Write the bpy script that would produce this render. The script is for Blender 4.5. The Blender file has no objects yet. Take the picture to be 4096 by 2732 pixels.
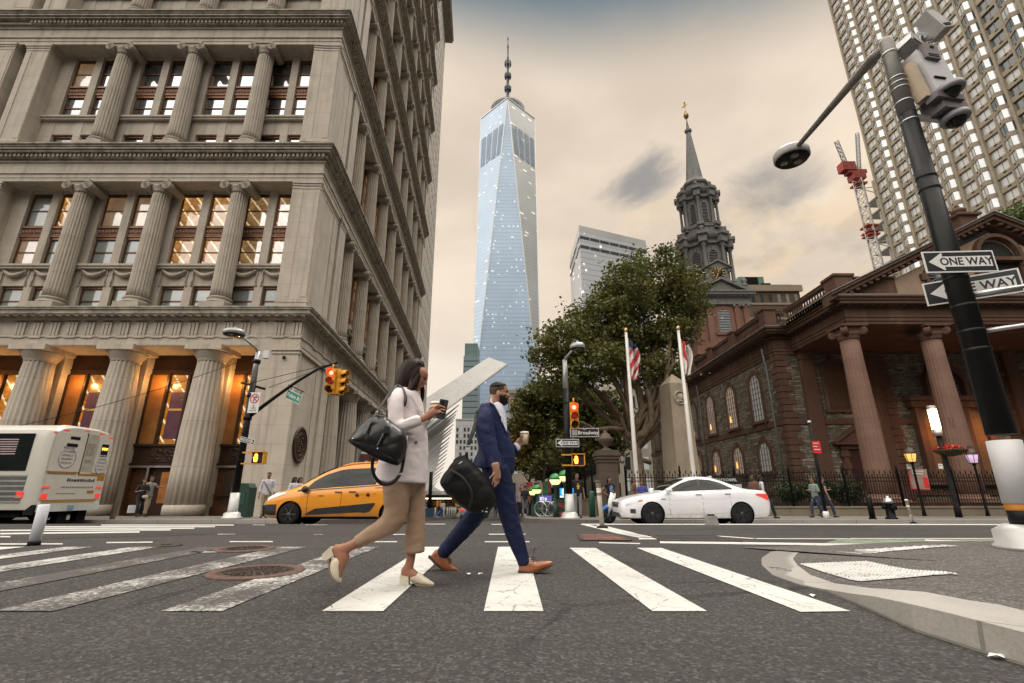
import bpy,math,random
import numpy as np
from mathutils import Vector,Matrix
SC=bpy.context.scene
COL=SC.collection
R=math.radians
PI=math.pi
random.seed(7)
rng=np.random.default_rng(11)
# camera
CAMH,FPX,PITCH=0.72,483.6,R(17.13)
cd=bpy.data.cameras.new('camera')
cam=bpy.data.objects.new('camera',cd)
COL.objects.link(cam)
cam.location=(0,0,CAMH)
cam.rotation_euler=(PI/2+PITCH,0,0)
cd.sensor_width=36
cd.lens=FPX/1024*36
cd.clip_start,cd.clip_end=0.05,6000
SC.camera=cam
SC.view_settings.view_transform='Standard'
SC.view_settings.look='None'
SC.view_settings.exposure=0.16
SC.view_settings.gamma=1
SC.cycles.max_bounces=5
SC.cycles.diffuse_bounces=3
SC.cycles.glossy_bounces=3
SC.cycles.transparent_max_bounces=6
SC.cycles.caustics_reflective=False
SC.cycles.caustics_refractive=False
SC.cycles.sample_clamp_indirect=4
# sky and sun
SUN_EL,SUN_AZ=R(60),R(212)
w=bpy.data.worlds.new('World')
SC.world=w
w.use_nodes=True
nt=w.node_tree
N,L=nt.nodes,nt.links
N.clear()
def wn(t,**k):
 n=N.new(t)
 for a,b in k.items():
  setattr(n,a,b)
 return n
def wmath(op,a,b=None,clamp=False):
 n=wn('ShaderNodeMath',operation=op,use_clamp=clamp)
 for i,v in enumerate((a,b)):
  if v is None:
   continue
  if isinstance(v,(int,float)):
   n.inputs[i].default_value=v
  else:
   L.new(v,n.inputs[i])
 return n.outputs[0]
def wmap(v,a,b,c=0.0,d=1.0):
 n=wn('ShaderNodeMapRange',interpolation_type='SMOOTHSTEP')
 L.new(v,n.inputs[0])
 for i,q in enumerate((a,b,c,d)):
  n.inputs[i+1].default_value=q
 return n.outputs[0]
def wmix(f,a,b,mode='MIX'):
 n=wn('ShaderNodeMix',data_type='RGBA',blend_type=mode)
 for i,v in((0,f),(6,a),(7,b)):
  if isinstance(v,(int,float)):
   n.inputs[i].default_value=v
  elif isinstance(v,tuple):
   n.inputs[i].default_value=(*v,1)
  else:
   L.new(v,n.inputs[i])
 return n.outputs[2]
tc=wn('ShaderNodeTexCoord')
sep=wn('ShaderNodeSeparateXYZ')
L.new(tc.outputs['Generated'],sep.inputs[0])
dx,dy,dz=sep.outputs
sky=wn('ShaderNodeTexSky',sky_type='NISHITA',sun_disc=False)
sky.sun_elevation,sky.sun_rotation=SUN_EL,SUN_AZ
sky.air_density,sky.dust_density=1.5,3.0
nish=wmix(1.0,sky.outputs[0],(0.1,0.1,0.1),'MULTIPLY')
mp=wn('ShaderNodeMapping')
mp.inputs['Scale'].default_value=(1.0,1.0,1.7)
L.new(tc.outputs['Generated'],mp.inputs[0])
def noise(scale,det,rough=0.55,dist=0.0):
 n=wn('ShaderNodeTexNoise')
 n.inputs['Scale'].default_value=scale
 n.inputs['Detail'].default_value=det
 n.inputs['Roughness'].default_value=rough
 n.inputs['Distortion'].default_value=dist
 L.new(mp.outputs[0],n.inputs['Vector'])
 return n.outputs[0]
n1=noise(2.1,6,0.5,0.3)
n2=noise(5.0,8,0.62,0.4)
n3=noise(9.0,7,0.6)
veil=wmix(wmap(n1,0.36,0.66),(0.68,0.57,0.45),(0.90,0.755,0.60))
low=wmap(dz,0.62,0.30)
rightw=wmap(dx,0.06,0.24)
heap=wmath('MULTIPLY',wmath('MULTIPLY',wmap(n2,0.44,0.60),low),rightw)
veil=wmix(wmath('MULTIPLY',heap,0.9),veil,(0.86,0.65,0.40))
hb=wmath('MULTIPLY',wmath('MULTIPLY',wmap(n3,0.55,0.36),low),rightw)
veil=wmix(wmath('MULTIPLY',hb,0.5),veil,(0.42,0.34,0.27))
def patch(az,el,sx,sz):
 az,el=R(az),R(el)
 c=(math.sin(az)*math.cos(el),math.cos(az)*math.cos(el),math.sin(el))
 a=wmath('DIVIDE',wmath('SUBTRACT',dx,c[0]),sx)
 b=wmath('DIVIDE',wmath('SUBTRACT',dz,c[2]),sz)
 s=wmath('ADD',wmath('MULTIPLY',a,a),wmath('MULTIPLY',b,b))
 s=wmath('ADD',s,wmath('MULTIPLY',wmath('SUBTRACT',n2,0.5),5.0))
 return wmap(s,1.7,-0.6)
slate=wmath('MAXIMUM',patch(17.0,34.2,0.07,0.042),patch(32,30.5,0.075,0.045))
slate=wmath('MAXIMUM',slate,wmath('MULTIPLY',patch(22,25,0.05,0.02),0.5))
front=wmix(wmath('MULTIPLY',slate,0.85),veil,(0.25,0.25,0.25))
hi=wmap(wmath('ADD',wmath('ADD',dz,wmath('MULTIPLY',dx,0.10)),wmath('MULTIPLY',wmath('SUBTRACT',n1,0.5),0.10)),0.70,0.815)
front=wmix(hi,front,(0.15,0.205,0.235))
pale=wmath('MULTIPLY',wmap(dz,0.42,0.05),wmap(dx,0.16,0.0))
front=wmix(wmath('MULTIPLY',pale,0.9),front,(0.90,0.81,0.70))
back=wmix(wmap(n2,0.35,0.65),(2.3,2.15,1.95),(3.5,3.22,2.85))
skyl=wmath('ADD',wmath('ADD',dz,wmath('MULTIPLY',wmath('SUBTRACT',n1,0.5),0.22)),wmath('MULTIPLY',dx,-0.26))
back=wmix(wmap(skyl,0.52,0.36),back,(0.10,0.105,0.10))
f=wmap(dy,0.28,0.50)
top=wmap(dz,0.86,0.97)
f=wmath('MULTIPLY',f,wmath('SUBTRACT',1.0,top))
allc=wmix(f,back,front)
allc=wmix(0.06,allc,nish)
bg=wn('ShaderNodeBackground')
bg.inputs[1].default_value=1.0
L.new(allc,bg.inputs[0])
wo=wn('ShaderNodeOutputWorld')
L.new(bg.outputs[0],wo.inputs[0])
sd=bpy.data.lights.new('sun','SUN')
sd.energy,sd.angle,sd.color=1.5,R(22),(1.0,0.95,0.89)
sun=bpy.data.objects.new('sun',sd)
COL.objects.link(sun)
sun.rotation_euler=(PI/2-SUN_EL,0,PI-SUN_AZ+PI)
# camera-free helpers
_cp,_sp=math.cos(PITCH),math.sin(PITCH)
def at(sx,sy,Y):
 a,b=(sx/4-512)/FPX,(341.5-sy/4)/FPX
 k=Y/(_cp-_sp*b)
 return Vector((a*k,Y,CAMH+k*(_sp+_cp*b)))
GP=[(-60,0),(7,0),(10,-.05),(14.6,-.19),(18.3,-.40),(45,-1.7),(100,-3.6),(150,-4.5),(300,-4.5)]
def zg(Y):
 return float(np.interp(Y,[p[0]for p in GP],[p[1]for p in GP]))
WALK=[(18.3,-.27),(25,-.46),(30,-.75),(45,-1.57),(100,-3.45),(150,-4.35)]
def zw(Y):
 return float(np.interp(Y,[p[0]for p in WALK],[p[1]for p in WALK]))
class MB:
 def __init__(s):
  s.V,s.F,s.S=[],[],[]
 def add(s,V,F,sm=False):
  o=len(s.V)
  s.V+=[tuple(v)for v in V]
  s.F+=[tuple(i+o for i in f)for f in F]
  s.S+=[sm]*len(F)
  return s
 def box(s,x0,x1,y0,y1,z0,z1,M=None):
  V=[(x,y,z)for z in(z0,z1)for y in(y0,y1)for x in(x0,x1)]
  if M is not None:
   V=[M@Vector(v)for v in V]
  return s.add(V,[(0,2,3,1),(4,5,7,6),(0,1,5,4),(2,6,7,3),(0,4,6,2),(1,3,7,5)])
 def bar(s,a,b,w,h=None,up=(0,0,1)):
  a,b=Vector(a),Vector(b)
  h=h or w
  d=(b-a)
  l=d.length
  d.normalize()
  u=Vector(up)
  if abs(d.dot(u))>.98:
   u=Vector((1,0,0))
  x=d.cross(u).normalized()
  u=x.cross(d)
  M=Matrix(((*x,0),(*d,0),(*u,0),(0,0,0,1))).transposed()
  M.translation=a
  return s.box(-w/2,w/2,0,l,-h/2,h/2,M)
 def loft(s,rings,cap=True,sm=True,closed=True):
  n=len(rings[0])
  V=[p for r in rings for p in r]
  F=[]
  for i in range(len(rings)-1):
   for j in range(n if closed else n-1):
    a,b=i*n+j,i*n+(j+1)%n
    F.append((a,b,b+n,a+n))
  s.add(V,F,sm)
  if cap and closed:
   o=len(s.V)-len(V)
   s.F+=[tuple(o+j for j in range(n-1,-1,-1)),tuple(o+len(V)-n+j for j in range(n))]
   s.S+=[False,False]
  return s
 def tube(s,pts,r,n=8,cap=True,sm=True):
  pts=[Vector(p)for p in pts]
  rs=r if isinstance(r,(list,tuple))else[r]*len(pts)
  rings=[]
  px=None
  for i,p in enumerate(pts):
   t=(pts[min(i+1,len(pts)-1)]-pts[max(i-1,0)]).normalized()
   if px is None:
    px=t.orthogonal().normalized()
   px=(px-t*px.dot(t)).normalized()
   py=t.cross(px)
   rings.append([p+(px*math.cos(2*PI*k/n)+py*math.sin(2*PI*k/n))*rs[i]for k in range(n)])
  return s.loft(rings,cap,sm)
 def lathe(s,prof,c=(0,0,0),n=16,sm=True,cap=True,flute=0,fl=0.0,ph=0.0,M=None):
  rings=[]
  for r,z in prof:
   ring=[]
   for k in range(n):
    a=2*PI*k/n+ph
    q=r
    if flute:
     q=r-fl*abs(math.sin(a*flute/2))**.7 if 0 else r-fl*(0.5-0.5*math.cos(a*flute))
    p=Vector((c[0]+q*math.cos(a),c[1]+q*math.sin(a),c[2]+z))
    ring.append(M@p if M is not None else p)
   rings.append(ring)
  return s.loft(rings,cap,sm)
 def prism(s,poly,a,b,ax='y'):
  f={'y':lambda u,v,t:(u,t,v),'z':lambda u,v,t:(u,v,t),'x':lambda u,v,t:(t,u,v)}[ax]
  return s.loft([[f(u,v,a)for u,v in poly],[f(u,v,b)for u,v in poly]],True,False)
 def ball(s,c,r,n=12,m=8):
  r=r if isinstance(r,(tuple,list))else(r,r,r)
  rings=[]
  for i in range(m+1):
   t=PI*(i+.02)/(m+.04)-PI/2
   rings.append([(c[0]+r[0]*math.cos(t)*math.cos(2*PI*k/n),c[1]+r[1]*math.cos(t)*math.sin(2*PI*k/n),c[2]+r[2]*math.sin(t))for k in range(n)])
  return s.loft(rings)
 def xf(s,M,i0=0):
  s.V[i0:]=[tuple(M@Vector(v))for v in s.V[i0:]]
  return s
 def mesh(s,name):
  me=bpy.data.meshes.new(name)
  me.from_pydata(s.V,[],s.F)
  me.polygons.foreach_set('use_smooth',s.S)
  me.validate()
  me.update()
  return me
 def obj(s,name,mat,parent=None,**k):
  return link(name,s.mesh(name),mat,parent,**k)
def link(name,me,mat,parent=None,loc=None,rz=None,**k):
 o=bpy.data.objects.new(name,me)
 COL.objects.link(o)
 if mat is not None and me is not None and not me.materials:
  for m in(mat if isinstance(mat,(list,tuple))else[mat]):
   me.materials.append(m)
 if parent is not None:
  o.parent=parent
 if loc is not None:
  o.location=loc
 if rz is not None:
  o.rotation_euler=(0,0,rz)
 for a,b in k.items():
  o[a]=b
 return o
def thing(name,label,cat,loc=(0,0,0),rz=0.0,group=None):
 o=bpy.data.objects.new(name,None)
 COL.objects.link(o)
 o.empty_display_size=.3
 o.location=loc
 o.rotation_euler=(0,0,rz)
 o['label'],o['category']=label,cat
 if group:
  o['group']=group
 return o
def tag(o,label,cat,group=None):
 o['label'],o['category']=label,cat
 if group:
  o['group']=group
 return o
def struct(o,kind='structure'):
 o['kind']=kind
 return o
def dup(root,loc,rz=None,label=None,group=None,scale=None):
 def cp(o,par):
  c=o.copy()
  COL.objects.link(c)
  c.parent=par
  for ch in list(KIDS.get(o.name,()))or[q for q in o.children]:
   cp(ch,c)
  return c
 c=cp(root,None)
 c.location=loc
 if rz is not None:
  c.rotation_euler=(0,0,rz)
 if scale is not None:
  c.scale=(scale,)*3
 if label:
  c['label']=label
 if group:
  c['group']=group
 return c
KIDS={}
def text(s,size,mat,parent,loc,rot=(PI/2,0,0),name='lettering',ext=.002,align='CENTER',bold=0.0,sx=1.0,shear=0.0):
 cu=bpy.data.curves.new(name,'FONT')
 cu.body,cu.size,cu.extrude,cu.offset,cu.shear=s,size,ext,bold,shear
 cu.align_x,cu.align_y=align,'CENTER'
 cu.resolution_u=3
 t=bpy.data.objects.new('tmp',cu)
 COL.objects.link(t)
 me=bpy.data.meshes.new_from_object(t.evaluated_get(bpy.context.evaluated_depsgraph_get()))
 bpy.data.objects.remove(t)
 bpy.data.curves.remove(cu)
 me.materials.clear()
 o=link(name,me,mat,parent,loc)
 o.rotation_euler=rot
 o.scale=(sx,1,1)
 return o
def remeshed(mb,vox,smooth=2,dec=None):
 me=mb.mesh('tmp')
 o=bpy.data.objects.new('tmp',me)
 COL.objects.link(o)
 m=o.modifiers.new('r','REMESH')
 m.mode,m.voxel_size,m.adaptivity='VOXEL',vox,0
 m.use_smooth_shade=True
 if smooth:
  k=o.modifiers.new('s','SMOOTH')
  k.factor,k.iterations=.5,smooth
 dg=bpy.context.evaluated_depsgraph_get()
 out=bpy.data.meshes.new_from_object(o.evaluated_get(dg))
 bpy.data.objects.remove(o)
 bpy.data.meshes.remove(me)
 out.polygons.foreach_set('use_smooth',[True]*len(out.polygons))
 out.materials.clear()
 return out
def vget(me):
 a=np.empty(len(me.vertices)*3)
 me.vertices.foreach_get('co',a)
 return a.reshape(-1,3)
def vnor(me):
 a=np.empty(len(me.vertices)*3)
 me.vertices.foreach_get('normal',a)
 return a.reshape(-1,3)
def vset(me,a):
 me.vertices.foreach_set('co',a.ravel())
 me.update()
 # materials
def newmat(name):
 m=bpy.data.materials.new(name)
 m.use_nodes=True
 nt=m.node_tree
 return m,nt,nt.nodes['Principled BSDF']
class G:
 def __init__(s,nt,coord='Object'):
  s.nt=nt
  s.tc=nt.nodes.new('ShaderNodeTexCoord')
  s.co=s.tc.outputs[coord]
 def n(s,t,**k):
  x=s.nt.nodes.new(t)
  for a,b in k.items():
   setattr(x,a,b)
  return x
 def l(s,a,b):
  s.nt.links.new(a,b)
 def val(s,sock,v):
  if isinstance(v,(int,float)):
   sock.default_value=v
  elif isinstance(v,tuple):
   sock.default_value=(*v,1)if len(v)==3 and len(sock.default_value)==4 else v
  else:
   s.l(v,sock)
 def map(s,sc=(1,1,1),loc=(0,0,0),rot=(0,0,0),src=None):
  m=s.n('ShaderNodeMapping')
  m.inputs['Scale'].default_value=sc
  m.inputs['Location'].default_value=loc
  m.inputs['Rotation'].default_value=rot
  s.l(src or s.co,m.inputs[0])
  return m.outputs[0]
 def noise(s,scale,det=4,rough=.55,vec=None,dist=0.0):
  x=s.n('ShaderNodeTexNoise')
  x.inputs['Scale'].default_value=scale
  x.inputs['Detail'].default_value=det
  x.inputs['Roughness'].default_value=rough
  x.inputs['Distortion'].default_value=dist
  s.l(vec or s.co,x.inputs['Vector'])
  return x.outputs[0]
 def ramp(s,v,a,b,c=0.0,d=1.0):
  x=s.n('ShaderNodeMapRange')
  s.l(v,x.inputs[0])
  for i,q in enumerate((a,b,c,d)):
   x.inputs[i+1].default_value=q
  return x.outputs[0]
 def mix(s,f,a,b,mode='MIX'):
  x=s.n('ShaderNodeMix',data_type='RGBA',blend_type=mode)
  s.val(x.inputs[0],f)
  s.val(x.inputs[6],a)
  s.val(x.inputs[7],b)
  return x.outputs[2]
 def math(s,op,a,b=0.0,clamp=False):
  x=s.n('ShaderNodeMath',operation=op,use_clamp=clamp)
  s.val(x.inputs[0],a)
  s.val(x.inputs[1],b)
  return x.outputs[0]
 def bump(s,h,strength=.3,dist=.02,nrm=None):
  x=s.n('ShaderNodeBump')
  x.inputs['Strength'].default_value=strength
  x.inputs['Distance'].default_value=dist
  s.l(h,x.inputs['Height'])
  if nrm:
   s.l(nrm,x.inputs['Normal'])
  return x.outputs[0]
 def sep(s,v=None):
  x=s.n('ShaderNodeSeparateXYZ')
  s.l(v or s.co,x.inputs[0])
  return x.outputs
 def brick(s,vec,w,h,mortar,sq=.5,bias=0.0,smooth=.1):
  x=s.n('ShaderNodeTexBrick')
  x.offset=sq
  x.inputs['Scale'].default_value=1
  x.inputs['Brick Width'].default_value=w
  x.inputs['Row Height'].default_value=h
  x.inputs['Mortar Size'].default_value=mortar
  x.inputs['Mortar Smooth'].default_value=smooth
  x.inputs['Bias'].default_value=bias
  x.inputs['Color1'].default_value=(0,0,0,1)
  x.inputs['Color2'].default_value=(1,1,1,1)
  x.inputs['Mortar'].default_value=(.5,.5,.5,1)
  s.l(vec,x.inputs['Vector'])
  return x.outputs[0],x.outputs[1]
def c3(c,k):
 return tuple(min(1,v*k)for v in c)
def mk(name,col,rough=.6,var=.18,scale=3.0,bump=0.0,bscale=30.0,metal=0.0,spec=.5,coat=0.0,det=5,bdist=.01,sheen=0.0,coord='Object',stretch=None):
 m,nt,b=newmat(name)
 g=G(nt,coord)
 v=g.map(stretch)if stretch else None
 n=g.noise(scale,det,.6,v)
 nt.links.new(g.mix(g.ramp(n,.3,.7),c3(col,1-var),c3(col,1+var)),b.inputs['Base Color'])
 b.inputs['Metallic'].default_value=metal
 b.inputs['Specular IOR Level'].default_value=spec
 b.inputs['Coat Weight'].default_value=coat
 b.inputs['Coat Roughness'].default_value=.05
 b.inputs['Sheen Weight'].default_value=sheen
 nt.links.new(g.ramp(g.noise(scale*2.3,3),.3,.7,max(.02,rough*.82),min(1,rough*1.15)),b.inputs['Roughness'])
 if bump:
  nt.links.new(g.bump(g.noise(bscale,4,.6,v),bump,bdist),b.inputs['Normal'])
 return m
def emit(name,col,s,var=.15,scale=6,base=(.02,.02,.02)):
 m,nt,b=newmat(name)
 g=G(nt)
 b.inputs['Base Color'].default_value=(*base,1)
 nt.links.new(g.mix(g.ramp(g.noise(scale,3),.3,.7),c3(col,1-var),col),b.inputs['Emission Color'])
 b.inputs['Emission Strength'].default_value=s
 b.inputs['Roughness'].default_value=.35
 return m
 # stone of the office building: pale granite, block joints, soot streaks
def stone(name,col,jw=1.55,jh=1.02,joint=.012,streak=.35,moss=0.0,ax='xz',jd=.5):
 m,nt,b=newmat(name)
 g=G(nt)
 x,y,z=g.sep()
 vec=g.n('ShaderNodeCombineXYZ')
 g.l(g.math('ADD',x,y),vec.inputs[0])
 g.l(z,vec.inputs[1])
 tone,mort=g.brick(vec.outputs[0],jw,jh,joint)
 base=g.mix(g.ramp(g.noise(.9,6,.6),.3,.72),c3(col,.84),c3(col,1.12))
 base=g.mix(g.math('MULTIPLY',g.math('SUBTRACT',tone,.5),.22),base,c3(col,1.35))
 base=g.mix(g.ramp(g.noise(45,3,.7),.42,.62,0,.28),base,c3(col,.6))
 st=g.noise(1.0,5,.6,g.map((2.3,2.3,.12)))
 base=g.mix(g.ramp(st,.5,.74,0,streak),base,(col[0]*.45,col[1]*.42,col[2]*.40))
 warm=g.noise(.7,4,.6,g.map((1.6,1.6,.25),(7,3,1)))
 base=g.mix(g.ramp(warm,.56,.75,0,.30),base,(.36,.25,.17))
 if moss:
  base=g.mix(g.ramp(g.noise(2.2,6,.65),.40,.68,0,moss),base,(.05,.055,.03))
 base=g.mix(g.math('MULTIPLY',mort,jd),base,c3(col,.42))
 nt.links.new(base,b.inputs['Base Color'])
 b.inputs['Roughness'].default_value=.78
 b.inputs['Specular IOR Level'].default_value=.3
 h=g.math('SUBTRACT',g.noise(30,4),g.math('MULTIPLY',mort,1.2))
 nt.links.new(g.bump(h,.25,.02),b.inputs['Normal'])
 return m
GRAN=(.50,.445,.375)
M_stone=stone('pale_granite',GRAN,streak=.55)
M_shaft=stone('shaft_granite',c3(GRAN,.97),9,2.4,.012,.42,0,jd=.6)
M_cornice=stone('cornice_granite',c3(GRAN,.86),2.2,3,.012,.5,.62)
M_carve=stone('carved_granite',c3(GRAN,.80),9,9,.001,.5)
M_bronze=mk('brown_bronze',(.155,.072,.036),.42,.35,3,.2,12,metal=.55)
M_dkbronze=mk('dark_bronze',(.045,.024,.015),.5,.3,2,.2,9,metal=.4)
M_black=mk('black_paint',(.007,.007,.008),.5,.3,4,.12,25,spec=.18)
M_blackm=mk('matt_black',(.008,.008,.008),.75,.3,4,spec=.15)
M_white=mk('white_paint',(.72,.72,.70),.5,.1,3,.08,20)
M_grey=mk('grey_metal',(.34,.345,.35),.42,.2,3,.12,30,metal=.5)
M_alu=mk('aluminium',(.52,.53,.54),.34,.18,5,.12,40,metal=.75)
M_dark=mk('dark_void',(.01,.009,.008),.8)
M_rubber=mk('tyre_rubber',(.010,.010,.011),.8,.25,8,.2,60,spec=.2)
M_glassdk=mk('tinted_glass',(.007,.010,.009),.06,.3,1.5,spec=.35)
def glass(name,refl=.45,tint=(.02,.028,.03),lit=None,ls=0.0,blind=None,bf=.5,fixtures=0.0):
 m,nt,b=newmat(name)
 g=G(nt)
 b.inputs['Base Color'].default_value=(*tint,1)
 b.inputs['Roughness'].default_value=.3
 x,y,z=g.sep()
 if blind:
  nz=g.noise(.8,3)
  fb=g.ramp(g.math('ADD',z,g.math('MULTIPLY',nz,.5)),bf-.02,bf+.02)
  nt.links.new(g.mix(fb,tint,blind),b.inputs['Base Color'])
 if lit:
  n=g.noise(1.1,4,.6)
  e=g.mix(g.ramp(n,.35,.7),c3(lit,.35),lit)
  if fixtures:
   wv=g.n('ShaderNodeTexWave',wave_type='BANDS',bands_direction='X')
   wv.inputs['Scale'].default_value=.55
   wv.inputs['Distortion'].default_value=1.2
   wv.inputs['Detail'].default_value=1
   g.l(g.map((1,1,1),rot=(0,R(38),0)),wv.inputs[0])
   e=g.mix(g.ramp(wv.outputs[0],.88,.96),e,c3(lit,2.4*fixtures)if lit[0]<.5 else(1,.78,.42))
   e=g.mix(g.ramp(g.noise(3.3,2,.5,g.map((1,1,4))),.54,.6,0,.7),e,c3(lit,.22))
  nt.links.new(e,b.inputs['Emission Color'])
  b.inputs['Emission Strength'].default_value=ls
 gl=g.n('ShaderNodeBsdfGlossy')
 gl.inputs['Roughness'].default_value=.03
 gl.inputs['Color'].default_value=(.92,.95,1,1)
 wob=g.bump(g.noise(.9,2),.12,.03)
 g.l(wob,gl.inputs['Normal'])
 mx=g.n('ShaderNodeMixShader')
 mx.inputs[0].default_value=refl
 g.l(b.outputs[0],mx.inputs[1])
 g.l(gl.outputs[0],mx.inputs[2])
 g.l(mx.outputs[0],nt.nodes['Material Output'].inputs[0])
 return m
M_gsky=glass('sky_mirroring_glass',.36)
M_glit=glass('lit_office_glass',.14,(.05,.03,.015),(.62,.27,.07),1.0,fixtures=1.0)
M_gdim=glass('dim_office_glass',.2,(.06,.05,.04),(.30,.16,.07),.7,(.25,.22,.17),.2)
M_gblind=glass('blind_backed_glass',.12,(.035,.042,.04),None,0,(.21,.24,.22),0.0)
M_gmix=glass('half_lit_glass',.28,(.05,.04,.03),(.55,.30,.12),.75,fixtures=1.0)
M_globby=glass('lobby_glass',.03,(.05,.025,.01),(.70,.235,.024),.95,fixtures=.8)
# ground, road, pavements
def asphalt(name,col,warm=0.0):
 m,nt,b=newmat(name)
 g=G(nt)
 base=g.mix(g.ramp(g.noise(.35,5),.3,.7),c3(col,.86),c3(col,1.14))
 sp=g.n('ShaderNodeTexVoronoi',feature='F1')
 sp.inputs['Scale'].default_value=70
 g.l(g.co,sp.inputs['Vector'])
 base=g.mix(g.ramp(g.sep(sp.outputs['Color'])[0],.62,1,0,.8),base,c3(col,3.0))
 base=g.mix(g.ramp(g.sep(sp.outputs['Color'])[1],.6,1,0,.6),base,c3(col,.35))
 base=g.mix(g.ramp(g.noise(22,4,.7),.42,.68,0,.35),base,c3(col,1.7))
 base=g.mix(g.ramp(g.noise(.5,4,.5,g.map((.12,1.4,1))),.5,.75,0,.45),base,c3(col,.55))
 base=g.mix(g.ramp(g.noise(.8,5,.6,g.map((1,1,1),(3,8,0))),.58,.8,0,.35),base,c3(col,1.45))
 cr=g.n('ShaderNodeTexVoronoi',feature='DISTANCE_TO_EDGE')
 cr.inputs['Scale'].default_value=.33
 g.l(g.map((1,1.7,1),(2.3,1.1,0),src=None),cr.inputs['Vector'])
 nz=g.noise(2.2,6,.7)
 cv=g.math('ADD',cr.outputs['Distance'],g.math('MULTIPLY',g.math('SUBTRACT',nz,.5),.10))
 cm=g.math('MULTIPLY',g.ramp(g.math('ABSOLUTE',cv),.012,.0),g.ramp(g.noise(.25,2),.46,.56))
 base=g.mix(g.math('MULTIPLY',cm,.7),base,c3(col,.3))
 nt.links.new(base,b.inputs['Base Color'])
 b.inputs['Roughness'].default_value=.9
 b.inputs['Specular IOR Level'].default_value=.2
 nt.links.new(g.bump(g.math('ADD',sp.outputs['Distance'],g.math('MULTIPLY',g.noise(180,2),.5)),.55,.012),b.inputs['Normal'])
 return m
M_asph=asphalt('asphalt',(.043,.040,.0385))
M_asph2=asphalt('pavement_asphalt',(.085,.079,.074))
M_conc=stone('kerb_concrete',(.34,.325,.30),1.9,50,.012,.2,jd=.7)
M_walk=stone('pavement_concrete',(.145,.132,.12),1.5,1.5,.015,.1,jd=.7)
def roadpaint(name,col,wear):
 m,nt,b=newmat(name)
 g=G(nt)
 n=g.math('ADD',g.math('MULTIPLY',g.noise(28,6,.75),.62),g.math('MULTIPLY',g.noise(2.2,4,.6),.38))
 v=g.n('ShaderNodeTexVoronoi',feature='DISTANCE_TO_EDGE')
 v.inputs['Scale'].default_value=3.2
 g.l(g.map((1,1,1),(.3,.2,0)),v.inputs['Vector'])
 vd=g.math('ADD',v.outputs[0],g.math('MULTIPLY',g.math('SUBTRACT',g.noise(9,5,.7),.5),.16))
 k=g.math('MAXIMUM',g.ramp(n,.72-wear*.34,.60-wear*.34,1,0),g.math('MULTIPLY',g.ramp(g.math('ABSOLUTE',vd),.010,.004),.75))
 c=g.mix(g.ramp(g.noise(1.6,5),.3,.7),c3(col,.82),col)
 c=g.mix(g.ramp(g.noise(60,3,.7),.45,.7,0,.35),c,c3(col,.55))
 nt.links.new(g.mix(k,c,(.052,.048,.045)),b.inputs['Base Color'])
 b.inputs['Roughness'].default_value=.75
 nt.links.new(g.bump(g.noise(70,3),.3,.004),b.inputs['Normal'])
 return m
M_pt=[roadpaint('road_paint_'+n,(.55,.545,.515),k)for n,k in(('fresh',.12),('worn',.46),('faded',.60),('ghost',.78))]
M_green=roadpaint('bike_lane_green',(.20,.26,.17),.35)
ys=[-60,-20,-5]+list(np.arange(0,20.01,.25))+[22,25,30,40,60,90,150,300,1500,6000]
xs=[-3000,-300,-60,-30,-15,-8,-4,0,4,8,15,30,60,300,3000]
mb=MB()
nx=len(xs)
mb.add([(x,y,zg(y))for y in ys for x in xs],[(j*nx+i,j*nx+i+1,(j+1)*nx+i+1,(j+1)*nx+i)for j in range(len(ys)-1)for i in range(nx-1)])
struct(mb.obj('road',M_asph))
def gp(sx,sy,z=None,up=0.0):
 d=at(sx,sy,1.0)-Vector((0,0,CAMH))
 Y=6.0
 for _ in range(60):
  zz=(zg(Y)+up)if z is None else z
  Yn=(zz-CAMH)/d.z
  Y=.5*Y+.5*min(max(Yn,.5),400)
 return Vector((d.x*Y,Y,CAMH+d.z*Y))
def patchsheet(p,nu=1,nv=12,dz=.006):
 V=[]
 for j in range(nv+1):
  for i in range(nu+1):
   a,b=i/nu,j/nv
   q=(p[0]*(1-a)+p[1]*a)*(1-b)+(p[3]*(1-a)+p[2]*a)*b
   V.append((q.x,q.y,zg(q.y)+dz))
 return V,[(j*(nu+1)+i,j*(nu+1)+i+1,(j+1)*(nu+1)+i+1,(j+1)*(nu+1)+i)for j in range(nv)for i in range(nu)]
V3=lambda x,y:Vector((x,y,0))
marks={k:MB()for k in range(4)}
for n,(xf,xn,wd,wear)in enumerate([(0,.01,.37,0),(.92,1.04,.34,0),(1.79,1.94,.32,0),(-.97,-.99,.38,0),(-1.96,-1.99,.38,2),(-2.92,-3.04,.38,2),(-3.93,-4.0,.36,3),(-4.86,-4.92,.36,1),(-5.75,-5.85,.36,1),(-6.65,-6.75,.36,0),(-7.6,-7.7,.36,0),(-8.5,-8.6,.36,1)]):
 h=wd/2
 marks[wear].add(*patchsheet([V3(xn-h,3.36-.02*(n==2)),V3(xn+h,3.36),V3(xf+h,6.95-.14*(n in(1,2))),V3(xf-h,6.95-.12*(n in(1,2)))],1,16))
def line(x0,x1,y,t,wear=0,y1=None):
 a,b=gp(x0,y-t/2),gp(x1,(y1 or y)-t/2)
 c,d=gp(x1,(y1 or y)+t/2),gp(x0,y+t/2)
 marks[wear].add(*patchsheet([d,c,b,a],10,3))
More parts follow.
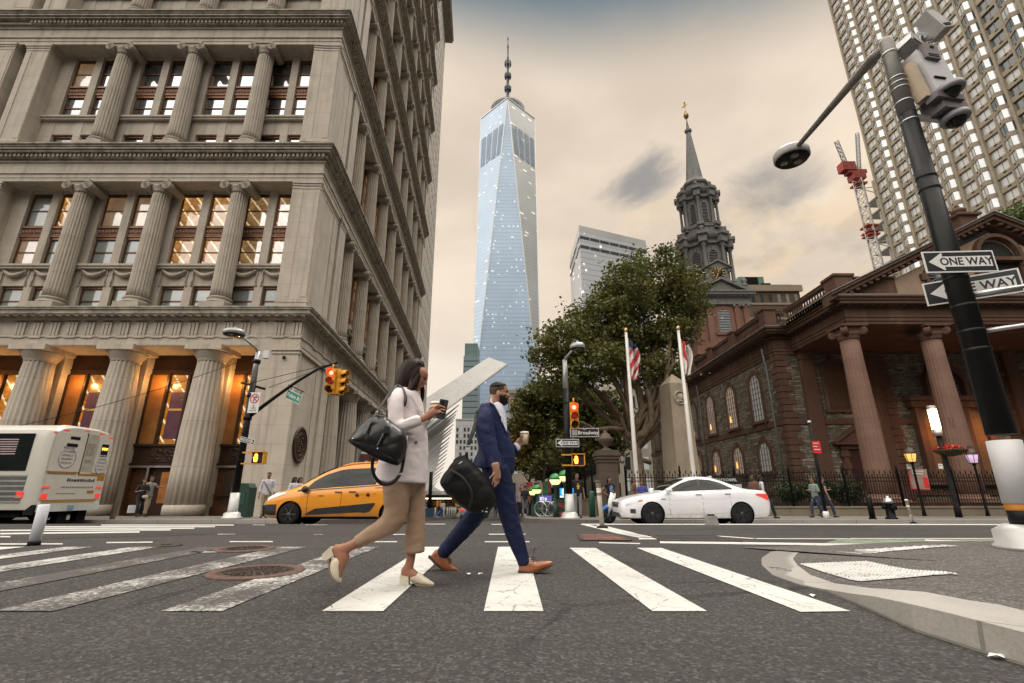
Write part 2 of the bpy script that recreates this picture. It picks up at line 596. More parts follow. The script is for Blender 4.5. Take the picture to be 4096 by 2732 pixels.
for a in[(404,935,2101,4),(166,860,2107.5,4.4),(160,777,2114,4.6),(0,683,2123,5.4,0,2120.5),(0,558,2136,6,0,2129),(0,41,2148,5),(0,250,2178,5,0,2177),(425,610,2172,4.6,0,2170),(919,1091,2168,4),(1479,1588,2168.5,4),(1939,2118,2168.5,4),(1955,2102,2138,3.4),(1552,1620,2139,3),(1966,2022,2098,2.6),(1700,1782,2097,2.6),(764,870,2210,4,1),(870,940,2138,2.5,1),(1010,1060,2100.5,2.2,1),(1220,1310,2100,2.2,1),(1255,1290,2139,2.2,1),(1050,1365,2090,6),(2325,4096,2097.5,4.2,0,2099),(2396,2560,2172,4,0,2176),(2555,2645,2156,6),(2640,3600,2170,9,0,2183),(3400,3990,2155.5,3),(3700,3966,2162,6,0,2174)]:
 line(*a)
def strip(pts,w,wear=0):
 q=[gp(*p)for p in pts]
 for a,b in zip(q,q[1:]):
  n=Vector((-(b-a).y,(b-a).x,0)).normalized()*w/2
  marks[wear].add(*patchsheet([a-n,b-n,b+n,a+n],8,1))
strip([(2335,2098),(2410,2116),(2480,2133),(2575,2151)],.2)
strip([(2395,2101),(2450,2116),(2532,2138),(2600,2151)],.2)
strip([(2830,2143),(2900,2147.5),(3020,2156),(3400,2156.5)],.16)
for k,n in enumerate(('road_marking',)*4+()):
 if marks[k].V:
  struct(marks[k].obj(n,M_pt[k]))
mb=MB()
mb.add(*patchsheet([gp(3250,2187),gp(4300,2176),gp(4300,2158),gp(3350,2158)],12,5,.003))
struct(mb.obj('bike_lane',M_green))
mb=MB()
mb.add(*patchsheet([gp(-40,2163),gp(820,2140),gp(800,2134),gp(-40,2151)],12,3,.003))
mb.add(*patchsheet([gp(3200,2111),gp(3480,2113),gp(3500,2103.5),gp(3060,2100.5)],12,3,.003))
struct(mb.obj('road_patch',asphalt('patched_asphalt',(.036,.033,.031))))
def pavement(name,poly,topmat=M_walk,kerb=.15):
 mb=MB()
 n=len(poly)
 mb.add([(x,y,zw(y))for x,y in poly]+[(x,y,zw(y)-.5)for x,y in poly],[tuple(range(n))]+[(i,(i+1)%n,n+(i+1)%n,n+i)[::-1]for i in range(n)])
 o=mb.obj(name,topmat)
 return struct(o)
def arc(cx,cy,r,a0,a1,n=8):
 return[(cx+r*math.cos(R(a0+(a1-a0)*i/n)),cy+r*math.sin(R(a0+(a1-a0)*i/n)))for i in range(n+1)]
def walk(name,x0,x1,rows,corner=None):
 mb=MB()
 ysr=sorted(set(rows))
 V,F=[],[]
 for y in ysr:
  a,b=x0,x1
  if corner:
   side,r=corner
   t=max(0,min(1,(y-ysr[0])/r))
   off=r*(1-math.sqrt(max(0,1-(1-t)**2)))
   if side=='r':
    b=x1-off
   else:
    a=x0+off
  V+=[(a,y,zw(y)),(b,y,zw(y)),(a,y,zg(y)-.3),(b,y,zg(y)-.3)]
 for i in range(len(ysr)-1):
  o=i*4
  F+=[(o,o+1,o+5,o+4),(o+1,o+3,o+7,o+5),(o,o+4,o+6,o+2)]
 F+=[(0,2,3,1)]
 mb.add(V,F)
 return struct(mb.obj(name,M_walk))
rows=[18.3,18.35,18.45,18.6,18.8,19.1,19.5,20,20.6,21.3,23,25,27,30,36,45,60,90,150]
walk('pavement',-90,-5.4,rows,('r',2.6))
walk('pavement',.55,95,rows,('l',2.6))
mb=MB()
mb.box(-90,-8.2,18.22,18.3,-.9,-.268)
mb.box(3.3,95,18.22,18.3,-.9,-.268)
struct(mb.obj('kerb',M_conc))
OUT=[(3300,2192,0),(3172,2198,0),(3085,2208,0),(3046,2235,0),(3047,2262,0),(3090,2302,0),(3200,2341,0),(3294,2359,.01),(3407,2378,.05),(3500,2390,.09),(3640,2420,.125),(3800,2458,.13),(4096,2535,.13),(4500,2650,.13)]
INN=[(3310,2200,0),(3245,2203,0),(3190,2216,0),(3172,2237,0),(3190,2264,.0),(3242,2303,.01),(3338,2337,.03),(3477,2357,.08),(3600,2365,.115),(3700,2373,.13),(3880,2408,.13),(4000,2425,.13),(4200,2475,.13),(4600,2575,.13)]
po=[gp(a,b,z=max(z,.002))for a,b,z in OUT]
pi_=[gp(a,b,z=max(z,.004))for a,b,z in INN]
mb=MB()
n=len(po)
mb.add([(p.x,p.y,p.z+.006)for p in po]+[(p.x,p.y,p.z+.008)for p in pi_]+[(p.x-.012,p.y-.012,-.12)for p in po],[(i+1,i,n+i,n+i+1)for i in range(n-1)]+[(i,i+1,2*n+i+1,2*n+i)for i in range(n-1)])
kerb=struct(mb.obj('kerb',M_conc))
mb=MB()
cx=[(p.x,p.y,p.z+.004)for p in pi_]
far=[(40,6.85,.1),(40,1.0,.13)]
inner=cx[::-1]
mb.add(inner+[(3.4,6.83,.02),(5,6.85,.06),(40,6.85,.13),(40,.4,.13)],[])
mid=Vector((4.3,5.0,.065))
V=inner+[(3.0,6.86,.008),(4.2,6.9,.03),(5.4,6.9,.08),(40,6.9,.13),(40,.2,.13)]
mb=MB()
mb.add([tuple(mid)]+V,[(0,i+1,(i+1)%len(V)+1)[::-1]for i in range(len(V))])
struct(mb.obj('pavement',M_asph2))
def isl(x,y):
 best=.03
 for i in range(len(V)):
  a,b=Vector(V[i]),Vector(V[(i+1)%len(V)])
  d=(a.x-mid.x)*(b.y-mid.y)-(b.x-mid.x)*(a.y-mid.y)
  if abs(d)<1e-9:
   continue
  u=((x-mid.x)*(b.y-mid.y)-(b.x-mid.x)*(y-mid.y))/d
  v=((a.x-mid.x)*(y-mid.y)-(x-mid.x)*(a.y-mid.y))/d
  if u>=-1e-6 and v>=-1e-6 and u+v<=1.00001:
   return mid.z+u*(a.z-mid.z)+v*(b.z-mid.z)
 return best
M_tac=roadpaint('tactile_white',(.58,.575,.555),.16)
def pad(q,nu,nv):
 p=[gp(a,b,z=.03)for a,b in q]
 mb=MB()
 def pt(a,b,dz):
  v=(p[0]*(1-a)+p[1]*a)*(1-b)+(p[3]*(1-a)+p[2]*a)*b
  return(v.x,v.y,isl(v.x,v.y)+dz)
 k=8
 mb.add([pt(i/k,j/k,.008)for j in range(k+1)for i in range(k+1)],[(j*(k+1)+i,j*(k+1)+i+1,(j+1)*(k+1)+i+1,(j+1)*(k+1)+i)for j in range(k)for i in range(k)])
 for i in range(nu):
  for j in range(nv):
   c=pt((i+.5)/nu,(j+.5)/nv,.007)
   mb.lathe([(.0145,0),(.0125,.006),(.008,.0085)],c,6)
 return mb.obj('tactile_paving',M_tac)
struct(pad([(3198,2250),(3444,2342),(3849,2342),(3466,2250)],26,22))
struct(pad([(3325,2207),(3430,2220),(3844,2204),(3790,2199.5)],14,12))
mtx=mk('cut_letters',(.05,.048,.045),.9)
A0,B0=gp(3335,2322,z=.01),gp(3105,2271,z=.01)
A0,B0=Vector((A0.x,A0.y,.013)),Vector((B0.x,B0.y,.013))
mdl=(A0+B0)/2
for ch,k in zip('FULTON',range(6)):
 p=A0.lerp(B0,k/7.0)
 t=text(ch,.13,mtx,kerb,(p.x,p.y,.011),(0,0,math.atan2(B0.y-A0.y,B0.x-A0.x)),ext=.001)
for ch,k in zip('ST',(6.1,7.0)):
 p=A0.lerp(B0,k/7.0)
 text(ch,.13,mtx,kerb,(p.x,p.y+.01,.011),(0,0,math.atan2(B0.y-A0.y,B0.x-A0.x)-.25),ext=.001)
M_iron=mk('rusty_iron',(.05,.036,.029),.6,.45,5,.3,30,metal=.35)
M_rust=mk('rust_ring',(.095,.05,.036),.7,.35,7,.3,40)
def manhole(sx,sy,hw,label,kind=0):
 c=gp(sx,sy)
 e=gp(sx+hw,sy)
 r=abs(e.x-c.x)
 sl=math.atan2(zg(c.y+.3)-zg(c.y-.3),.6)
 t=thing('manhole_cover',label,'manhole',(c.x,c.y,c.z+.012),0,'manhole covers in the road')
 t.rotation_euler=(sl,0,0)
 mb=MB()
 k=.09
 mb.lathe([(r,-.02),(r,.004),(r-k,.006),(r-k,-.02)],n=40)
 mb.obj('rim',M_rust if kind<2 else M_iron,t)
 mb=MB()
 mb.lathe([(0,-.01),(r-k-.006,-.01),(r-k-.006,.004),(0,.004)][1:3]+[(0.001,.004)],n=40)
 rr=r-k-.05
 for ring in range(1,5):
  q=rr*ring/4.2
  m_=int(6*ring)
  for i in range(m_):
   a=2*PI*i/m_
   M=Matrix.Translation((q*math.cos(a),q*math.sin(a),0))@Matrix.Rotation(a,4,'Z')
   mb.box(-rr*.06,rr*.06,-q*2.0/m_,q*2.0/m_,.004,.011,M)
 mb.obj('cover',M_iron,t)
 mb=MB()
 for i in range(10):
  a=2*PI*i/10+.2
  mb.lathe([(.02,.0042),(.0199,.0048),(.001,.0048)],(rr*.86*math.cos(a),rr*.86*math.sin(a),0),8)
 mb.obj('vent_hole',M_dark,t)
manhole(1026,2291,180,'large rust-rimmed manhole cover on the worn crossing bar, nearest the camera')
manhole(979,2198,113,'smaller rusty manhole cover just behind the largest one')
manhole(661,2184,58,'small dark manhole cover left of and beyond the two rusty ones',2)
def grating(q,label,mat,seg):
 p=[gp(a,b,up=.008)for a,b in q]
 mb=MB()
 def pt(a,b,dz=0):
  v=(p[0]*(1-a)+p[1]*a)*(1-b)+(p[3]*(1-a)+p[2]*a)*b
  return Vector((v.x,v.y,zg(v.y)+.012+dz))
 c=pt(.5,.5)
 t=thing('vault_grating',label,'grating',c,0,'steel vault gratings in the road')
 T=Matrix.Translation(-c)
 fr=MB()
 for a,b in(((0,0),(1,0)),((1,0),(1,1)),((1,1),(0,1)),((0,1),(0,0))):
  fr.bar(pt(*a),pt(*b),.07,.02)
 fr.xf(T).obj('frame',M_iron,t)
 for i in range(seg*9):
  a=(i+.5)/(seg*9)
  mb.bar(pt(a,0),pt(a,1),.028,.016)
 for j in range(1,4):
  mb.bar(pt(0,j/4,.006),pt(1,j/4,.006),.02,.014)
 mb.xf(T).obj('bars',mat,t)
 pit=MB()
 pit.add([pt(0,0,-.008),pt(1,0,-.008),pt(1,1,-.008),pt(0,1,-.008)],[(0,1,2,3)]).xf(T).obj('pit',M_dark,t)
grating([(2330,2162),(2520,2163),(2462,2141),(2318,2139)],'rusty red steel grating at the kerbside line end',mk('rusty_steel',(.15,.065,.05),.6,.4,6,.3,40,metal=.3),4)
grating([(2655,2164),(2960,2166),(2828,2140),(2600,2140)],'dark grey steel grating right of the rusty one',mk('dark_steel',(.035,.033,.032),.6,.4,6,.3,40,metal=.4),6)
ml=mk('litter_paper',(.72,.72,.70),.8)
for i,(sx,sy,sz,lab)in enumerate([(3990,2637,.035,'white scrap of paper on the road below the raised kerb'),(1875,2302,.03,'flat white paper scrap left of the leading brown shoe'),(1922,2302,.025,'small white scrap beside the heel bar of the central stripe'),(3250,2390,.03,'white litter beside the right-hand crossing bar'),(3285,2346,.025,'white scrap against the flush kerb stone'),(3700,2222,.03,'white scrap on the corner pavement behind the large tactile pad')]):
 p=gp(sx,sy)
 mb=MB()
 k=random.random()*3
 mb.add([(sz*math.cos(a+k)*q,sz*.7*math.sin(a+k)*q,.004+.012*(j%2))for j,(a,q)in enumerate([(0,1),(1.1,.8),(2,1.1),(3.2,.9),(4.3,1),(5.3,.8)])]+[(0,0,.016)],[(j,(j+1)%6,6)for j in range(6)])
 o=mb.obj('paper_scrap',ml,None,loc=(p.x,p.y,(isl(p.x,p.y)if sx==3700 else p.z)+.006))
 tag(o,lab,'litter','paper scraps on the ground')
 # the colonnaded office building on the left
OFF=thing('office_building','pale granite office building with stacked rows of fluted columns at the left corner','building',(-11.9,26,0))
AZ=R(3.88)
E2,NN=Vector((-math.sin(AZ),math.cos(AZ),0)),Vector((math.cos(AZ),math.sin(AZ),0))
def FP(face,u,o,z):
 return Vector((-u,-o,z))if face==0 else E2*u+NN*o+Vector((0,0,z))
def fbox(mb,face,u0,u1,o0,o1,z0,z1):
 V=[FP(face,u,o,z)for z in(z0,z1)for o in(o0,o1)for u in(u0,u1)]
 mb.add(V,[(0,2,3,1),(4,5,7,6),(0,1,5,4),(2,6,7,3),(0,4,6,2),(1,3,7,5)])
def place(name,me,mat,face,u,o,z,parent=OFF):
 p=FP(face,u,o,z)
 return link(name,me,mat,parent,p,0 if face==0 else PI/2+AZ)
Z0=10.63
TIER=11.06
TOPZ=110.0
def ionic(h,r):
 sh,cp=MB(),MB()
 b=MB()
 b.box(-r*1.32,r*1.32,-r*1.32,r*1.32,0,.43)
 b.lathe([(r*1.28,.43),(r*1.32,.5),(r*1.28,.57),(r*1.1,.62),(r*1.12,.7),(r*1.2,.74),(r*1.17,.81),(r*1.02,.85)],n=32)
 sh.lathe([(r*1.02,.85),(r*.995,1.4),(r*.985,3),(r*.94,5),(r*.87,h-.95),(r*.86,h-.72)],n=120,flute=20,fl=r*.13)
 cp.lathe([(r*.9,h-.74),(r*.95,h-.68),(r*.9,h-.62),(r*1.12,h-.45),(r*1.15,h-.36)],n=24)
 cp.box(-r*1.3,r*1.3,-r*1.22,r*1.22,h-.14,h)
 cp.box(-r*1.2,r*1.2,-r*1.12,r*1.12,h-.36,h-.14)
 for s in(-1,1):
  M=Matrix.Translation((s*r*1.16,0,h-.40))@Matrix.Rotation(PI/2,4,'X')
  q=.29
  cp.lathe([(.03,-r*1.2),(.05,-r*1.3),(.08,-r*1.2),(.10,-r*1.2),(.13,-r*1.27),(.16,-r*1.19),(.2,-r*1.19),(.235,-r*1.26),(q,-r*1.2),(q*.86,-r*.6),(q*.8,0),(q*.86,r*.6),(q,r*1.2),(.235,r*1.26),(.2,r*1.19),(.16,r*1.19),(.13,r*1.27),(.1,r*1.2),(.08,r*1.2),(.05,r*1.3),(.03,r*1.2)],n=18,M=M)
 return sh.mesh('column_shaft'),b.mesh('column_base'),cp.mesh('capital')
COLH=19.23-Z0
ish,ibs,icp=ionic(COLH,.56)
for m_,mt in((ish,M_shaft),(ibs,M_carve),(icp,M_carve)):
 m_.materials.append(mt)
def ion_col(face,u,o,z):
 c=place('column',ish,None,face,u,o,z)
 link('base',ibs,None,c)
 link('capital',icp,None,c)
dsh,dcp=MB(),MB()
DH=8.53+.49
dsh.lathe([(.98,0),(.98,.42),(.95,.46),(.945,.5)],n=40)
dsh.lathe([(.94,.5),(.93,2.2),(.88,4.3),(.79,6.4),(.70,DH-1.05),(.69,DH-.8)],n=120,flute=20,fl=.07)
dcp.lathe([(.68,DH-.86),(.72,DH-.82),(.7,DH-.78),(.74,DH-.72),(.84,DH-.56),(.95,DH-.38),(1.0,DH-.30)],n=40)
dcp.box(-1.02,1.02,-1.02,1.02,DH-.30,DH)
dshm,dcpm=dsh.mesh('column_shaft'),dcp.mesh('capital')
dshm.materials.append(M_shaft)
dcpm.materials.append(M_stone)
def win_mesh(wd,h,lip=.07,mid=.55):
 fr,gl=MB(),MB()
 hw=wd/2
 for a in(-hw,hw-lip):
  fr.box(a,a+lip,-.02,.12,0,h)
 fr.box(-hw+lip,hw-lip,-.02,.12,0,lip)
 fr.box(-hw+lip,hw-lip,-.05,.12,h-lip*2.2,h)
 if mid:
  fr.box(-hw+lip,hw-lip,.0,.1,h*mid-.03,h*mid+.03)
 gl.add([(-hw,.06,0),(hw,.06,0),(hw,.06,h),(-hw,.06,h)],[(0,1,2,3)])
 return fr.mesh('window'),gl.mesh('pane')
WM={}
def window(face,u,o,z,wd,h,gmat,fm=M_bronze,mid=.5):
 key=(wd,h,mid)
 if key not in WM:
  WM[key]=win_mesh(wd,h,.07,mid)
 f,g_=WM[key]
 w_=place('window',f,None,face,u,o,z)
 if not f.materials:
  f.materials.append(fm)
 p=link('pane',g_,None,w_)
 if not g_.materials:
  g_.materials.append(gmat)
 p.material_slots[0].link='OBJECT'
 p.material_slots[0].material=gmat
def spandrel_mesh(wd,h):
 mb=MB()
 hw=wd/2
 mb.box(-hw,hw,0,.1,0,h)
 mb.box(-hw,hw,-.06,0,0,.1)
 mb.box(-hw,hw,-.09,0,h-.13,h)
 mb.box(-hw,hw,-.05,0,.14,.18)
 k=7
 for i in range(k):
  x=-hw+wd*(i+.5)/k
  mb.ball((x,-.0,h*.5),(wd/k*.36,.06,h*.2),8,5)
  mb.bar((x+wd/k/2,-.02,.2),(x+wd/k/2,-.02,h-.2),.035,.04)
 return mb.mesh('spandrel')
spm=spandrel_mesh(1.42,.74)
spm.materials.append(mk('cast_bronze_relief',(.20,.10,.06),.5,.3,5,.25,30,metal=.4))
gm=MB()
pts=[(x,-.12-.05*math.cos(x*2),.62-.42*math.cos(x/.78*PI/2))for x in np.linspace(-.72,.72,15)]
gm.tube(pts,[.05+.085*math.cos(p[0]/.78*PI/2)for p in pts],10)
for i in range(70):
 x=random.uniform(-.66,.66)
 a=random.uniform(0,2*PI)
 rr_=.06+.08*math.cos(x/.78*PI/2)
 c=(x,-.12+rr_*math.cos(a)*.8-.03,.62-.42*math.cos(x/.78*PI/2)+rr_*math.sin(a)*.8)
 gm.ball(c,(random.uniform(.035,.06),.04,random.uniform(.03,.05)),6,4)
for s in(-1,1):
 gm.ball((s*.78,-.08,.70),(.09,.08,.09),8,5)
 gm.tube([(s*.78,-.06,.66),(s*.80,-.07,.3),(s*.76,-.07,0),(s*.8,-.08,-.35)],[.05,.035,.03,.045],6)
 gm.ball((s*.8,-.08,-.38),(.07,.06,.09),6,5)
gmesh=gm.mesh('garland')
gmesh.materials.append(M_carve)
US=[5.25,10.15,15.05]
UE=20.0
rand=random.Random(3)
# bare wall masses
DEP=68.0
CE=48.0
wall=MB()
for z0,z1,rc in[(-4,8.6,2.3),(8.6,TOPZ,1.7)]:
 a,b,c,d=FP(0,34,-rc,0),Vector((-rc,rc,0)),E2*DEP-NN*rc,E2*DEP-NN*34
 pts=[a,b,c,d]
 wall.add([(p.x,p.y,z0)for p in pts]+[(p.x,p.y,z1)for p in pts],[(0,1,5,4),(1,2,6,5),(2,3,7,6),(3,0,4,7),(4,5,6,7)])
wall.obj('wall',M_stone,OFF)
def pil(face,u0,u1,o,z0,z1,back=-1.75,panel=True):
 mb=MB()
 fbox(mb,face,u0,u1,back,o,z0,z1)
 fbox(mb,face,u0-.07,u1+.07,back,o+.07,z0,z0+.45)
 fbox(mb,face,u0-.10,u1+.10,back,o+.10,z0+.45,z0+.62)
 fbox(mb,face,u0-.05,u1+.05,back,o+.05,z0+.62,z0+.74)
 for k,(dz,e)in enumerate(((.55,.03),(.35,.06),(.2,.11))):
  fbox(mb,face,u0-e,u1+e,back,o+e,z1-dz,z1-dz+.15+(.05 if k==2 else 0))
 if panel:
  w_=u1-u0
  for a,b in((u0+w_*.02,u0+w_*.25),(u1-w_*.25,u1-w_*.02)):
   fbox(mb,face,a,b,o,o+.035,z0+.8,z1-.62)
 mb.obj('corner_pier',M_stone,OFF)
NT=8
for t in range(NT):
 zb=Z0+TIER*t
 zt=zb+COLH
 pil(0,.0,1.42,0,zb,zt,-.2)
 pil(1,.06,4.1,-.06,zb,zt)
 pil(1,4.25,5.6,.08,zb,zt,panel=False)
 if t<3:
  pil(0,UE,UE+1.6,0,zb,zt)
  pil(0,UE+2.3,UE+7,.12,zb,zt)
 pil(1,CE-.4,CE+1.6,.05,zb,zt,panel=False)
 wm=MB()
 bays0=[(1.42,5.25),(5.25,10.15),(10.15,15.05),(15.05,UE)]if t<3 else[]
 for i,(a,b)in enumerate(bays0):
  m=(a+b)/2+(.12 if i==0 else(-.12 if i==3 else 0))
  for x0,x1 in((a,m-1.68),(m-.25,m+.25),(m+1.68,b)):
   if x1>x0:
    fbox(wm,0,x0,x1,-1.75,-1.0,zb,zt+.1)
  fbox(wm,0,m-1.68,m+1.68,-1.75,-1.03,zb+1.95,zb+3.1)
  fbox(wm,0,a,b,-1.0,-.80,zb+3.02,zb+3.3)
  fbox(wm,0,a,b,-.80,-.72,zb+3.17,zb+3.3)
  fbox(wm,0,m-1.68,m+1.68,-1.75,-1.1,zt-.16,zt+.1)
 wm.obj('window_wall',M_stone,OFF)
 for i,(a,b)in enumerate(bays0):
  m=(a+b)/2+(.12 if i==0 else(-.12 if i==3 else 0))
  for k,s in enumerate((1,-1)):
   u=m+s*.965
   if t==0:
    lo=[M_gmix,M_glit,M_gblind,M_gblind][i]if k==1 else[M_gmix,M_glit,M_gblind,M_gdim][i]
    up=[M_gmix,M_glit,M_gdim,M_gblind][i]if k==0 else[M_gmix,M_glit,M_gdim,M_glit][i]
    sm_=M_gblind
   else:
    lo,up=M_gsky,(M_gdim if(i==3 and k==0)else M_gsky)
    sm_=M_gblind if i==3 else M_gsky
   window(0,u,-1.22,zb+.1,1.40,1.85,sm_)
   window(0,u,-1.22,zb+3.3,1.41,2.0,lo)
   window(0,u,-1.22,zb+6.10,1.42,2.30,up)
   s_=place('spandrel',spm,None,0,u,-1.17,zb+5.33)
   if t==0:
    g_=place('garland',gmesh,None,0,u,-1.02,zb+2.35)
 if t<3:
  for u in US:
   ion_col(0,u,-.42,zb)
 for k in range(8):
  ion_col(1,8.15+5.32*k,-.42,zb)
 sw=MB()
 for k in range(9):
  a,b=5.6+5.32*k-(0 if k else 0),5.6+5.32*(k+1)
  m=5.49+5.32*k
  for x0,x1 in((m+.9,m+1.35),(m+4.0,m+4.42)):
   fbox(sw,1,x0,x1,-1.75,-.95,zb,zt+.1)
  fbox(sw,1,m+1.35,m+4.0,-1.0,-.78,zb+3.02,zb+3.3)
  fbox(sw,1,m+1.35,m+4.0,-1.75,-1.05,zb+1.95,zb+3.1)
 sw.obj('window_wall',M_stone,OFF)
 if t<5:
  key='tall'
  if key not in WM:
   fr,gl=MB(),MB()
   for x0,x1 in((-1.33,-1.22),(-.22,.22),(1.22,1.33)):
    fr.box(x0,x1,-.05,.15,0,8.4)
   for z0,z1 in((1.8,3.3),(5.3,6.1),(8.2,8.4),(4.25,4.33),(7.2,7.28)):
    fr.box(-1.22,1.22,-.02,.14,z0,z1)
   gl.add([(-1.3,.08,.1),(1.3,.08,.1),(1.3,.08,8.4),(-1.3,.08,8.4)],[(0,1,2,3)])
   WM[key]=(fr.mesh('window_bay'),gl.mesh('pane'))
   WM[key][0].materials.append(mk('orange_bronze',(.23,.088,.032),.5,.3,3,.2,10,metal=.3))
   WM[key][1].materials.append(M_gdim)
  for k in range(8):
   q=place('window_bay',WM[key][0],None,1,5.49+5.32*k-2.66+5.32+0.02,-1.2,zb)
   link('pane',WM[key][1],None,q)
   if t==0 and k<5:
    for s in(-.8,.8):
     place('garland',gmesh,None,1,8.17+5.32*k+s,-.98,zb+2.35)
 en,co=MB(),MB()
 def run(mb_,o_,z0,z1,ext=0.0,ue=UE+12):
  fbox(mb_,0,.16,ue if t<3 else 6,-1.75,o_,z0,z1)
  fbox(mb_,0,-o_,.16,-.1,o_,z0,z1)
  fbox(mb_,1,.1,CE+1.7,-1.75,o_+ext,z0,z1)
 e0=zt
 run(en,.02,e0,e0+.25)
 run(en,.05,e0+.25,e0+.52)
 run(en,.12,e0+.52,e0+.62)
 run(en,.0,e0+.62,e0+1.36)
 run(en,.09,e0+1.36,e0+1.46)
 en.obj('entablature',M_stone,OFF)
 run(co,.12,e0+1.46,e0+1.56)
 run(co,.26,e0+1.56,e0+1.84)
 run(co,.60,e0+1.98,e0+2.14)
 run(co,.66,e0+2.14,e0+2.26)
 run(co,.74,e0+2.26,e0+2.36)
 run(co,.50,e0+1.84,e0+1.98)
 run(co,.3,e0+2.36,e0+2.44)
 if t<3:
  for i in range(int((UE+2)/.27)):
   fbox(co,0,i*.27-.1,i*.27+.05,.26,.38,e0+1.58,e0+1.83)
 for i in range(int(CE/.32)):
  if t<3:
   fbox(co,1,1.45+i*.32,1.62+i*.32,.26,.38,e0+1.58,e0+1.83)
 co.obj('cornice',M_cornice,OFF)
 # Doric entablature over the ground floor
en,co=MB(),MB()
def run(mb_,o_,z0,z1):
 fbox(mb_,0,.2,UE+12,-2.4,o_,z0,z1)
 fbox(mb_,0,-o_,.2,-.1,o_,z0,z1)
 fbox(mb_,1,.1,CE+1.7,-2.4,o_,z0,z1)
run(en,.0,8.53,9.0)
run(en,.06,9.0,9.08)
run(en,-.04,9.08,9.98)
for fce,n_ in((0,17),(1,25)):
 for i in range(n_):
  u=.35+i*1.96 if fce else .3+i*1.96/2*1.0
  if fce==0 and u>UE+4:
   break
  if fce and u<1.5 and i:
   continue
  for d in(-.2,0,.2):
   fbox(en,fce,u+d-.075,u+d+.075,-.04,.05,9.1,9.96)
  fbox(en,fce,u-.32,u+.32,.0,.07,8.94,9.0)
  fbox(en,fce,u-.32,u+.32,.01,.05,9.86,9.97)
run(en,.10,9.98,10.08)
en.obj('entablature',M_stone,OFF)
run(co,.2,10.08,10.16)
run(co,.5,10.16,10.22)
run(co,.55,10.22,10.45)
run(co,.62,10.45,10.55)
run(co,.66,10.55,10.63)
for i in range(60):
 fbox(co,0,i*.49-.3,i*.49-.08,.2,.48,10.10,10.155)
 fbox(co,1,2.4+i*.6,2.7+i*.6,.2,.48,10.10,10.155)
co.obj('cornice',M_cornice,OFF)
# ground floor
def pier(*bx):
 g_=MB()
 for b_ in bx:
  fbox(g_,*b_)
 g_.obj('corner_pier',M_stone,OFF)
pier((0,0,1.45,-.2,0,-.6,8.53),(0,.2,1.45,-2.4,-.2,-.6,8.53),(0,-.1,1.55,-.2,.1,-.6,.06),(0,-.06,1.5,-.2,.06,8.02,8.13),(0,-.1,1.55,-.2,.1,8.2,8.4))
pier((1,.1,4.4,-2.4,-.05,-.6,8.53),(1,-.08,4.5,-.3,.08,-.6,.0),(1,3.3,3.5,-.05,.0,.1,8.1),(1,.25,.5,-.05,.0,.1,8.1),(1,-.06,4.4,-.3,.08,8.2,8.4))
pier((1,4.4,5.7,-2.4,.06,-.6,8.53),(1,4.3,5.8,-.3,.14,-.6,.0),(1,4.3,5.76,-.3,.14,8.2,8.4))
for u in US+[19.95]:
 c=place('column',dshm,None,0,u,-.75,-.49)
 link('capital',dcpm,None,c)
 a=MB()
 fbox(a,0,u-.62,u+.62,-2.6,-1.55,-.6,8.53)
 a.obj('pier',M_stone,OFF)
for k in range(8):
 c=place('column',dshm,None,1,8.6+5.3*k,-.75,-.49)
 link('capital',dcpm,None,c)
 a=MB()
 fbox(a,1,7.5+5.3*k,9.7+5.3*k,-1.9,.35,-3.4,-.49)
 fbox(a,1,8.0+5.3*k,9.2+5.3*k,-2.6,-1.6,-3.4,8.53)
 a.obj('pier',M_stone,OFF)
sf=MB()
fbox(sf,0,1.4,UE,-2.5,-.02,8.5,8.56)
fbox(sf,1,5.6,CE,-2.5,-.02,8.5,8.56)
sf.obj('soffit',M_stone,OFF)
zL=lambda py:at(700,1366+py/2,28.0).z
wt,ws,p0,p1,b0,b1=zL(265),zL(822),zL(832),zL(980),zL(985),zL(1008)
ban=mk('banner_purple',(.115,.045,.075),.7,.15,2,.1,40)
M_gold=emit('glowing_gold_stripe',(.9,.42,.06),.55)  # printed stripe given its own glow, though it is no lamp
M_jamb=mk('lamplit_bronze',(.36,.16,.045),.45,.35,1.2,.15,6,metal=.35)  # bronze raised to amber, lamp glow put into the base colour
bays=[(1.45,5.25),(5.25,10.15),(10.15,15.05),(15.05,20)]
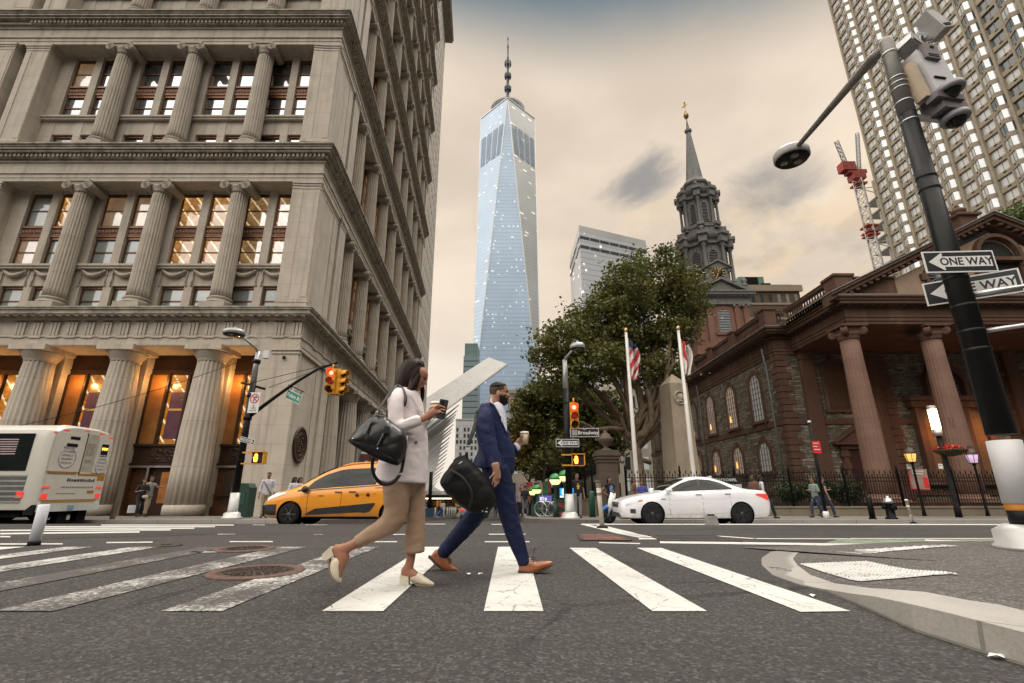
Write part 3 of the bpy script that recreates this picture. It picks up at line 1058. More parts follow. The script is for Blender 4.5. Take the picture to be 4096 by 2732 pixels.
for i,(a,b)in enumerate(bays):
 m=(a+b)/2-(.15 if i==0 else 0)
 h=(b-a)/2-.62 if i else 1.72
 fr=MB()
 fbox(fr,0,m-h-.3,m+h+.3,-2.3,-2.1,wt,8.5)
 fbox(fr,0,m-h-.3,m+h+.3,-2.1,-2.04,wt+.25,wt+.33)
 for u0,u1 in((m-h-.3,m-h+.1),(m-.55,m-.42),(m+.66,m+.8),(m+h-.1,m+h+.3)):
  fbox(fr,0,u0,u1,-2.3,-1.98,ws,wt)
 fr.obj('window_frame',M_dkbronze,OFF)
 gl=MB()
 fbox(gl,0,m-h-.2,m+h+.2,-2.24,-2.2,ws,wt)
 pn=gl.obj('lobby_window',M_globby,OFF)
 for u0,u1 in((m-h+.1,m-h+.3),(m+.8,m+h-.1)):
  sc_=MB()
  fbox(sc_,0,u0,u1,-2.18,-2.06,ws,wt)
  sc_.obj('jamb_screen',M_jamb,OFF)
 ld=bpy.data.lights.new('lobby_lamp','POINT')
 ld.energy,ld.color,ld.shadow_soft_size=75,(1,.50,.16),.15
 lo=bpy.data.objects.new('lobby_lamp',ld)
 COL.objects.link(lo)
 lo.location=FP(0,m+.9,-1.45,wt-.5)+Vector((-11.9,26,0))
 dp=MB()
 fbox(dp,0,m-h-.3,m+h+.3,-2.3,-2.02,p1-.05,ws)
 fbox(dp,0,m-h-.3,m+h+.3,-2.02,-1.85,ws-.12,ws)
 fbox(dp,0,m-h-.3,m+h+.3,-2.02,-1.86,p1-.08,p1+.04)
 fbox(dp,0,m-.75,m+.85,-2.02,-1.95,p1+.1,ws-.18)
 for q in range(26):
  dp.ball(FP(0,m+rand.uniform(-.62,.72),1.96*-1,rand.uniform(p1+.2,ws-.28)),(rand.uniform(.1,.22),.06,rand.uniform(.04,.09)),7,4)
 dp.obj('relief_panel',M_dkbronze,OFF)
 bn=MB()
 fbox(bn,0,m-h-.3,m+h+.3,-2.3,-1.9,b1,b0)
 bn.obj('steel_band',M_alu,OFF)
 dr=MB()
 z0=-.55
 if i in(0,):
  fbox(dr,0,m-h-.3,m+h+.3,-2.3,-2.15,z0,b1)
  for u in np.arange(m-h,m+.3,.34):
   fbox(dr,0,u,u+.07,-2.15,-2.08,z0+.1,b1-.1)
  fbox(dr,0,m-h-.3,m+h+.3,-2.15,-1.95,z0,z0+.42)
  fbox(dr,0,m-h-.3,m+h+.3,-2.05,-1.97,z0+1.0,z0+1.06)
  dr.obj('shopfront',M_bronze,OFF)
  lg=MB()
  fbox(lg,0,m+.35,m+1.0,-2.12,-2.1,z0+.42,b1-.15)
  lg.obj('shop_window',glass('dark_shop_glass',.1,(.05,.035,.025)),OFF)
 else:
  fbox(dr,0,m-h-.3,m+h+.3,-2.3,-2.2,z0,b1)
  for u0,u1 in((m-h-.3,m-h+.12),(m+.72,m+.86),(m+h-.12,m+h+.3)):
   fbox(dr,0,u0,u1,-2.2,-1.95,z0,b1)
  fbox(dr,0,m+.86,m+h-.12,-2.2,-2.08,z0,z0+.5)
  dr.obj('door_surround',M_bronze,OFF)
  jb=MB()
  for u in(m+.68,m-h+.12):
   fbox(jb,0,u,u+.08,-2.0,-1.9,z0,b1)
  jb.obj('door_jamb',M_alu,OFF)
  dd=MB()
  fbox(dd,0,m-h+.2,m+.68,-2.2,-2.15,z0,b1-.05)
  dd.obj('door',M_dkbronze,OFF)
  dg=MB()
  fbox(dg,0,m-.45,m+.05,-2.15,-2.13,z0+.6,b1-.25)
  dg.obj('door_light',emit('door_amber',(.8,.26,.04),.35,.5,2),OFF)
 if i in(1,2):
  bb=MB()
  fbox(bb,0,m-.92,m+.42,-2.10,-2.08,ws+.3,wt-1.05)
  bo=bb.obj('banner',ban,OFF)
  st_=MB()
  zz=(ws+wt)/2-.1
  fbox(st_,0,m-.92,m+.42,-2.08,-2.07,zz,zz+.12)
  st_.obj('glowing_gold_stripe',M_gold,bo)
  for s_,z_,sz in(('THE  M',zz+.95,.30),('NEW YORK',zz+.62,.16),('SPRING',zz-.32,.12),('AUDITIONS',zz-.9,.12)):
   if s_!='SPRING':
    text(''.join(' ' if c=='*' else c for c in('IIII' if s_=='THE  M' else 'IIIIII' if s_=='NEW YORK' else '- - - -')),sz,emit('banner_ink_glow',(.75,.30,.2),.3),bo,(-(m-.25),2.065,z_))  # lettering is print with a glow of its own added
 ch=MB()
 if i==0:
  for k in range(20):
   a_=2*PI*k/20
   ch.ball(FP(0,m-.05+.42*math.cos(a_),-2.03-.05*math.sin(a_),ws+.65),.035,6,4)
   if k<12:
    ch.ball(FP(0,m-.05+.3*math.cos(a_),-2.03,ws+.25),.03,6,4)
  ch.obj('chandelier_lamps',emit('chandelier',(1,.66,.25),5),OFF)
  rd=MB()
  for k in range(9):
   x=-.4+.1*k
   rd.bar(FP(0,m-.05+x,-2.02,ws+.65),FP(0,m-.05+x*.3,-2.02,ws+1.75),.012)
  for q in range(5):
   rd.bar(FP(0,m-.05-.38+.06*q,-2.02,ws+.8+.2*q),FP(0,m-.05+.38-.06*q,-2.02,ws+.8+.2*q),.012)
  rd.obj('chandelier_chains',emit('chandelier_chain',(1,.5,.12),1.2),OFF)
  sp_=MB()
  for k in range(22):
   for r_ in range(9):
    if rand.random()<.75:
     fbox(sp_,0,m-h+.15+r_*.07,m-h+.18+r_*.07,-2.05,-2.04,ws+2.4+k*.08,ws+2.44+k*.08)
  sp_.obj('window_screen',emit('teal_dots',(.05,.75,.70),.8),OFF)
fs=MB()
fbox(fs,1,5.7,CE,-2.45,-2.1,-3.6,8.5)
fs.obj('side_shopfront',M_bronze,OFF)
# flat far part of the Fulton side
fl=MB()
fbox(fl,1,CE+1.6,DEP,-1.4,-.25,-4,TOPZ)
fl.obj('side_wing',stone('block_granite',c3(GRAN,1.02),1.4,.7,.02,.25),OFF)
fw,fg=MB(),MB()
for fz in range(29):
 for k in range(7):
  u,z=CE+3.3+2.4*k,2.2+3.69*fz
  fbox(fw,1,u-.1,u+1.2,-.25,-.2,z-.15,z)
  fbox(fw,1,u-.1,u,-.25,-.22,z,z+2.0)
  fbox(fw,1,u+1.1,u+1.2,-.25,-.22,z,z+2.0)
  fbox(fg,1,u,u+1.1,-.25,-.235,z,z+2.0)
struct(fw.obj('window_surround',M_carve,OFF),'stuff')
struct(fg.obj('wing_window',M_gblind,OFF),'stuff')
tp=MB()
for o_,z0,z1 in((.2,TOPZ-1.5,TOPZ-.9),(.7,TOPZ-.9,TOPZ-.3),(1.5,TOPZ-.3,TOPZ+.5),(1.7,TOPZ+.5,TOPZ+1.2)):
 fbox(tp,0,-o_,12,-6,o_,z0,z1)
 fbox(tp,1,0,DEP+o_,-6,o_,z0,z1)
tp.obj('roof_cornice',M_cornice,OFF)
sl=MB()
M=Matrix.Translation(FP(1,1.95,-.02,3.2))@Matrix.Rotation(AZ,4,'Z')@Matrix.Rotation(PI/2,4,'Y')
sl.lathe([(1.02,0),(1.02,.06),(.96,.1),(.86,.1),(.84,.05),(.66,.05),(.64,.09),(.6,.09),(.58,.05),(.02,.05)],n=40,M=M)
for i in range(40):
 a=random.uniform(0,2*PI)
 q=math.sqrt(random.random())*.52
 p=M@Vector((q*math.cos(a),q*math.sin(a),.06))
 sl.ball(tuple(p),random.uniform(.04,.09),6,4)
for i in range(36):
 a=2*PI*i/36
 p=M@Vector((.75*math.cos(a),.75*math.sin(a),.06))
 sl.ball(tuple(p),.035,6,4)
sl.obj('bronze_seal',mk('seal_bronze',(.055,.028,.018),.5,.35,6,.2,30,metal=.4),OFF)
cc=MB()
cc.ball(FP(0,.75,.12,7.75),.09,10,6)
cc.box(-.8,-.7,-.12,0,7.78,7.86)
cc.obj('cctv_camera',M_black,OFF)
# stone chapel on the right
def rubble(name):
 m,nt,b=newmat(name)
 g=G(nt)
 x,y,z=g.sep()
 vec=g.n('ShaderNodeCombineXYZ')
 wob=g.noise(1.3,3)
 g.l(g.math('ADD',g.math('ADD',x,y),g.math('MULTIPLY',wob,.25)),vec.inputs[0])
 g.l(g.math('ADD',z,g.math('MULTIPLY',g.noise(.9,3),.22)),vec.inputs[1])
 t1,m1=g.brick(vec.outputs[0],.62,.17,.022,.37)
 v2=g.map((.77,.8,1),(3.1,1.7,0),src=vec.outputs[0])
 t2,m2=g.brick(v2,.9,.21,.02,.61)
 sel=g.ramp(g.noise(.9,2),.48,.52)
 tone=g.mix(sel,t1,t2)
 mort=g.math('ADD',g.math('MULTIPLY',m1,g.math('SUBTRACT',1,sel)),g.math('MULTIPLY',m2,sel))
 c=g.mix(tone,(.075,.062,.045),(.30,.26,.195))
 c=g.mix(g.ramp(g.noise(3.1,4,.6,g.map((1,1,2.4))),.55,.72),c,(.40,.35,.27))
 c=g.mix(g.ramp(g.noise(4.3,4,.6,g.map((1,1,2.6),(4,4,4))),.56,.7,0,.8),c,(.06,.062,.045))
 c=g.mix(g.ramp(g.noise(5,4,.6,g.map((1,1,2.2),(9,2,4))),.6,.72,0,.5),c,(.15,.09,.06))
 c=g.mix(mort,c,(.075,.066,.054))
 nt.links.new(c,b.inputs['Base Color'])
 b.inputs['Roughness'].default_value=.85
 nt.links.new(g.bump(g.math('ADD',g.math('MULTIPLY',tone,.7),g.math('SUBTRACT',g.math('MULTIPLY',g.noise(12,4),.6),mort)),.9,.06),b.inputs['Normal'])
 return m
M_rub=rubble('rubble_schist')
BR=(.120,.063,.044)
M_brown=stone('brownstone',BR,1.25,.55,.008,.45,jd=.45)
M_brownc=stone('column_brownstone',(.20,.118,.088),1.1,.62,.012,.2,jd=.6)
M_browns=stone('brownstone_trim',c3(BR,.9),30,30,.001,.6,.25)
M_tan=mk('tan_stucco',(.30,.215,.15),.85,.16,1.2,.12,25)
M_lead=mk('lead_flashing',(.20,.22,.22),.6,.25,2,.1,10)
M_sash=mk('sash_white',(.22,.19,.16),.6,.15,4)
M_cglass=glass('chapel_glass',.16,(.02,.02,.018))
CH=thing('stone_chapel','dark stone chapel with brownstone portico and grey steeple behind an iron fence','church',(20.32,36,0))
OX,OY=20.32,36
W2=12.3
def archpoly(cx,w,z0,z1,n=10):
 r=w/2
 return[(cx-r,z0),(cx+r,z0)]+[(cx+r*math.cos(PI*i/n),z1-r+r*math.sin(PI*i/n))for i in range(n+1)]
def archring(mb,cx,w,z0,z1,t,d0,d1,ax='y',n=12):
 r=w/2
 inn=[(cx-r,z0),(cx-r,z1-r)]+[(cx-r*math.cos(PI*i/n),z1-r+r*math.sin(PI*i/n))for i in range(1,n)]+[(cx+r,z1-r),(cx+r,z0)]
 q=r+t
 out=[(cx-q,z0),(cx-q,z1-r)]+[(cx-q*math.cos(PI*i/n),z1-r+q*math.sin(PI*i/n))for i in range(1,n)]+[(cx+q,z1-r),(cx+q,z0)]
 f=(lambda u,v,d:(u,d,v))if ax=='y' else(lambda u,v,d:(d,u,v))
 rings=[[f(*a,d0),f(*b,d0),f(*b,d1),f(*a,d1)]for a,b in zip(inn,out)]
 mb.loft(rings,True,False)
LEN=36
nv=MB()
nv.box(0,2*W2,0,.6,-3,11.5)
nv.box(0,.6,.6,LEN,-4,11.5)
nv.box(2*W2-.6,2*W2,.6,LEN,-4,11.5)
nv.box(.6,2*W2-.6,LEN-.6,LEN,-4,11.5)
nv.obj('wall',M_rub,CH)
rf=MB()
rf.prism([(.3,12.9),(W2,15.2),(2*W2-.3,12.9)],.5,LEN,'y')
rf.obj('roof',M_lead,CH)
tr=MB()
z=-.5
k=0
while z<10.7:
 w_=.95 if k%2 else .62
 w2_=.62 if k%2 else .95
 tr.box(-.06,w_,-.07,.05,z+.03,z+.46)
 tr.box(-.06,.05,.05,w2_,z+.03,z+.46)
 z+=.49
 k+=1
def band(mb,o,z0,z1):
 mb.box(-o,2*W2+o,-o,0.02,z0,z1)
 mb.box(-o,0.02,.02,LEN+o,z0,z1)
band(tr,.09,5.42,5.82)
band(tr,.14,.4,.7)
band(tr,.1,10.75,11.0)
band(tr,.16,11.0,11.22)
tr.obj('quoins_and_bands',M_brown,CH)
en=MB()
band(en,.2,11.22,11.32)
band(en,.08,11.32,12.0)
band(en,.3,12.0,12.12)
band(en,.75,12.28,12.42)
band(en,.86,12.42,12.62)
band(en,.96,12.62,12.74)
for i in range(70):
 en.box(-.62,-.2,.3+i*.5,.52+i*.5,12.12,12.28)
en.obj('cornice',M_browns,CH)
gt=MB()
band(gt,1.0,12.74,12.80)
gt.obj('lead_gutter',M_lead,CH)
bal_m=MB()
bal_m.lathe([(.075,0),(.075,.06),(.05,.1),(.085,.3),(.1,.42),(.06,.66),(.045,.74),(.075,.8),(.075,.86)],n=8)
bal_me=bal_m.mesh('baluster')
bal_me.materials.append(M_brown)
bl=MB()
def balrow(x0,y0,x1,y1,zb,solid=False,n=None):
 d=Vector((x1-x0,y1-y0,0))
 bl.bar((x0,y0,zb+.14),(x1,y1,zb+.14),.42,.28)
 bl.bar((x0,y0,zb+1.28),(x1,y1,zb+1.28),.46,.16)
 bl.bar((x0,y0,zb+1.4),(x1,y1,zb+1.4),.54,.09)
 if solid:
  bl.bar((x0,y0,zb+.74),(x1,y1,zb+.74),.24,.92)
  bl.bar(Vector((x0,y0,zb+.74))+d*.12,Vector((x1,y1,zb+.74))-d*.12,.30,.55)
  return
 n=n or int(d.length/.31)
 for i in range(n):
  p=Vector((x0,y0,zb+.28))+d*(i+.5)/n
  link('baluster',bal_me,None,CH,p)
def balpier(x,y,zb,w=.9):
 bl.box(x-w/2,x+w/2,y-w/2,y+w/2,zb,zb+1.42)
 bl.box(x-w/2-.1,x+w/2+.1,y-w/2-.1,y+w/2+.1,zb+1.42,zb+1.58)
 bl.box(x-w/2-.08,x+w/2+.08,y-w/2-.08,y+w/2+.08,zb,zb+.26)
ZB=12.82
py_=[-.1,5.6,10.6,15.6,20.6,25.6,30.6,35.6]
for y in py_:
 balpier(-.2,y,ZB)
for i,(a,b)in enumerate(zip(py_,py_[1:])):
 balrow(-.2,a+.45,-.2,b-.45,ZB,i>=1 and i%2==1 or i>2)
balrow(.25,-.1,.9,-.1,ZB,n=3)
balrow(1.15,-5.6,1.15,-.5,ZB)
balpier(1.5,-6.2,ZB,1.2)
bl.box(1.9,5.0,-6.6,-6.2,ZB,ZB+1.3)
bl.box(1.8,5.0,-6.75,-6.1,ZB+1.3,ZB+1.42)
bl.obj('balustrade',M_brown,CH)
def cwin(cx,w,z0,z1,side,lit=False,boarded=False):
 ax='x' if side=='w' else 'y'
 fr=MB()
 archring(fr,cx,w,z0,z1,.28,-.10,.1,ax)
 if ax=='x':
  fr.box(-.22,.1,cx-w/2-.42,cx+w/2+.42,z0-.22,z0)
  fr.box(-.16,.08,cx-.2,cx+.2,z1-.03,z1+.42)
  for s in(-1,1):
   fr.box(-.18,.05,cx+s*(w/2+.14)-.12,cx+s*(w/2+.14)+.12,z0-.42,z0-.22)
 else:
  fr.box(cx-w/2-.42,cx+w/2+.42,-.22,.1,z0-.22,z0)
  fr.box(cx-.2,cx+.2,-.16,.08,z1-.03,z1+.42)
 o=fr.obj('window',M_brown,CH)
 gl=MB()
 gl.prism(archpoly(cx,w,z0,z1),-.045,-.03,ax)
 gl.obj('pane',(M_board if boarded else(M_clit if lit else M_cglass)),o)
 if not boarded:
  sa=MB()
  n=4 if w>1.2 else 3
  for i in range(1,n):
   u=cx-w/2+w*i/n
   zt_=z1-w/2+math.sqrt(max(0,(w/2)**2-(u-cx)**2))
   (sa.box(-.075,-.045,u-.02,u+.02,z0,zt_)if ax=='x' else sa.box(u-.02,u+.02,-.075,-.045,z0,zt_))
  zz=z0+.45
  while zz<z1-.1:
   hw=w/2 if zz<z1-w/2 else math.sqrt(max(0,(w/2)**2-(zz-z1+w/2)**2))
   (sa.box(-.073,-.045,cx-hw,cx+hw,zz-.018,zz+.018)if ax=='x' else sa.box(cx-hw,cx+hw,-.073,-.045,zz-.018,zz+.018))
   zz+=.45
  archring(sa,cx,w-.14,z0,z1-.07,.07,-.08,-.045,ax)
  sa.obj('glazing_bars',M_sash,o)
M_board=mk('boarded_brown',(.085,.042,.02),.7,.3,2,.3,8,stretch=(6,6,.5))
M_clit=glass('chapel_glass_candle',.14,(.03,.022,.014),(.55,.22,.06),.22)
for i,y in enumerate((3.75,8.5,13.3,18.1,22.9,27.7,32.5)):
 cwin(y,1.75,6.15,10.0,'w',i in(1,2))
 cwin(y,1.75,2.15,4.45,'w',i in(1,2,3))
M_cdl=emit('candle_glow',(1,.42,.1),2.2)
for y,z in((8.9,6.7),(13.6,6.6),(8.8,2.6),(13.7,2.5),(18.4,6.5)):
 cd_=MB()
 cd_.lathe([(.05,0),(.06,.25),(.035,.5),(.01,.6)],(-.09,y,z),8)
 cd_.obj('window_candle',M_cdl,CH)
for yd in(1.35,15.7):
 dp=MB()
 dp.tube([(-.25,yd,11.6),(-.2,yd,10.6),(-.12,yd,10.2),(-.12,yd,.2)],.07,8)
 dp.obj('downpipe',M_lead,CH)
PF=-6.0
pt=MB()
pt.box(.9,2*W2-.9,-6.9,0,-2,.05)
pt.box(.6,2*W2-.6,-7.4,0,-2,-.22)
pt.obj('portico_floor',M_brown,CH)
def porcol(x):
 sh=MB()
 sh.lathe([(.68,.5),(.68,2),(.655,4),(.61,6.5),(.56,8.6),(.55,10.0)],(x,PF,0),n=80,flute=20,fl=.035)
 c=sh.obj('column',M_brownc,CH)
 bs=MB()
 bs.box(x-.95,x+.95,PF-.95,PF+.95,.05,.2)
 bs.lathe([(.92,.2),(.95,.28),(.88,.35),(.76,.38),(.82,.46),(.72,.5)],(x,PF,0),n=32)
 bs.obj('base',M_brownc,c)
 cp=MB()
 cp.lathe([(.56,10.0),(.62,10.05),(.58,10.12),(.70,10.3),(.75,10.42)],(x,PF,0),n=24)
 cp.box(x-.82,x+.82,PF-.82,PF+.82,10.8,10.95)
 cp.box(x-.6,x+.6,PF-.6,PF+.6,10.4,10.8)
 for a in(45,135,225,315):
  d=Vector((math.cos(R(a)),math.sin(R(a)),0))
  M=Matrix.Translation(Vector((x,PF,10.52))+d*.82)@Matrix.Rotation(R(a),4,'Z')@Matrix.Rotation(PI/2,4,'X')
  cp.lathe([(.04,-.16),(.07,-.22),(.12,-.16),(.17,-.2),(.21,-.15),(.27,-.18),(.28,-.1),(.26,0),(.28,.1),(.27,.18),(.21,.15),(.17,.2),(.12,.16),(.07,.22),(.04,.16)],n=14,M=M)
 cp.obj('capital',M_brown,c)
for x in(1.58,6.88,2*W2-6.88,2*W2-1.58):
 porcol(x)
pe=MB()
def pband(o,z0,z1):
 pe.box(1.25-o,2*W2-1.25+o,PF-.62-o,-.05,z0,z1)
for o,z0,z1 in((0,10.95,11.16),(.05,11.16,11.4),(.1,11.4,11.5),(.0,11.5,12.05),(.12,12.05,12.15),(.5,12.2,12.42),(.58,12.42,12.6),(.68,12.6,12.72)):
 pband(o,z0,z1)
for i in range(44):
 pe.box(1.3+i*.5,1.55+i*.5,PF-1.0,PF-.6,12.12,12.24)
for i in range(11):
 pe.box(.85,1.25,PF-.4+i*.5,PF-.15+i*.5,12.12,12.24)
pe.obj('portico_entablature',M_browns,CH)
tz0,tz1,px0,px1=12.72,18.35,.45,2*W2-.45
ty=MB()
ty.prism([(px0+1.6,tz0),(px1-1.6,tz0),(W2,tz1-.75)],PF-.5,PF-.2)
tym=ty.obj('tympanum',M_tan,CH)
rk=MB()
def rake(o,t0,t1):
 for s in(0,1):
  a=Vector((px0-.25,0,tz0))if s==0 else Vector((px1+.25,0,tz0))
  b=Vector((W2,0,tz1))
  poly=[(a.x,a.z+t0),(a.x,a.z+t1),(b.x,b.z+t1+.25),(b.x,b.z+t0+.25)]
  rk.prism(poly,PF-.62-o,PF-.2)
rake(.2,-.55,-.3)
rake(.55,-.3,-.02)
rake(.68,-.02,.16)
L_=math.hypot(W2-px0,tz1-tz0)
for s in(-1,1):
 for i in range(1,26):
  q=i/26
  x=W2+s*(W2-px0+.25)*(1-q)
  zc=tz0+(tz1+.25-tz0)*q-.36
  rk.box(x-.14,x+.14,PF-1.12,PF-.7,zc-.13,zc+.02)
rk.obj('raking_cornice',M_browns,CH)
ldm=MB()
for s in(0,1):
 a=Vector((px0-.3,0,tz0+.17))if s==0 else Vector((px1+.3,0,tz0+.17))
 ldm.prism([(a.x,a.z),(a.x,a.z+.06),(W2,tz1+.49),(W2,tz1+.43)],PF-1.36,-.5)
ldm.box(px0+.2,px1-.2,PF-1.2,PF-.5,tz0+.0,tz0+.1)
ldm.obj('lead_capping',M_lead,CH)
for x in(8.0,2*W2-8.0):
 ro=MB()
 M=Matrix.Translation((x,PF-.5,14.25))@Matrix.Rotation(PI/2,4,'X')
 ro.lathe([(.62,0),(.66,.12),(.8,.16),(.95,.1),(.98,0)],n=28,M=M,cap=False)
 for a in(0,90,180,270):
  ro.box(-.22,.22,-.2,.08,.9,1.2,Matrix.Translation((x,PF-.5,14.25))@Matrix.Rotation(R(a+0),4,'Y'))
 q=ro.obj('oculus',M_browns,CH)
 sp=MB()
 sp.lathe([(.64,.02),(.64,.03),(.01,.03)],n=24,M=M)
 sp.obj('pane',M_dark,q)
 sp=MB()
 for k in range(12):
  a=2*PI*k/12
  sp.bar((x+.14*math.cos(a),PF-.55,14.25+.14*math.sin(a)),(x+.6*math.cos(a),PF-.55,14.25+.6*math.sin(a)),.045)
 sp.ball((x,PF-.55,14.25),.17,10,6)
 sp.obj('spokes',M_lead,q)
nb=MB()
archring(nb,W2,2.6,15.0,17.1,.25,PF-.9,PF-.4)
nb.box(W2-1.7,W2+1.7,PF-.95,PF-.4,15.35,15.6)
nb.box(W2-1.9,W2+1.9,PF-1.0,PF-.4,13.2,13.45)
for s in(-1,1):
 nb.box(W2+s*1.5-.25,W2+s*1.5+.25,PF-.8,PF-.4,13.45,15.35)
 nb.box(W2+s*1.6-.3,W2+s*1.6+.3,PF-.9,PF-.4,12.85,13.2)
nb.obj('pediment_niche',M_browns,CH)
nd=MB()
nd.prism(archpoly(W2,2.5,13.45,16.9),PF-.53,PF-.51)
nd.obj('niche_back',M_dark,CH)
ur=MB()
ur.box(W2-.62,W2+.62,PF+.4,PF+1.6,18.2,19.55)
ur.box(W2-.85,W2+.85,PF+.2,PF+1.8,19.55,19.72)
ur.box(W2-.75,W2+.75,PF+.3,PF+1.7,18.3,18.5)
ur.lathe([(.25,19.72),(.18,19.85),(.42,20.05),(.48,20.25),(.3,20.4),(.12,20.45),(.16,20.55),(.12,20.7),(.01,20.8)],(W2,PF+1,0),14)
ur.obj('urn_pedestal',M_brown,CH)
for x in(1.64,6.4,2*W2-7.4,2*W2-2.67):
 pw=MB()
 pw.box(x,x+1.02,-.32,0,.05,10.3)
 pw.box(x-.1,x+1.12,-.42,0,.05,.6)
 pw.box(x-.05,x+1.07,-.4,0,10.3,10.9)
 pw.obj('pilaster',M_brown,CH)
pw=MB()
z=.1
k=0
while z<10.3:
 for x in(7.6,2*W2-8.3):
  e=.12 if k%2 else 0
  pw.box(x-e,x+.7+e,-.1,0,z,z+.45)
 z+=.5
 k+=1
pw.obj('quoins',M_brown,CH)
cwin(4.25,1.6,6.5,10.15,'f',boarded=True)
cwin(2*W2-4.25,1.6,6.5,10.15,'f',lit=True)
def pdoor(x):
 d=MB()
 for s in(-1,1):
  d.box(x+s*.95-.2,x+s*.95+.2,-.22,0,.05,3.6)
  for k in range(4):
   d.box(x+s*.98-.3,x+s*.98+.3,-.28,0,.5+k*.85,.9+k*.85)
 d.box(x-1.25,x+1.25,-.3,0,3.6,3.95)
 d.prism([(x-1.6,3.98),(x+1.6,3.98),(x,5.05)],-.42,-.05)
 d.prism([(x-1.75,3.95),(x-1.75,4.1),(x,5.28),(x,5.1)],-.6,-.05)
 d.prism([(x+1.75,3.95),(x+1.75,4.1),(x,5.28),(x,5.1)],-.6,-.05)
 d.box(x-1.7,x+1.7,-.58,-.05,3.9,4.02)
 q=d.obj('door',M_brown,CH)
 e=MB()
 e.box(x-.75,x+.75,-.1,-.05,.05,3.6)
 e.obj('door_leaf',mk('oxblood_door',(.05,.014,.01),.5,.2,3),q)
pdoor(4.75)
pdoor(2*W2-4.75)
ce=MB()
for x in(9.6,11.2,13.0,14.6):
 ce.box(x-.25,x+.25,-.5,0,1.6,6.6)
ce.box(9.1,15.5,-.6,0,6.6,7.1)
ce.box(8.95,15.65,-.8,0,7.1,7.4)
ce.box(9.1,15.5,-.6,0,1.1,1.6)
archring(ce,W2,2.4,7.4,9.6,.4,-.5,0)
ce.obj('centre_bay',M_brown,CH)
cb=MB()
cb.box(9.85,10.95,-.2,0,1.6,6.6)
cb.box(11.45,12.75,-.2,0,1.6,6.6)
cb.box(13.25,14.35,-.2,0,1.6,6.6)
cb.obj('centre_bay_blocks',stone('pale_block',(.22,.13,.07),.62,.42,.012,.3),CH)
M_pl=emit('porch_lamp',(1,.55,.16),4)
for x in(5.9,10.3,14.2):
 lt=MB()
 lt.lathe([(.01,4.6),(.1,4.62),(.15,5.0),(.12,5.1),(.02,5.2)],(x,-.9,.6),10)
 lt.obj('porch_lantern',M_pl,CH)
for x,e in((10.3,60),(14.2,60),(5.9,8)):
 ld=bpy.data.lights.new('porch_lamp','POINT')
 ld.energy,ld.color,ld.shadow_soft_size=e,(1,.36,.09),.2
 lo=bpy.data.objects.new('porch_lamp',ld)
 COL.objects.link(lo)
 lo.location=(OX+x,OY-1.4,4.6 if e>20 else 5.2)
 lo.parent=None
M_spire=stone('steeple_grey',(.20,.195,.19),20,20,.001,.55)
M_spirel=stone('spire_lead',(.26,.26,.262),20,.9,.02,.5,jd=.6)
SX,SY=30.8-OX,70-OY
def oct_(r,z):
 return[(SX+r*math.cos(R(22.5+45*k)),SY+r*math.sin(R(22.5+45*k)),z)for k in range(8)]
def octs(mb,*rz):
 mb.loft([oct_(r,z)for r,z in rz],True,False)
st=MB()
st.box(SX-4.4,SX+4.4,SY-4.4,SY+4.4,8,19.2)
st.box(SX-4.7,SX+4.7,SY-4.7,SY+4.7,19.0,20.2)
st.box(SX-3.75,SX+3.75,SY-3.75,SY+3.75,20.2,27.0)
for s in(-1,1):
 for x in(3.35,2.05):
  st.box(SX+s*x-.42,SX+s*x+.42,SY-4.0,SY-3.7,20.2,26.7)
  st.box(SX-4.0,SX-3.7,SY+s*x-.42,SY+s*x+.42,20.2,26.7)
st.box(SX-4.05,SX+4.05,SY-4.05,SY+4.05,20.2,20.9)
archring(st,SX,1.75,22.4,26.0,.35,SY-3.95,SY-3.7)
archring(st,SX,1.75,22.4,26.0,.7,SY-3.85,SY-3.7)
st.box(SX-1.3,SX+1.3,SY-4.0,SY-3.7,22.1,22.4)
st.obj('tower_base',stone('tower_brownstone',(.215,.112,.078),1.3,.5,.012,.35,jd=.5),CH)
lv=MB()
for i in range(14):
 z=22.5+i*.25
 hw=.86 if z<25.1 else math.sqrt(max(.01,.86**2-(z-25.12)**2))
 lv.box(SX-hw,SX+hw,SY-3.95,SY-3.8,z,z+.1)
 if z<25.8:
  lv.box(SX-3.95,SX-3.8,SY-hw,SY+hw,z,z+.1)
lv.obj('louvre',mk('louvre_grey',(.40,.41,.42),.6,.15,4),CH)
lk=MB()
lk.prism(archpoly(SX,1.72,22.4,25.98),SY-3.79,SY-3.76)
lk.prism(archpoly(SY,1.72,22.4,25.98),SX-3.79,SX-3.76,'x')
g1=MB()
for o,z0,z1 in((4.15,26.75,27.2),(4.05,27.2,27.9),(4.3,27.9,28.1),(4.75,28.1,28.45),(4.9,28.45,28.7)):
 g1.box(SX-o,SX+o,SY-o,SY+o,z0,z1)
for i in range(26):
 g1.box(SX-4.5+i*.36,SX-4.32+i*.36,SY-4.6,SY-4.3,27.92,28.1)
for s in(-1,1):
 for x in(3.35,2.05):
  for d in(-.4,.4):
   g1.ball((SX+s*x+d,SY-4.1,26.55),(.24,.2,.26),8,6)
   g1.ball((SX-4.1,SY+s*x+d,26.55),(.2,.24,.26),8,6)
g1.prism([(SX-3.0,28.7),(SX+3.0,28.7),(SX,30.35)],SY-4.3,SY-3.4)
g1.prism([(SX-3.5,28.72),(SX-3.5,28.95),(SX,30.85),(SX,30.5)],SY-4.8,SY-3.4)
g1.prism([(SX+3.5,28.72),(SX+3.5,28.95),(SX,30.85),(SX,30.5)],SY-4.8,SY-3.4)
g1.box(SX-4.2,SX+4.2,SY-4.1,SY+4.1,28.7,29.6)
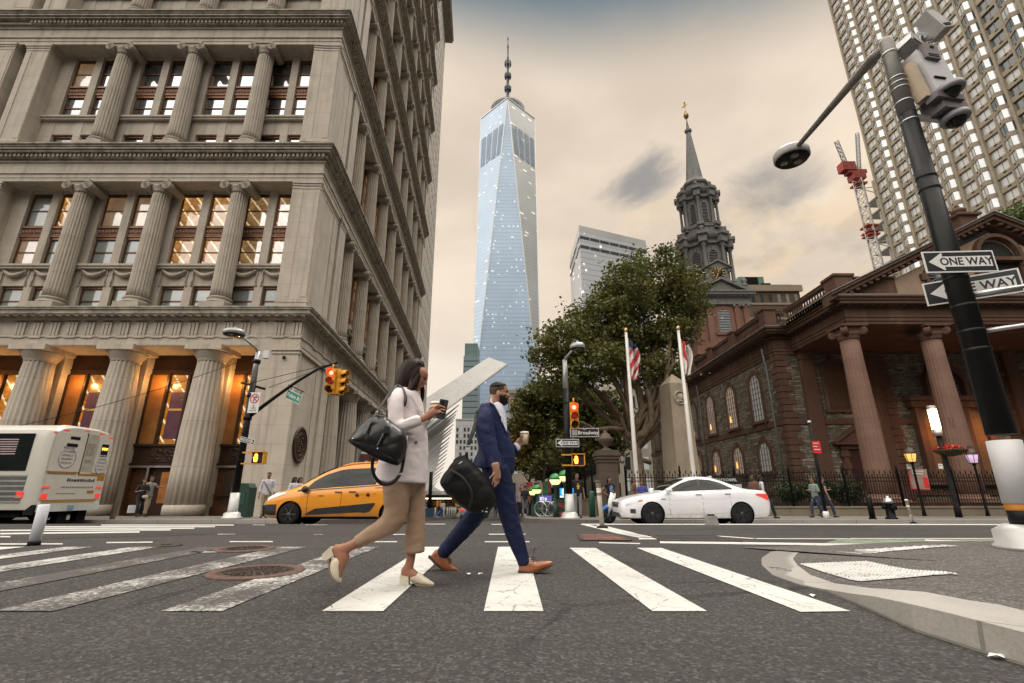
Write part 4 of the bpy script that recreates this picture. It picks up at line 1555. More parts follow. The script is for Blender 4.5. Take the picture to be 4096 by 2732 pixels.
g1.prism([(SX-2.9,29.6),(SX+2.9,29.6),(SX+1.7,30.6),(SX+1.35,32.6),(SX-1.35,32.6),(SX-1.7,30.6)],SY-3.9,SY-2.6)
g1.prism([(SX-1.9,32.6),(SX+1.9,32.6),(SX,33.7)],SY-4.1,SY-2.6)
g1.prism([(SX-2.1,32.55),(SX-2.1,32.75),(SX,33.95),(SX,33.65)],SY-4.4,SY-2.6)
g1.prism([(SX+2.1,32.55),(SX+2.1,32.75),(SX,33.95),(SX,33.65)],SY-4.4,SY-2.6)
for s in(-1,1):
 g1.ball((SX+s*1.7,SY-3.95,32.2),(.32,.25,.32),8,6)
 g1.ball((SX+s*2.3,SY-3.95,30.0),(.7,.2,.25),8,6)
 for q in(-1,1):
  g1.lathe([(.4,29.6),(.4,30.1),(.2,30.2),(.45,30.6),(.3,30.9),(.1,31.1),(.01,31.3)],(SX+s*3.8,SY+q*3.7,0),10)
octs(g1,(3.9,29.6),(3.9,31.2),(3.55,31.3),(3.3,31.4),(3.3,37.3))
octs(g1,(3.75,37.2),(3.75,37.5),(3.6,37.5),(3.6,37.95),(4.1,38.1),(4.3,38.4),(4.35,38.7),(3.2,38.75),(3.1,40.3),(3.3,40.4),(3.3,40.6),(2.9,40.7),(2.35,40.9),(2.35,46.1))
octs(g1,(2.8,46.0),(2.8,46.3),(2.7,46.3),(2.7,46.7),(3.1,46.85),(3.35,47.2),(3.4,47.45),(2.3,47.5),(1.95,47.8),(1.9,49.2),(2.2,49.3),(2.25,49.6),(1.7,50.2),(1.42,50.6))
for k in range(8):
 a=R(22.5+45*k)
 for rr,z0,z1,q in((3.75,31.3,37.2,.3),(2.78,40.9,46.0,.23)):
  c=(SX+rr*math.cos(a),SY+rr*math.sin(a),0)
  g1.lathe([(q*1.5,z0),(q*1.5,z0+.15),(q*1.1,z0+.35),(q,z0+.4),(q*.85,z1-.7),(q*1.0,z1-.6),(q*1.45,z1-.4),(q*1.2,z1-.25),(q*1.6,z1-.05),(q*1.6,z1)],c,12)
 for rr,z0,z1,w_ in((3.95,37.2,38.85,.62),(2.98,46.0,47.6,.5),(3.2,40.0,40.95,.42)):
  M=Matrix.Translation((SX+rr*math.cos(a),SY+rr*math.sin(a),0))@Matrix.Rotation(a,4,'Z')
  g1.box(-w_,w_*.7,-w_,w_,z0,z1-.5,M)
  g1.box(-w_,w_*1.25,-w_*1.25,w_*1.25,z1-.5,z1,M)
 for rr,z in((4.0,38.85),(2.9,47.6)):
  c=(SX+rr*math.cos(a),SY+rr*math.sin(a),z)
  g1.lathe([(.22,0),(.22,.2),(.1,.28),(.32,.6),(.34,.8),(.15,.95),(.08,1.1),(.01,1.25)],c,10)
for k in range(8):
 a=R(45*k)
 for rr,z0,z1,w_ in((3.05,32.2,36.0,1.35),(2.17,41.6,44.9,.85)):
  M=Matrix.Translation((SX,SY,0))@Matrix.Rotation(a+PI/2,4,'Z')
  i0=len(g1.V)
  archring(g1,0,w_,z0,z1,.22,-rr-.16,-rr+.1)
  g1.box(-.14,.14,-rr-.25,-rr,z1+.02,z1+.5)
  g1.xf(M,i0)
  i0=len(lk.V)
  lk.prism(archpoly(0,w_,z0,z1),-rr-.03,-rr)
  lk.xf(M,i0)
g1.obj('steeple_stages',M_spire,CH)
lk.obj('louvre_opening',M_dark,CH)
l2=MB()
for k in(4,5,6,7,0):
 a=R(45*k)
 for rr,z0,z1,w_ in((3.05,32.2,36.0,1.35),(2.17,41.6,44.9,.85)):
  M=Matrix.Translation((SX,SY,0))@Matrix.Rotation(a+PI/2,4,'Z')
  z=z0+.1
  while z<z1-.15:
   hw=w_/2 if z<z1-w_/2 else math.sqrt(max(.005,(w_/2)**2-(z-z1+w_/2)**2))
   l2.box(-hw,hw,-rr-.14,-rr-.03,z,z+.09,M)
   z+=.26
l2.obj('belfry_louvre',mk('belfry_slats',(.17,.17,.175),.6,.2,3),CH)
spm_=MB()
octs(spm_,(1.42,50.6),(1.32,51.2),(.33,60.6))
octs(spm_,(.6,60.6),(.62,60.95),(.32,61.0),(.30,61.0),(.05,63.5))
spm_.obj('spire',M_spirel,CH)
vb=MB()
vb.lathe([(.05,63.3),(.2,63.45),(.40,63.8),(.44,64.15),(.36,64.5),(.2,64.72),(.22,64.8),(.2,64.95),(.03,65.0),(.03,66.2)],(SX,SY,0),16)
vb.loft([[(SX+x+(-.05 if s else .05),SY-.05+.1*s,z)for x,z in((-.55,65.75),(-.15,65.9),(.12,66.0),(.2,66.35),(.5,66.75),(.45,66.85),(.1,66.5),(.05,66.75),(-.1,66.75),(-.15,66.4),(-.5,66.05))]for s in(0,1)],True,False)
vb.ball((SX-.02,SY,66.92),.16,8,6)
vb.obj('weathervane',mk('old_gilding',(.26,.17,.07),.4,.3,4,metal=.8),CH)
ck=MB()
M=Matrix.Translation((SX,SY-3.95,31.75))@Matrix.Rotation(PI/2,4,'X')
ck.lathe([(1.06,0),(1.06,.12),(.001,.12)],n=36,M=M)
ckf=ck.obj('clock',mk('clock_black',(.012,.011,.010),.6,.2,3),CH)
rm=MB()
rm.lathe([(1.02,.1),(1.05,.17),(1.12,.17),(1.14,0)],n=36,M=M,cap=False)
rm.obj('rim',M_spirel,ckf)
hd=MB()
for k in range(12):
 a=2*PI*k/12
 Mk=M@Matrix.Rotation(a,4,'Z')
 hd.box(-.075,.075,.66,.96,.12,.135,Mk)
for a,l,w_ in((-12,.85,.05),(152,.62,.07)):
 Mk=M@Matrix.Rotation(R(a),4,'Z')
 hd.box(-w_,w_,-.15,l,.14,.155,Mk)
hd.obj('gilded_numerals_and_hands',mk('gilding',(.75,.42,.10),.35,.15,5,metal=.3),ckf)
# far buildings
def curtain(name,col,dark,fl=4.1,vw=1.5,lit=.0,litc=(1,.85,.62),rough=.22,gl=.25,band=.0,var=.12,ux=(1,.37,0),ls=1.0):
 m,nt,b=newmat(name)
 g=G(nt)
 x,y,z=g.sep()
 vec=g.n('ShaderNodeCombineXYZ')
 u=g.math('ADD',g.math('MULTIPLY',x,ux[0]),g.math('MULTIPLY',y,ux[1]))
 g.l(u,vec.inputs[0])
 g.l(z,vec.inputs[1])
 tone,mort=g.brick(vec.outputs[0],vw,fl,.07,0.0)
 base=g.mix(g.ramp(g.noise(.02,4),.3,.7),c3(col,1-var),c3(col,1+var))
 base=g.mix(g.math('MULTIPLY',g.math('SUBTRACT',tone,.5),.16),base,c3(col,1.4))
 fr=g.n('ShaderNodeMath',operation='FRACT')
 g.l(g.math('DIVIDE',z,fl),fr.inputs[0])
 line=g.ramp(fr.outputs[0],.10+band,.07+band)
 base=g.mix(g.math('MULTIPLY',line,.75),base,dark)
 base=g.mix(g.math('MULTIPLY',mort,.28),base,dark)
 nt.links.new(base,b.inputs['Base Color'])
 b.inputs['Roughness'].default_value=rough
 b.inputs['Metallic'].default_value=gl
 if lit:
  fz=g.n('ShaderNodeMath',operation='FLOOR')
  g.l(g.math('DIVIDE',z,fl),fz.inputs[0])
  fu=g.n('ShaderNodeMath',operation='FLOOR')
  g.l(g.math('DIVIDE',u,vw),fu.inputs[0])
  cv=g.n('ShaderNodeCombineXYZ')
  g.l(fu.outputs[0],cv.inputs[0])
  g.l(fz.outputs[0],cv.inputs[1])
  wn_=g.n('ShaderNodeTexWhiteNoise',noise_dimensions='2D')
  g.l(cv.outputs[0],wn_.inputs[0])
  cl=g.noise(.045,2,.5,g.map((1,1,3.2)))
  k=g.math('MULTIPLY',g.ramp(wn_.outputs[0],1-lit,1.001-lit),g.ramp(cl,.46,.54))
  fw=g.ramp(fr.outputs[0],.60,.62)
  k=g.math('MULTIPLY',k,fw)
  nt.links.new(g.mix(k,(0,0,0),litc),b.inputs['Emission Color'])
  b.inputs['Emission Strength'].default_value=ls
 return m
M_wtc=curtain('blue_sky_facet',(.38,.49,.63),(.18,.24,.32),4.1,1.5,.10,(1,.93,.82),.3,.10,ls=.45)  # reflected sky is put into this pale blue base colour
M_wtc2=curtain('grey_sky_facet',(.46,.475,.47),(.27,.29,.29),4.1,1.5,.07,(1,.85,.62),.3,.10,ux=(1,-.6,0),ls=.75)  # greyer copy for one facet, its sky reflection put into the colour
M_edge=mk('tower_edge_steel',(.55,.56,.57),.4,.08,.05,metal=.3)
WT=thing('glass_skyscraper','tallest pale blue tapering glass skyscraper with a spire, at the end of the street','skyscraper',(-5,461,-3))
hb=31.2
zb,zt=60,417
B=[Vector(p)for p in((-hb,-hb,zb),(hb,-hb,zb),(hb,hb,zb),(-hb,hb,zb))]
T=[Vector(p)for p in((0,-hb,zt),(hb,0,zt),(0,hb,zt),(-hb,0,zt))]
def tri(pts,mat,name='glass_facade'):
 mb=MB()
 mb.add(pts,[tuple(range(len(pts)))])
 return mb.obj(name,mat,WT)
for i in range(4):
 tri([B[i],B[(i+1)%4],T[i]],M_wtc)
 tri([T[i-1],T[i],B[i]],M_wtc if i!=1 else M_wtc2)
tri([T[3],T[2],T[1],T[0]],M_grey,'roof')
mb=MB()
mb.box(-hb,hb,-hb,hb,-4,zb)
mb.obj('podium',curtain('podium_glass',(.42,.46,.48),(.2,.22,.24),6,2),WT)
ed=MB()
for i in range(4):
 ed.bar(B[i],T[i],.9)
 ed.bar(B[i],T[i-1],.9)
 ed.bar(T[i-1],T[i],1.2)
ed.obj('edge_trim',M_edge,WT)
lou=MB()
for side in(0,1):
 bb,ta,tb=(B[0],T[3],T[0])if side==0 else(B[1],T[0],T[1])
 nrm=(ta-bb).cross(tb-bb).normalized()
 if nrm.y>0:
  nrm=-nrm
 for f0,f1 in((.07,.26),(.31,.50),(.55,.74),(.79,.95)):
  nst=8
  for q in range(nst):
   c0=f0+(f1-f0)*q/nst
   c1=f0+(f1-f0)*(q+.72)/nst
   pts=[]
   for z in(344,384):
    k=(z-zb)/(zt-zb)
    a,b_=bb.lerp(ta,k),bb.lerp(tb,k)
    pts.append((a.lerp(b_,c0)+nrm*.4,a.lerp(b_,c1)+nrm*.4))
   lou.add([pts[0][0],pts[0][1],pts[1][1],pts[1][0]],[(0,1,2,3)])
lou.obj('mechanical_louvres',mk('louvre_blue',(.20,.27,.36),.5,.1,.05),WT)
rg=MB()
rg.lathe([(20.5,412),(21,415),(21,420),(20.3,425),(19.0,429),(18.6,429),(18.6,412)],n=48,cap=False,sm=False)
for k in range(60):
 a=2*PI*k/60
 rg.bar((21.2*math.cos(a),21.2*math.sin(a),413),(19.2*math.cos(a),19.2*math.sin(a),430.5),.35)
rg.lathe([(.1,421),(14,422),(15,418)],n=24)
rg.obj('antenna_ring',mk('ring_slate',(.035,.05,.065),.6,.3,.2),WT)
spz=MB()
prof=[]
zz=417
for r,dz in((3.2,0),(3.2,14),(2.0,15),(2.0,18),(4.3,20),(4.3,26),(2.0,29),(1.8,38),(2.9,40),(2.9,45),(1.7,48),(1.6,58),(2.5,60),(2.4,66),(1.5,69),(1.4,78),(1.9,80),(1.5,90),(.9,93),(.9,104),(1.2,106),(1.0,110),(.5,113),(.4,118),(.9,119),(.05,128)):
 prof.append((r,417+dz))
spz.lathe(prof,n=10)
for z in(437,459,478,497):
 for k in range(10):
  a=2*PI*k/10
  spz.box(-.7,.7,-.5,.5,z-2,z+4,Matrix.Translation((3.4*math.cos(a),3.4*math.sin(a),0)))
spz.obj('spire',mk('spire_slate',(.05,.065,.085),.6,.3,.2),WT)
A7,B7,C7=Vector((59.5,380,0)),Vector((58.5,443,0)),Vector((126,408,0))
G7=thing('glass_office_block','pale banded glass office block rising behind the big tree','office tower',A7-Vector((0,0,3)))
M_7=curtain('banded_glass',(.56,.575,.60),(.16,.18,.20),5.2,2.2,.08,(1,.93,.85),.3,.12,.0,.06,(1,.4,0))
b7,c7=B7-A7,C7-A7
for nm,p,q in(('glass_facade',Vector(),c7),('glass_facade',Vector(),b7),('glass_facade',b7,b7+c7),('glass_facade',c7,b7+c7)):
 mb=MB()
 mb.add([p,q,q+Vector((0,0,222)),p+Vector((0,0,222))],[(0,1,2,3)])
 mb.xf(Matrix.Scale((222+4)/222,4,(0,0,1)))
 mb.xf(Matrix.Translation((0,0,-4)))
 mb.obj(nm,M_7,G7)
mb=MB()
mb.add([v+Vector((0,0,222))for v in(Vector(),c7,b7+c7,b7)],[(0,1,2,3)])
for z0,z1 in((222,229),):
 for p,q in((Vector(),c7),(Vector(),b7)):
  mb.add([p+Vector((0,0,z0)),q+Vector((0,0,z0)),q+Vector((0,0,z1)),p+Vector((0,0,z1))],[(0,1,2,3)])
mb.obj('parapet_screen',curtain('screen_glass',(.60,.60,.58),(.42,.43,.43),30,3.5,ux=(1,.4,0)),G7)
mb=MB()
for z in(216,207):
 for p,q,o in((Vector(),c7,Vector((0,-.4,0))),(Vector(),b7,Vector((-.4,0,0)))):
  n_=7
  for k in range(n_):
   a,b_=p.lerp(q,(k+.04)/n_)+o,p.lerp(q,(k+.96)/n_)+o
   mb.add([a+Vector((0,0,z)),b_+Vector((0,0,z)),b_+Vector((0,0,z+2.6)),a+Vector((0,0,z+2.6))],[(0,1,2,3)])
mb.obj('plant_louvres',mk('louvre_dark',(.03,.035,.04),.6),G7)
def block(name,label,cat,x0,x1,y0,y1,z0,z1,mat,wmat,nfl,nc,zs=None,ww=.55,wh=.6,faces='f',top=None):
 t=thing(name,label,cat,(x0,y0,z0))
 mb=MB()
 mb.box(0,x1-x0,0,y1-y0,0,z1-z0)
 mb.box(-.3,x1-x0+.3,-.3,y1-y0+.3,z1-z0-.8,z1-z0)
 mb.obj('wall',mat,t)
 fh=(z1-z0-1.5)/nfl
 cw=(x1-x0)/nc
 wm_=MB()
 wm_.box(-cw*ww/2,cw*ww/2,-.06,.02,0,fh*wh)
 me=wm_.mesh('window')
 me.materials.append(wmat[0])
 for f in range(nfl):
  for c in range(nc):
   o=link('window',me,None,t,(cw*(c+.5),-.02,fh*(f+.28)))
   o.material_slots[0].link='OBJECT'
   o.material_slots[0].material=wmat[(f*7+c*5+(f*c)%3)%len(wmat)]
 return t
M_conc2=mk('grid_concrete',(.36,.36,.35),.8,.1,.2)
M_wdk=mk('window_dark',(.035,.045,.05),.15,.3,.3)
M_wlt=emit('window_pale',(.62,.62,.58),.55,.2,.3)
M_wwarm=emit('window_warm',(1,.72,.36),.7,.3,.3)
p,q=at(1824,1675,300),at(1905,1990,300)
block('grid_building','grey concrete grid building low between the ribbed hall and the man','building',p.x,q.x,300,330,-6,p.z,M_conc2,[M_wdk,M_wlt,M_wdk,M_wdk,M_wlt],13,6)
p,q=at(1856,1385,370),at(1905,1900,370)
t=thing('glass_tower','narrow dark glass tower left of the tall skyscraper','tower',(p.x,370,-3))
mb=MB()
mb.box(0,q.x-p.x,0,25,-4,p.z+3-8)
mb.obj('glass_facade',curtain('dark_glass',(.19,.25,.26),(.02,.025,.028),4.6,3.4,0,band=.1,gl=.1),t)
mb=MB()
mb.box(.5,(q.x-p.x)*.9,2,24,p.z-5,p.z+6)
mb.obj('crown',mk('green_glass',(.11,.17,.16),.3,.2,.1),t)
for nm,lab,a in(('distant_tower','hazy blue-grey tower top showing right of the man above the trees',(2092,2150,1522)),('distant_tower','smaller hazy grey tower beside the man at chin level',(2036,2090,1622))):
 p,q=at(a[0],a[2],330),at(a[1],a[2],330)
 t=thing(nm,lab,'tower',(p.x,330,-3))
 mb=MB()
 mb.box(0,q.x-p.x,0,18,-4,p.z+3)
 mb.box(2,(q.x-p.x)*.6,2,12,p.z+3,p.z+9)
 mb.obj('facade',curtain('hazy_glass',(.25,.30,.36),(.15,.18,.22),5,2,.2,gl=.1),t)
OC=thing('ribbed_hall','white winged hall of steel ribs between the woman and the man','building',(-28,210,-2.6))
def op(sx,sy,Y):
 return at(sx,sy,Y)-Vector((-28,210,-2.6))
Zz=lambda x,y:(1250+x/1.568,1400+y/1.568)
M_rib=mk('white_steel_rib',(.66,.66,.64),.5,.06,.2)
M_ribs=mk('rib_shadow_panel',(.22,.225,.22),.6,.06,.2)  # dark sheet put in for the shade between the wing ribs
NB=13
for k in range(NB):
 f_=k/(NB-1)
 a,b_=Zz(560,405+175*f_),Zz(1110+110*f_,50+40*f_)
 Y=205+10*(1-f_)
 A_,B_=op(*a,Y),op(*b_,Y)
 mb=MB()
 mb.bar(A_,B_,.55,1.6,(0,1,0))
 mb.obj('wing_rib',M_rib,OC)
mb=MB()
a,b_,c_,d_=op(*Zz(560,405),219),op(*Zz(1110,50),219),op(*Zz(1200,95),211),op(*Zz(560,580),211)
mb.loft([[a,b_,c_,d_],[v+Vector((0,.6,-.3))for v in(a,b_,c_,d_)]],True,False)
mb.obj('wing_gap_shade',M_ribs,OC)
Z1=lambda x,y:(1650+x/2.177,1400+y/2.177)
tips=[(402,480),(388,528),(378,560),(370,585),(362,612),(356,648),(346,685),(338,716),(328,760),(318,800),(310,832),(304,870),(299,905),(292,942),(284,980),(270,1020),(256,1062),(240,1100),(222,1140),(200,1172),(178,1200)]
for k,(x,y)in enumerate(tips):
 mb=MB()
 a,b_=Z1(x-330,y+262),Z1(x,y)
 c_=Z1(x-130,y+108)
 A_,C_,B_=op(*a,222),op(*c_,222),op(*b_,222)
 mb.loft([[p+Vector((0,o,0))+Vector((s*.0,0,s*w_))for o,s in((-.5,-1),(.5,-1),(.5,1),(-.5,1))]for p,w_ in((A_,.9),(C_,.7),(B_,.12))],True,False)
 mb.obj('wall_rib',M_rib,OC)
mb=MB()
gw=[Z1(-120,760),(Z1(300,560)),Z1(262,760),Z1(215,1000),Z1(140,1210),Z1(-120,1250)]
v=[op(*p,228)for p in gw]
mb.loft([v,[p+Vector((0,1,0))for p in v]],True,False)
mb.obj('glazed_wall',mk('hall_glazing',(.62,.66,.68),.3,.1,.1),OC)
mb=MB()
a,b_=op(*Z1(-60,1000),215),op(*Z1(120,1290),215)
for k in range(9):
 mb.bar(op(*Z1(120+14*k,1290-4*k),226),op(*Z1(170+14*k,1180+8*k),226),.5)
mb.obj('base_struts',M_rib,OC)
q0=at(2983,1143,110)
BK=block('brick_building','old brown brick building with stone bands behind the chapel steeple','building',q0.x-6,70.6,110,140,-5,q0.z,mk('brown_brick',(.115,.075,.052),.85,.2,.6,.2,8),[M_wdk,M_wdk,M_wwarm,M_wdk,M_gblind,M_wdk],11,9,ww=.34,wh=.55)
mb=MB()
for z in(44.2,40.4,36,32):
 mb.box(-.15,70.6-q0.x+6.15,-.2,0,z+5-.25,z+5+.25)
mb.box(-.6,70.6-q0.x+6.6,-.6,0,q0.z+5-1.6,q0.z+5)
mb.obj('stone_band',mk('band_stone',(.30,.24,.18),.8),BK)
mb=MB()
x0=6.0
mb.box(x0,x0+6.4,3,9,q0.z+5,q0.z+8.8)
mb.box(x0+7,x0+12.5,2,9,q0.z+5,q0.z+6.2)
mb.obj('green_hut',mk('verdigris',(.13,.25,.20),.7,.2,.5),BK)
mb=MB()
mb.box(x0+1.6,x0+4.8,2.8,3,q0.z+6.1,q0.z+8.6)
mb.box(x0+5.2,x0+7.4,2,3,q0.z+5,q0.z+6.6)
mb.obj('tarpaulin',M_blackm,BK)
AP=thing('apartment_tower','tall beige apartment tower with rows of bay windows at the top right','apartment tower',(90,103,-2))
PC=(.335,.285,.215)
M_pre=stone('precast_beige',PC,3.2,2.9,.01,.18,jd=.3)
M_gapt=glass('apartment_sky_glass',.20,(.42,.45,.47),None,0,(.55,.57,.58),.2)  # pale sky reflection put into the pane colour
M_gapd=glass('apartment_sky_glass_teal',.30,(.035,.075,.10))  # teal reflection tone put into the colour of the upper near panes
FH,PY=2.9,6.4
zt_=168
mb=MB()
mb.box(.9,30,-46,0,-4,zt_)
mb.obj('wall',M_pre,AP)
NB_=7
pm=MB()
fl_w,by_w=MB(),MB()
def flat_mesh():
 f,g_=MB(),MB()
 for z0,z1 in((-.62,.0),(1.95,2.28)):
  f.box(-.0,.9,-1.35,1.35,z0,z1)
 f.box(-.03,.1,-1.2,.1,-.42,-.2)
 for y in(-1.35,-.03,1.29):
  f.box(.3,.42,y,y+.06,0,1.95)
 f.box(.3,.42,-1.29,1.29,1.3,1.34)if 0 else None
 g_.add([(.36,-1.3,0),(.36,1.3,0),(.36,1.3,1.95),(.36,-1.3,1.95)],[(0,1,2,3)])
 v=MB()
 v.box(-.04,.0,-.62,.02,-.42,-.16)
 return f.mesh('window'),g_.mesh('pane'),v.mesh('vent_grille')
def bay_mesh():
 f,g_=MB(),MB()
 P_=[(0.9,1.55),(-.05,1.35),(-.75,-.35),(.9,-1.55)]
 for z0,z1 in((-.62,0),(1.95,2.28)):
  f.prism([(x,y)for x,y in P_],z0,z1,'z')
 Q=[(.0,1.32),(-.62,-.35),(.75,-1.45)]
 for a,b_ in zip(Q,Q[1:]):
  f.bar((a[0],a[1],0),(a[0],a[1],1.95),.07)
  g_.add([(a[0]+.05,a[1],0),(b_[0]+.05,b_[1],0),(b_[0]+.05,b_[1],1.95),(a[0]+.05,a[1],1.95)],[(0,1,2,3)])
 m_=((Q[0][0]+Q[1][0])/2,(Q[0][1]+Q[1][1])/2)
 f.bar((m_[0],m_[1],0),(m_[0],m_[1],1.95),.07)
 f.bar((Q[2][0],Q[2][1],0),(Q[2][0],Q[2][1],1.95),.07)
 v=MB()
 v.box(-.42,-.3,.1,.7,-.42,-.16)
 return f.mesh('window'),g_.mesh('pane'),v.mesh('vent_grille')
FM_,BM_=flat_mesh(),bay_mesh()
for a in(FM_,BM_):
 a[0].materials.append(M_pre)
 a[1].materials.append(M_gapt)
 a[2].materials.append(M_dark)
def piers():
 mb=MB()
 for k in range(NB_+1):
  y=-k*PY
  mb.box(-.25,.9,y-.55,y-.05,0,zt_)
  mb.box(.0,.9,y-3.55,y-3.2,0,zt_)
 return mb
piers().obj('piers',M_pre,AP)
slots=[]
r2=random.Random(5)
for f_ in range(9,56):
 for k in range(NB_):
  for kind,yy in((0,-1.88),(1,-4.98)):
   y=-k*PY+yy
   z=f_*FH+.62
   d=math.dist((90,103+y,z),(0,0,.7))
   w_=103+y
   u=90/w_
   cz=w_*_cp+(z-2)*_sp
   px,py2=512+FPX*90/cz,341.5-FPX*((z-2)*_cp-w_*_sp)/cz
   slots.append((d,kind,y,z,0<=px<=1024 and-10<=py2<=683))
slots.sort()
cnt=0
rest=[MB(),MB(),MB(),MB()]
for d,kind,y,z,vis in slots:
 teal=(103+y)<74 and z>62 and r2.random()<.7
 fm_,gm_,vm_=(FM_,BM_)[kind]
 if vis and cnt<100:
  cnt+=1
  o=link('window',fm_,None,AP,(0,y,z))
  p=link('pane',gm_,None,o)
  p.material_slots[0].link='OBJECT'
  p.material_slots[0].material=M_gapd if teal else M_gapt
  link('vent_grille',vm_,None,o)
 else:
  for me,mbq in((fm_,rest[0]),(gm_,rest[2]if teal else rest[1]),(vm_,rest[3])):
   mbq.add([(v.co.x,v.co.y+y,v.co.z+z)for v in me.vertices],[tuple(p.vertices)for p in me.polygons])
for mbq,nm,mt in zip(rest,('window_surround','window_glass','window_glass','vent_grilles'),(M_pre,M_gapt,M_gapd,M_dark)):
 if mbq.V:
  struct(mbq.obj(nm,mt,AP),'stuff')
YC=132
ct=at(3430,722,YC)
K=thing('tower_crane','red and white lattice tower crane beside the apartment tower','crane',(ct.x,YC,-2))
def lattice(mb,p,q,w_,n,t):
 p,q=Vector(p),Vector(q)
 d=(q-p).normalized()
 x=d.orthogonal().normalized()
 y=d.cross(x)
 cs=[x*a*w_/2+y*b_*w_/2 for a,b_ in((-1,-1),(1,-1),(1,1),(-1,1))]
 for c_ in cs:
  mb.bar(p+c_,q+c_,t)
 for i in range(n):
  a,b_=p.lerp(q,i/n),p.lerp(q,(i+1)/n)
  for j in range(4):
   mb.bar(a+cs[j],b_+cs[(j+1)%4],t*.6)
   mb.bar(b_+cs[j],a+cs[(j+1)%4],t*.6)
   mb.bar(b_+cs[j],b_+cs[(j+1)%4],t*.6)
h_=ct.z+2
mb=MB()
lattice(mb,(0,0,20),(0,0,h_),2.3,26,.26)
mb.obj('mast',mk('crane_white',(.55,.53,.52),.6,.1,.3),K)
mb=MB()
mb.box(-1.9,1.9,-1.6,1.6,h_,h_+2.2)
mb.box(-4.6,-.4,-1.4,1.4,h_+3.2,h_+6.2,Matrix.Rotation(0,4,'Y'))
mb.box(-3.0,2.8,-1.2,1.2,h_+2.2,h_+3.4)
for z in(h_-2,h_-17,h_-19,h_-20):
 mb.box(-1.7,1.7,-1.7,1.7,z,z+.5)
mb.obj('slewing_cab',mk('crane_red',(.30,.045,.03),.6,.2,.5),K)
mb=MB()
lattice(mb,(-2.4,0,h_+5),(-4.6,-1,h_+14),1.1,6,.2)
jt=at(3429,535,YC)
lattice(mb,(1.2,0,h_+3),(jt.x-ct.x,0,jt.z+2),.9,14,.16)
mb.obj('jib',M_grey,K)
CB=thing('construction_frame','bare concrete frame of a building under construction beside the crane','building',(ct.x+4,YC+1,-2))
mb=MB()
for f_ in range(6,20):
 z=8+f_*4.4
 if z<h_+2:
  mb.box(1.5,16,0,6,z,z+.35)
  mb.box(8,16,.2,6,z+.35,z+4.4)if f_%3 else None
for x in(2,7,12):
 mb.box(x,x+.7,.3,1,10,h_+1)
mb.obj('frame',mk('raw_concrete',(.42,.41,.38),.85,.1,.3),CB)
mb=MB()
for f_ in range(3,10):
 mb.add([(-.5,-.2,20+f_*4.4),(2.5,-.2,20+f_*4.4),(-.5,-.2,23.4+f_*4.4)],[(0,1,2)])
for z in(h_-3,h_-22,h_-33,h_-49):
 mb.bar((-4,-1,z),(4,-.2,z+1.5),.22)
 mb.bar((-4,-1,z),(3,-.3,z-1.5),.22)
mb.obj('safety_screen',mk('white_screen',(.62,.61,.60),.7,.08,.4),CB)
p,q=at(2035,1700,105),at(2420,2000,105)
block('street_building','pale cream building behind the street trees at the far end','building',p.x,q.x+4,105,125,-6,at(2200,1560,105).z,mk('cream_stone',(.42,.38,.31),.85,.12,.3),[M_wdk,M_wdk,M_wlt,M_wdk],6,10)
p,q=at(2530,1500,125),at(2760,1500,125)
block('street_building','tall cream building half hidden between the big tree and the steeple','building',p.x-4,q.x-3,125,150,-6,at(2640,1330,125).z,mk('cream_stone_b',(.40,.37,.31),.85,.12,.3),[M_wdk,M_wlt,M_wdk],9,7)
# trees
def leafmat(name,a,b_,c_):
 m,nt,b=newmat(name)
 g=G(nt)
 ge=g.n('ShaderNodeNewGeometry')
 base=g.mix(ge.outputs['Random Per Island'],a,b_)
 base=g.mix(g.ramp(g.noise(.55,4),.42,.68),base,c_)
 base=g.mix(g.ramp(g.noise(1.7,3),.5,.72,0,.5),base,c3(a,.55))
 nt.links.new(base,b.inputs['Base Color'])
 b.inputs['Roughness'].default_value=.55
 b.inputs['Specular IOR Level'].default_value=.35
 tr_=g.n('ShaderNodeBsdfTranslucent')
 g.l(base,tr_.inputs['Color'])
 mx=g.n('ShaderNodeMixShader')
 mx.inputs[0].default_value=.28
 g.l(b.outputs[0],mx.inputs[1])
 g.l(tr_.outputs[0],mx.inputs[2])
 g.l(mx.outputs[0],nt.nodes['Material Output'].inputs[0])
 return m
M_leaf=leafmat('plane_leaves',(.078,.098,.026),(.145,.155,.042),(.150,.125,.034))
M_leaf2=leafmat('street_tree_leaves',(.11,.125,.034),(.19,.175,.05),(.22,.16,.042))
M_leaf3=leafmat('shrub_leaves',(.022,.040,.014),(.045,.065,.02),(.03,.05,.015))
M_leaf4=leafmat('bright_leaves',(.07,.11,.022),(.12,.16,.035),(.10,.11,.03))
M_bark=mk('plane_bark',(.17,.125,.08),.85,.45,2.4,.5,9,bdist=.03)
M_bark2=mk('dark_bark',(.045,.034,.025),.9,.4,3,.5,10,bdist=.03)
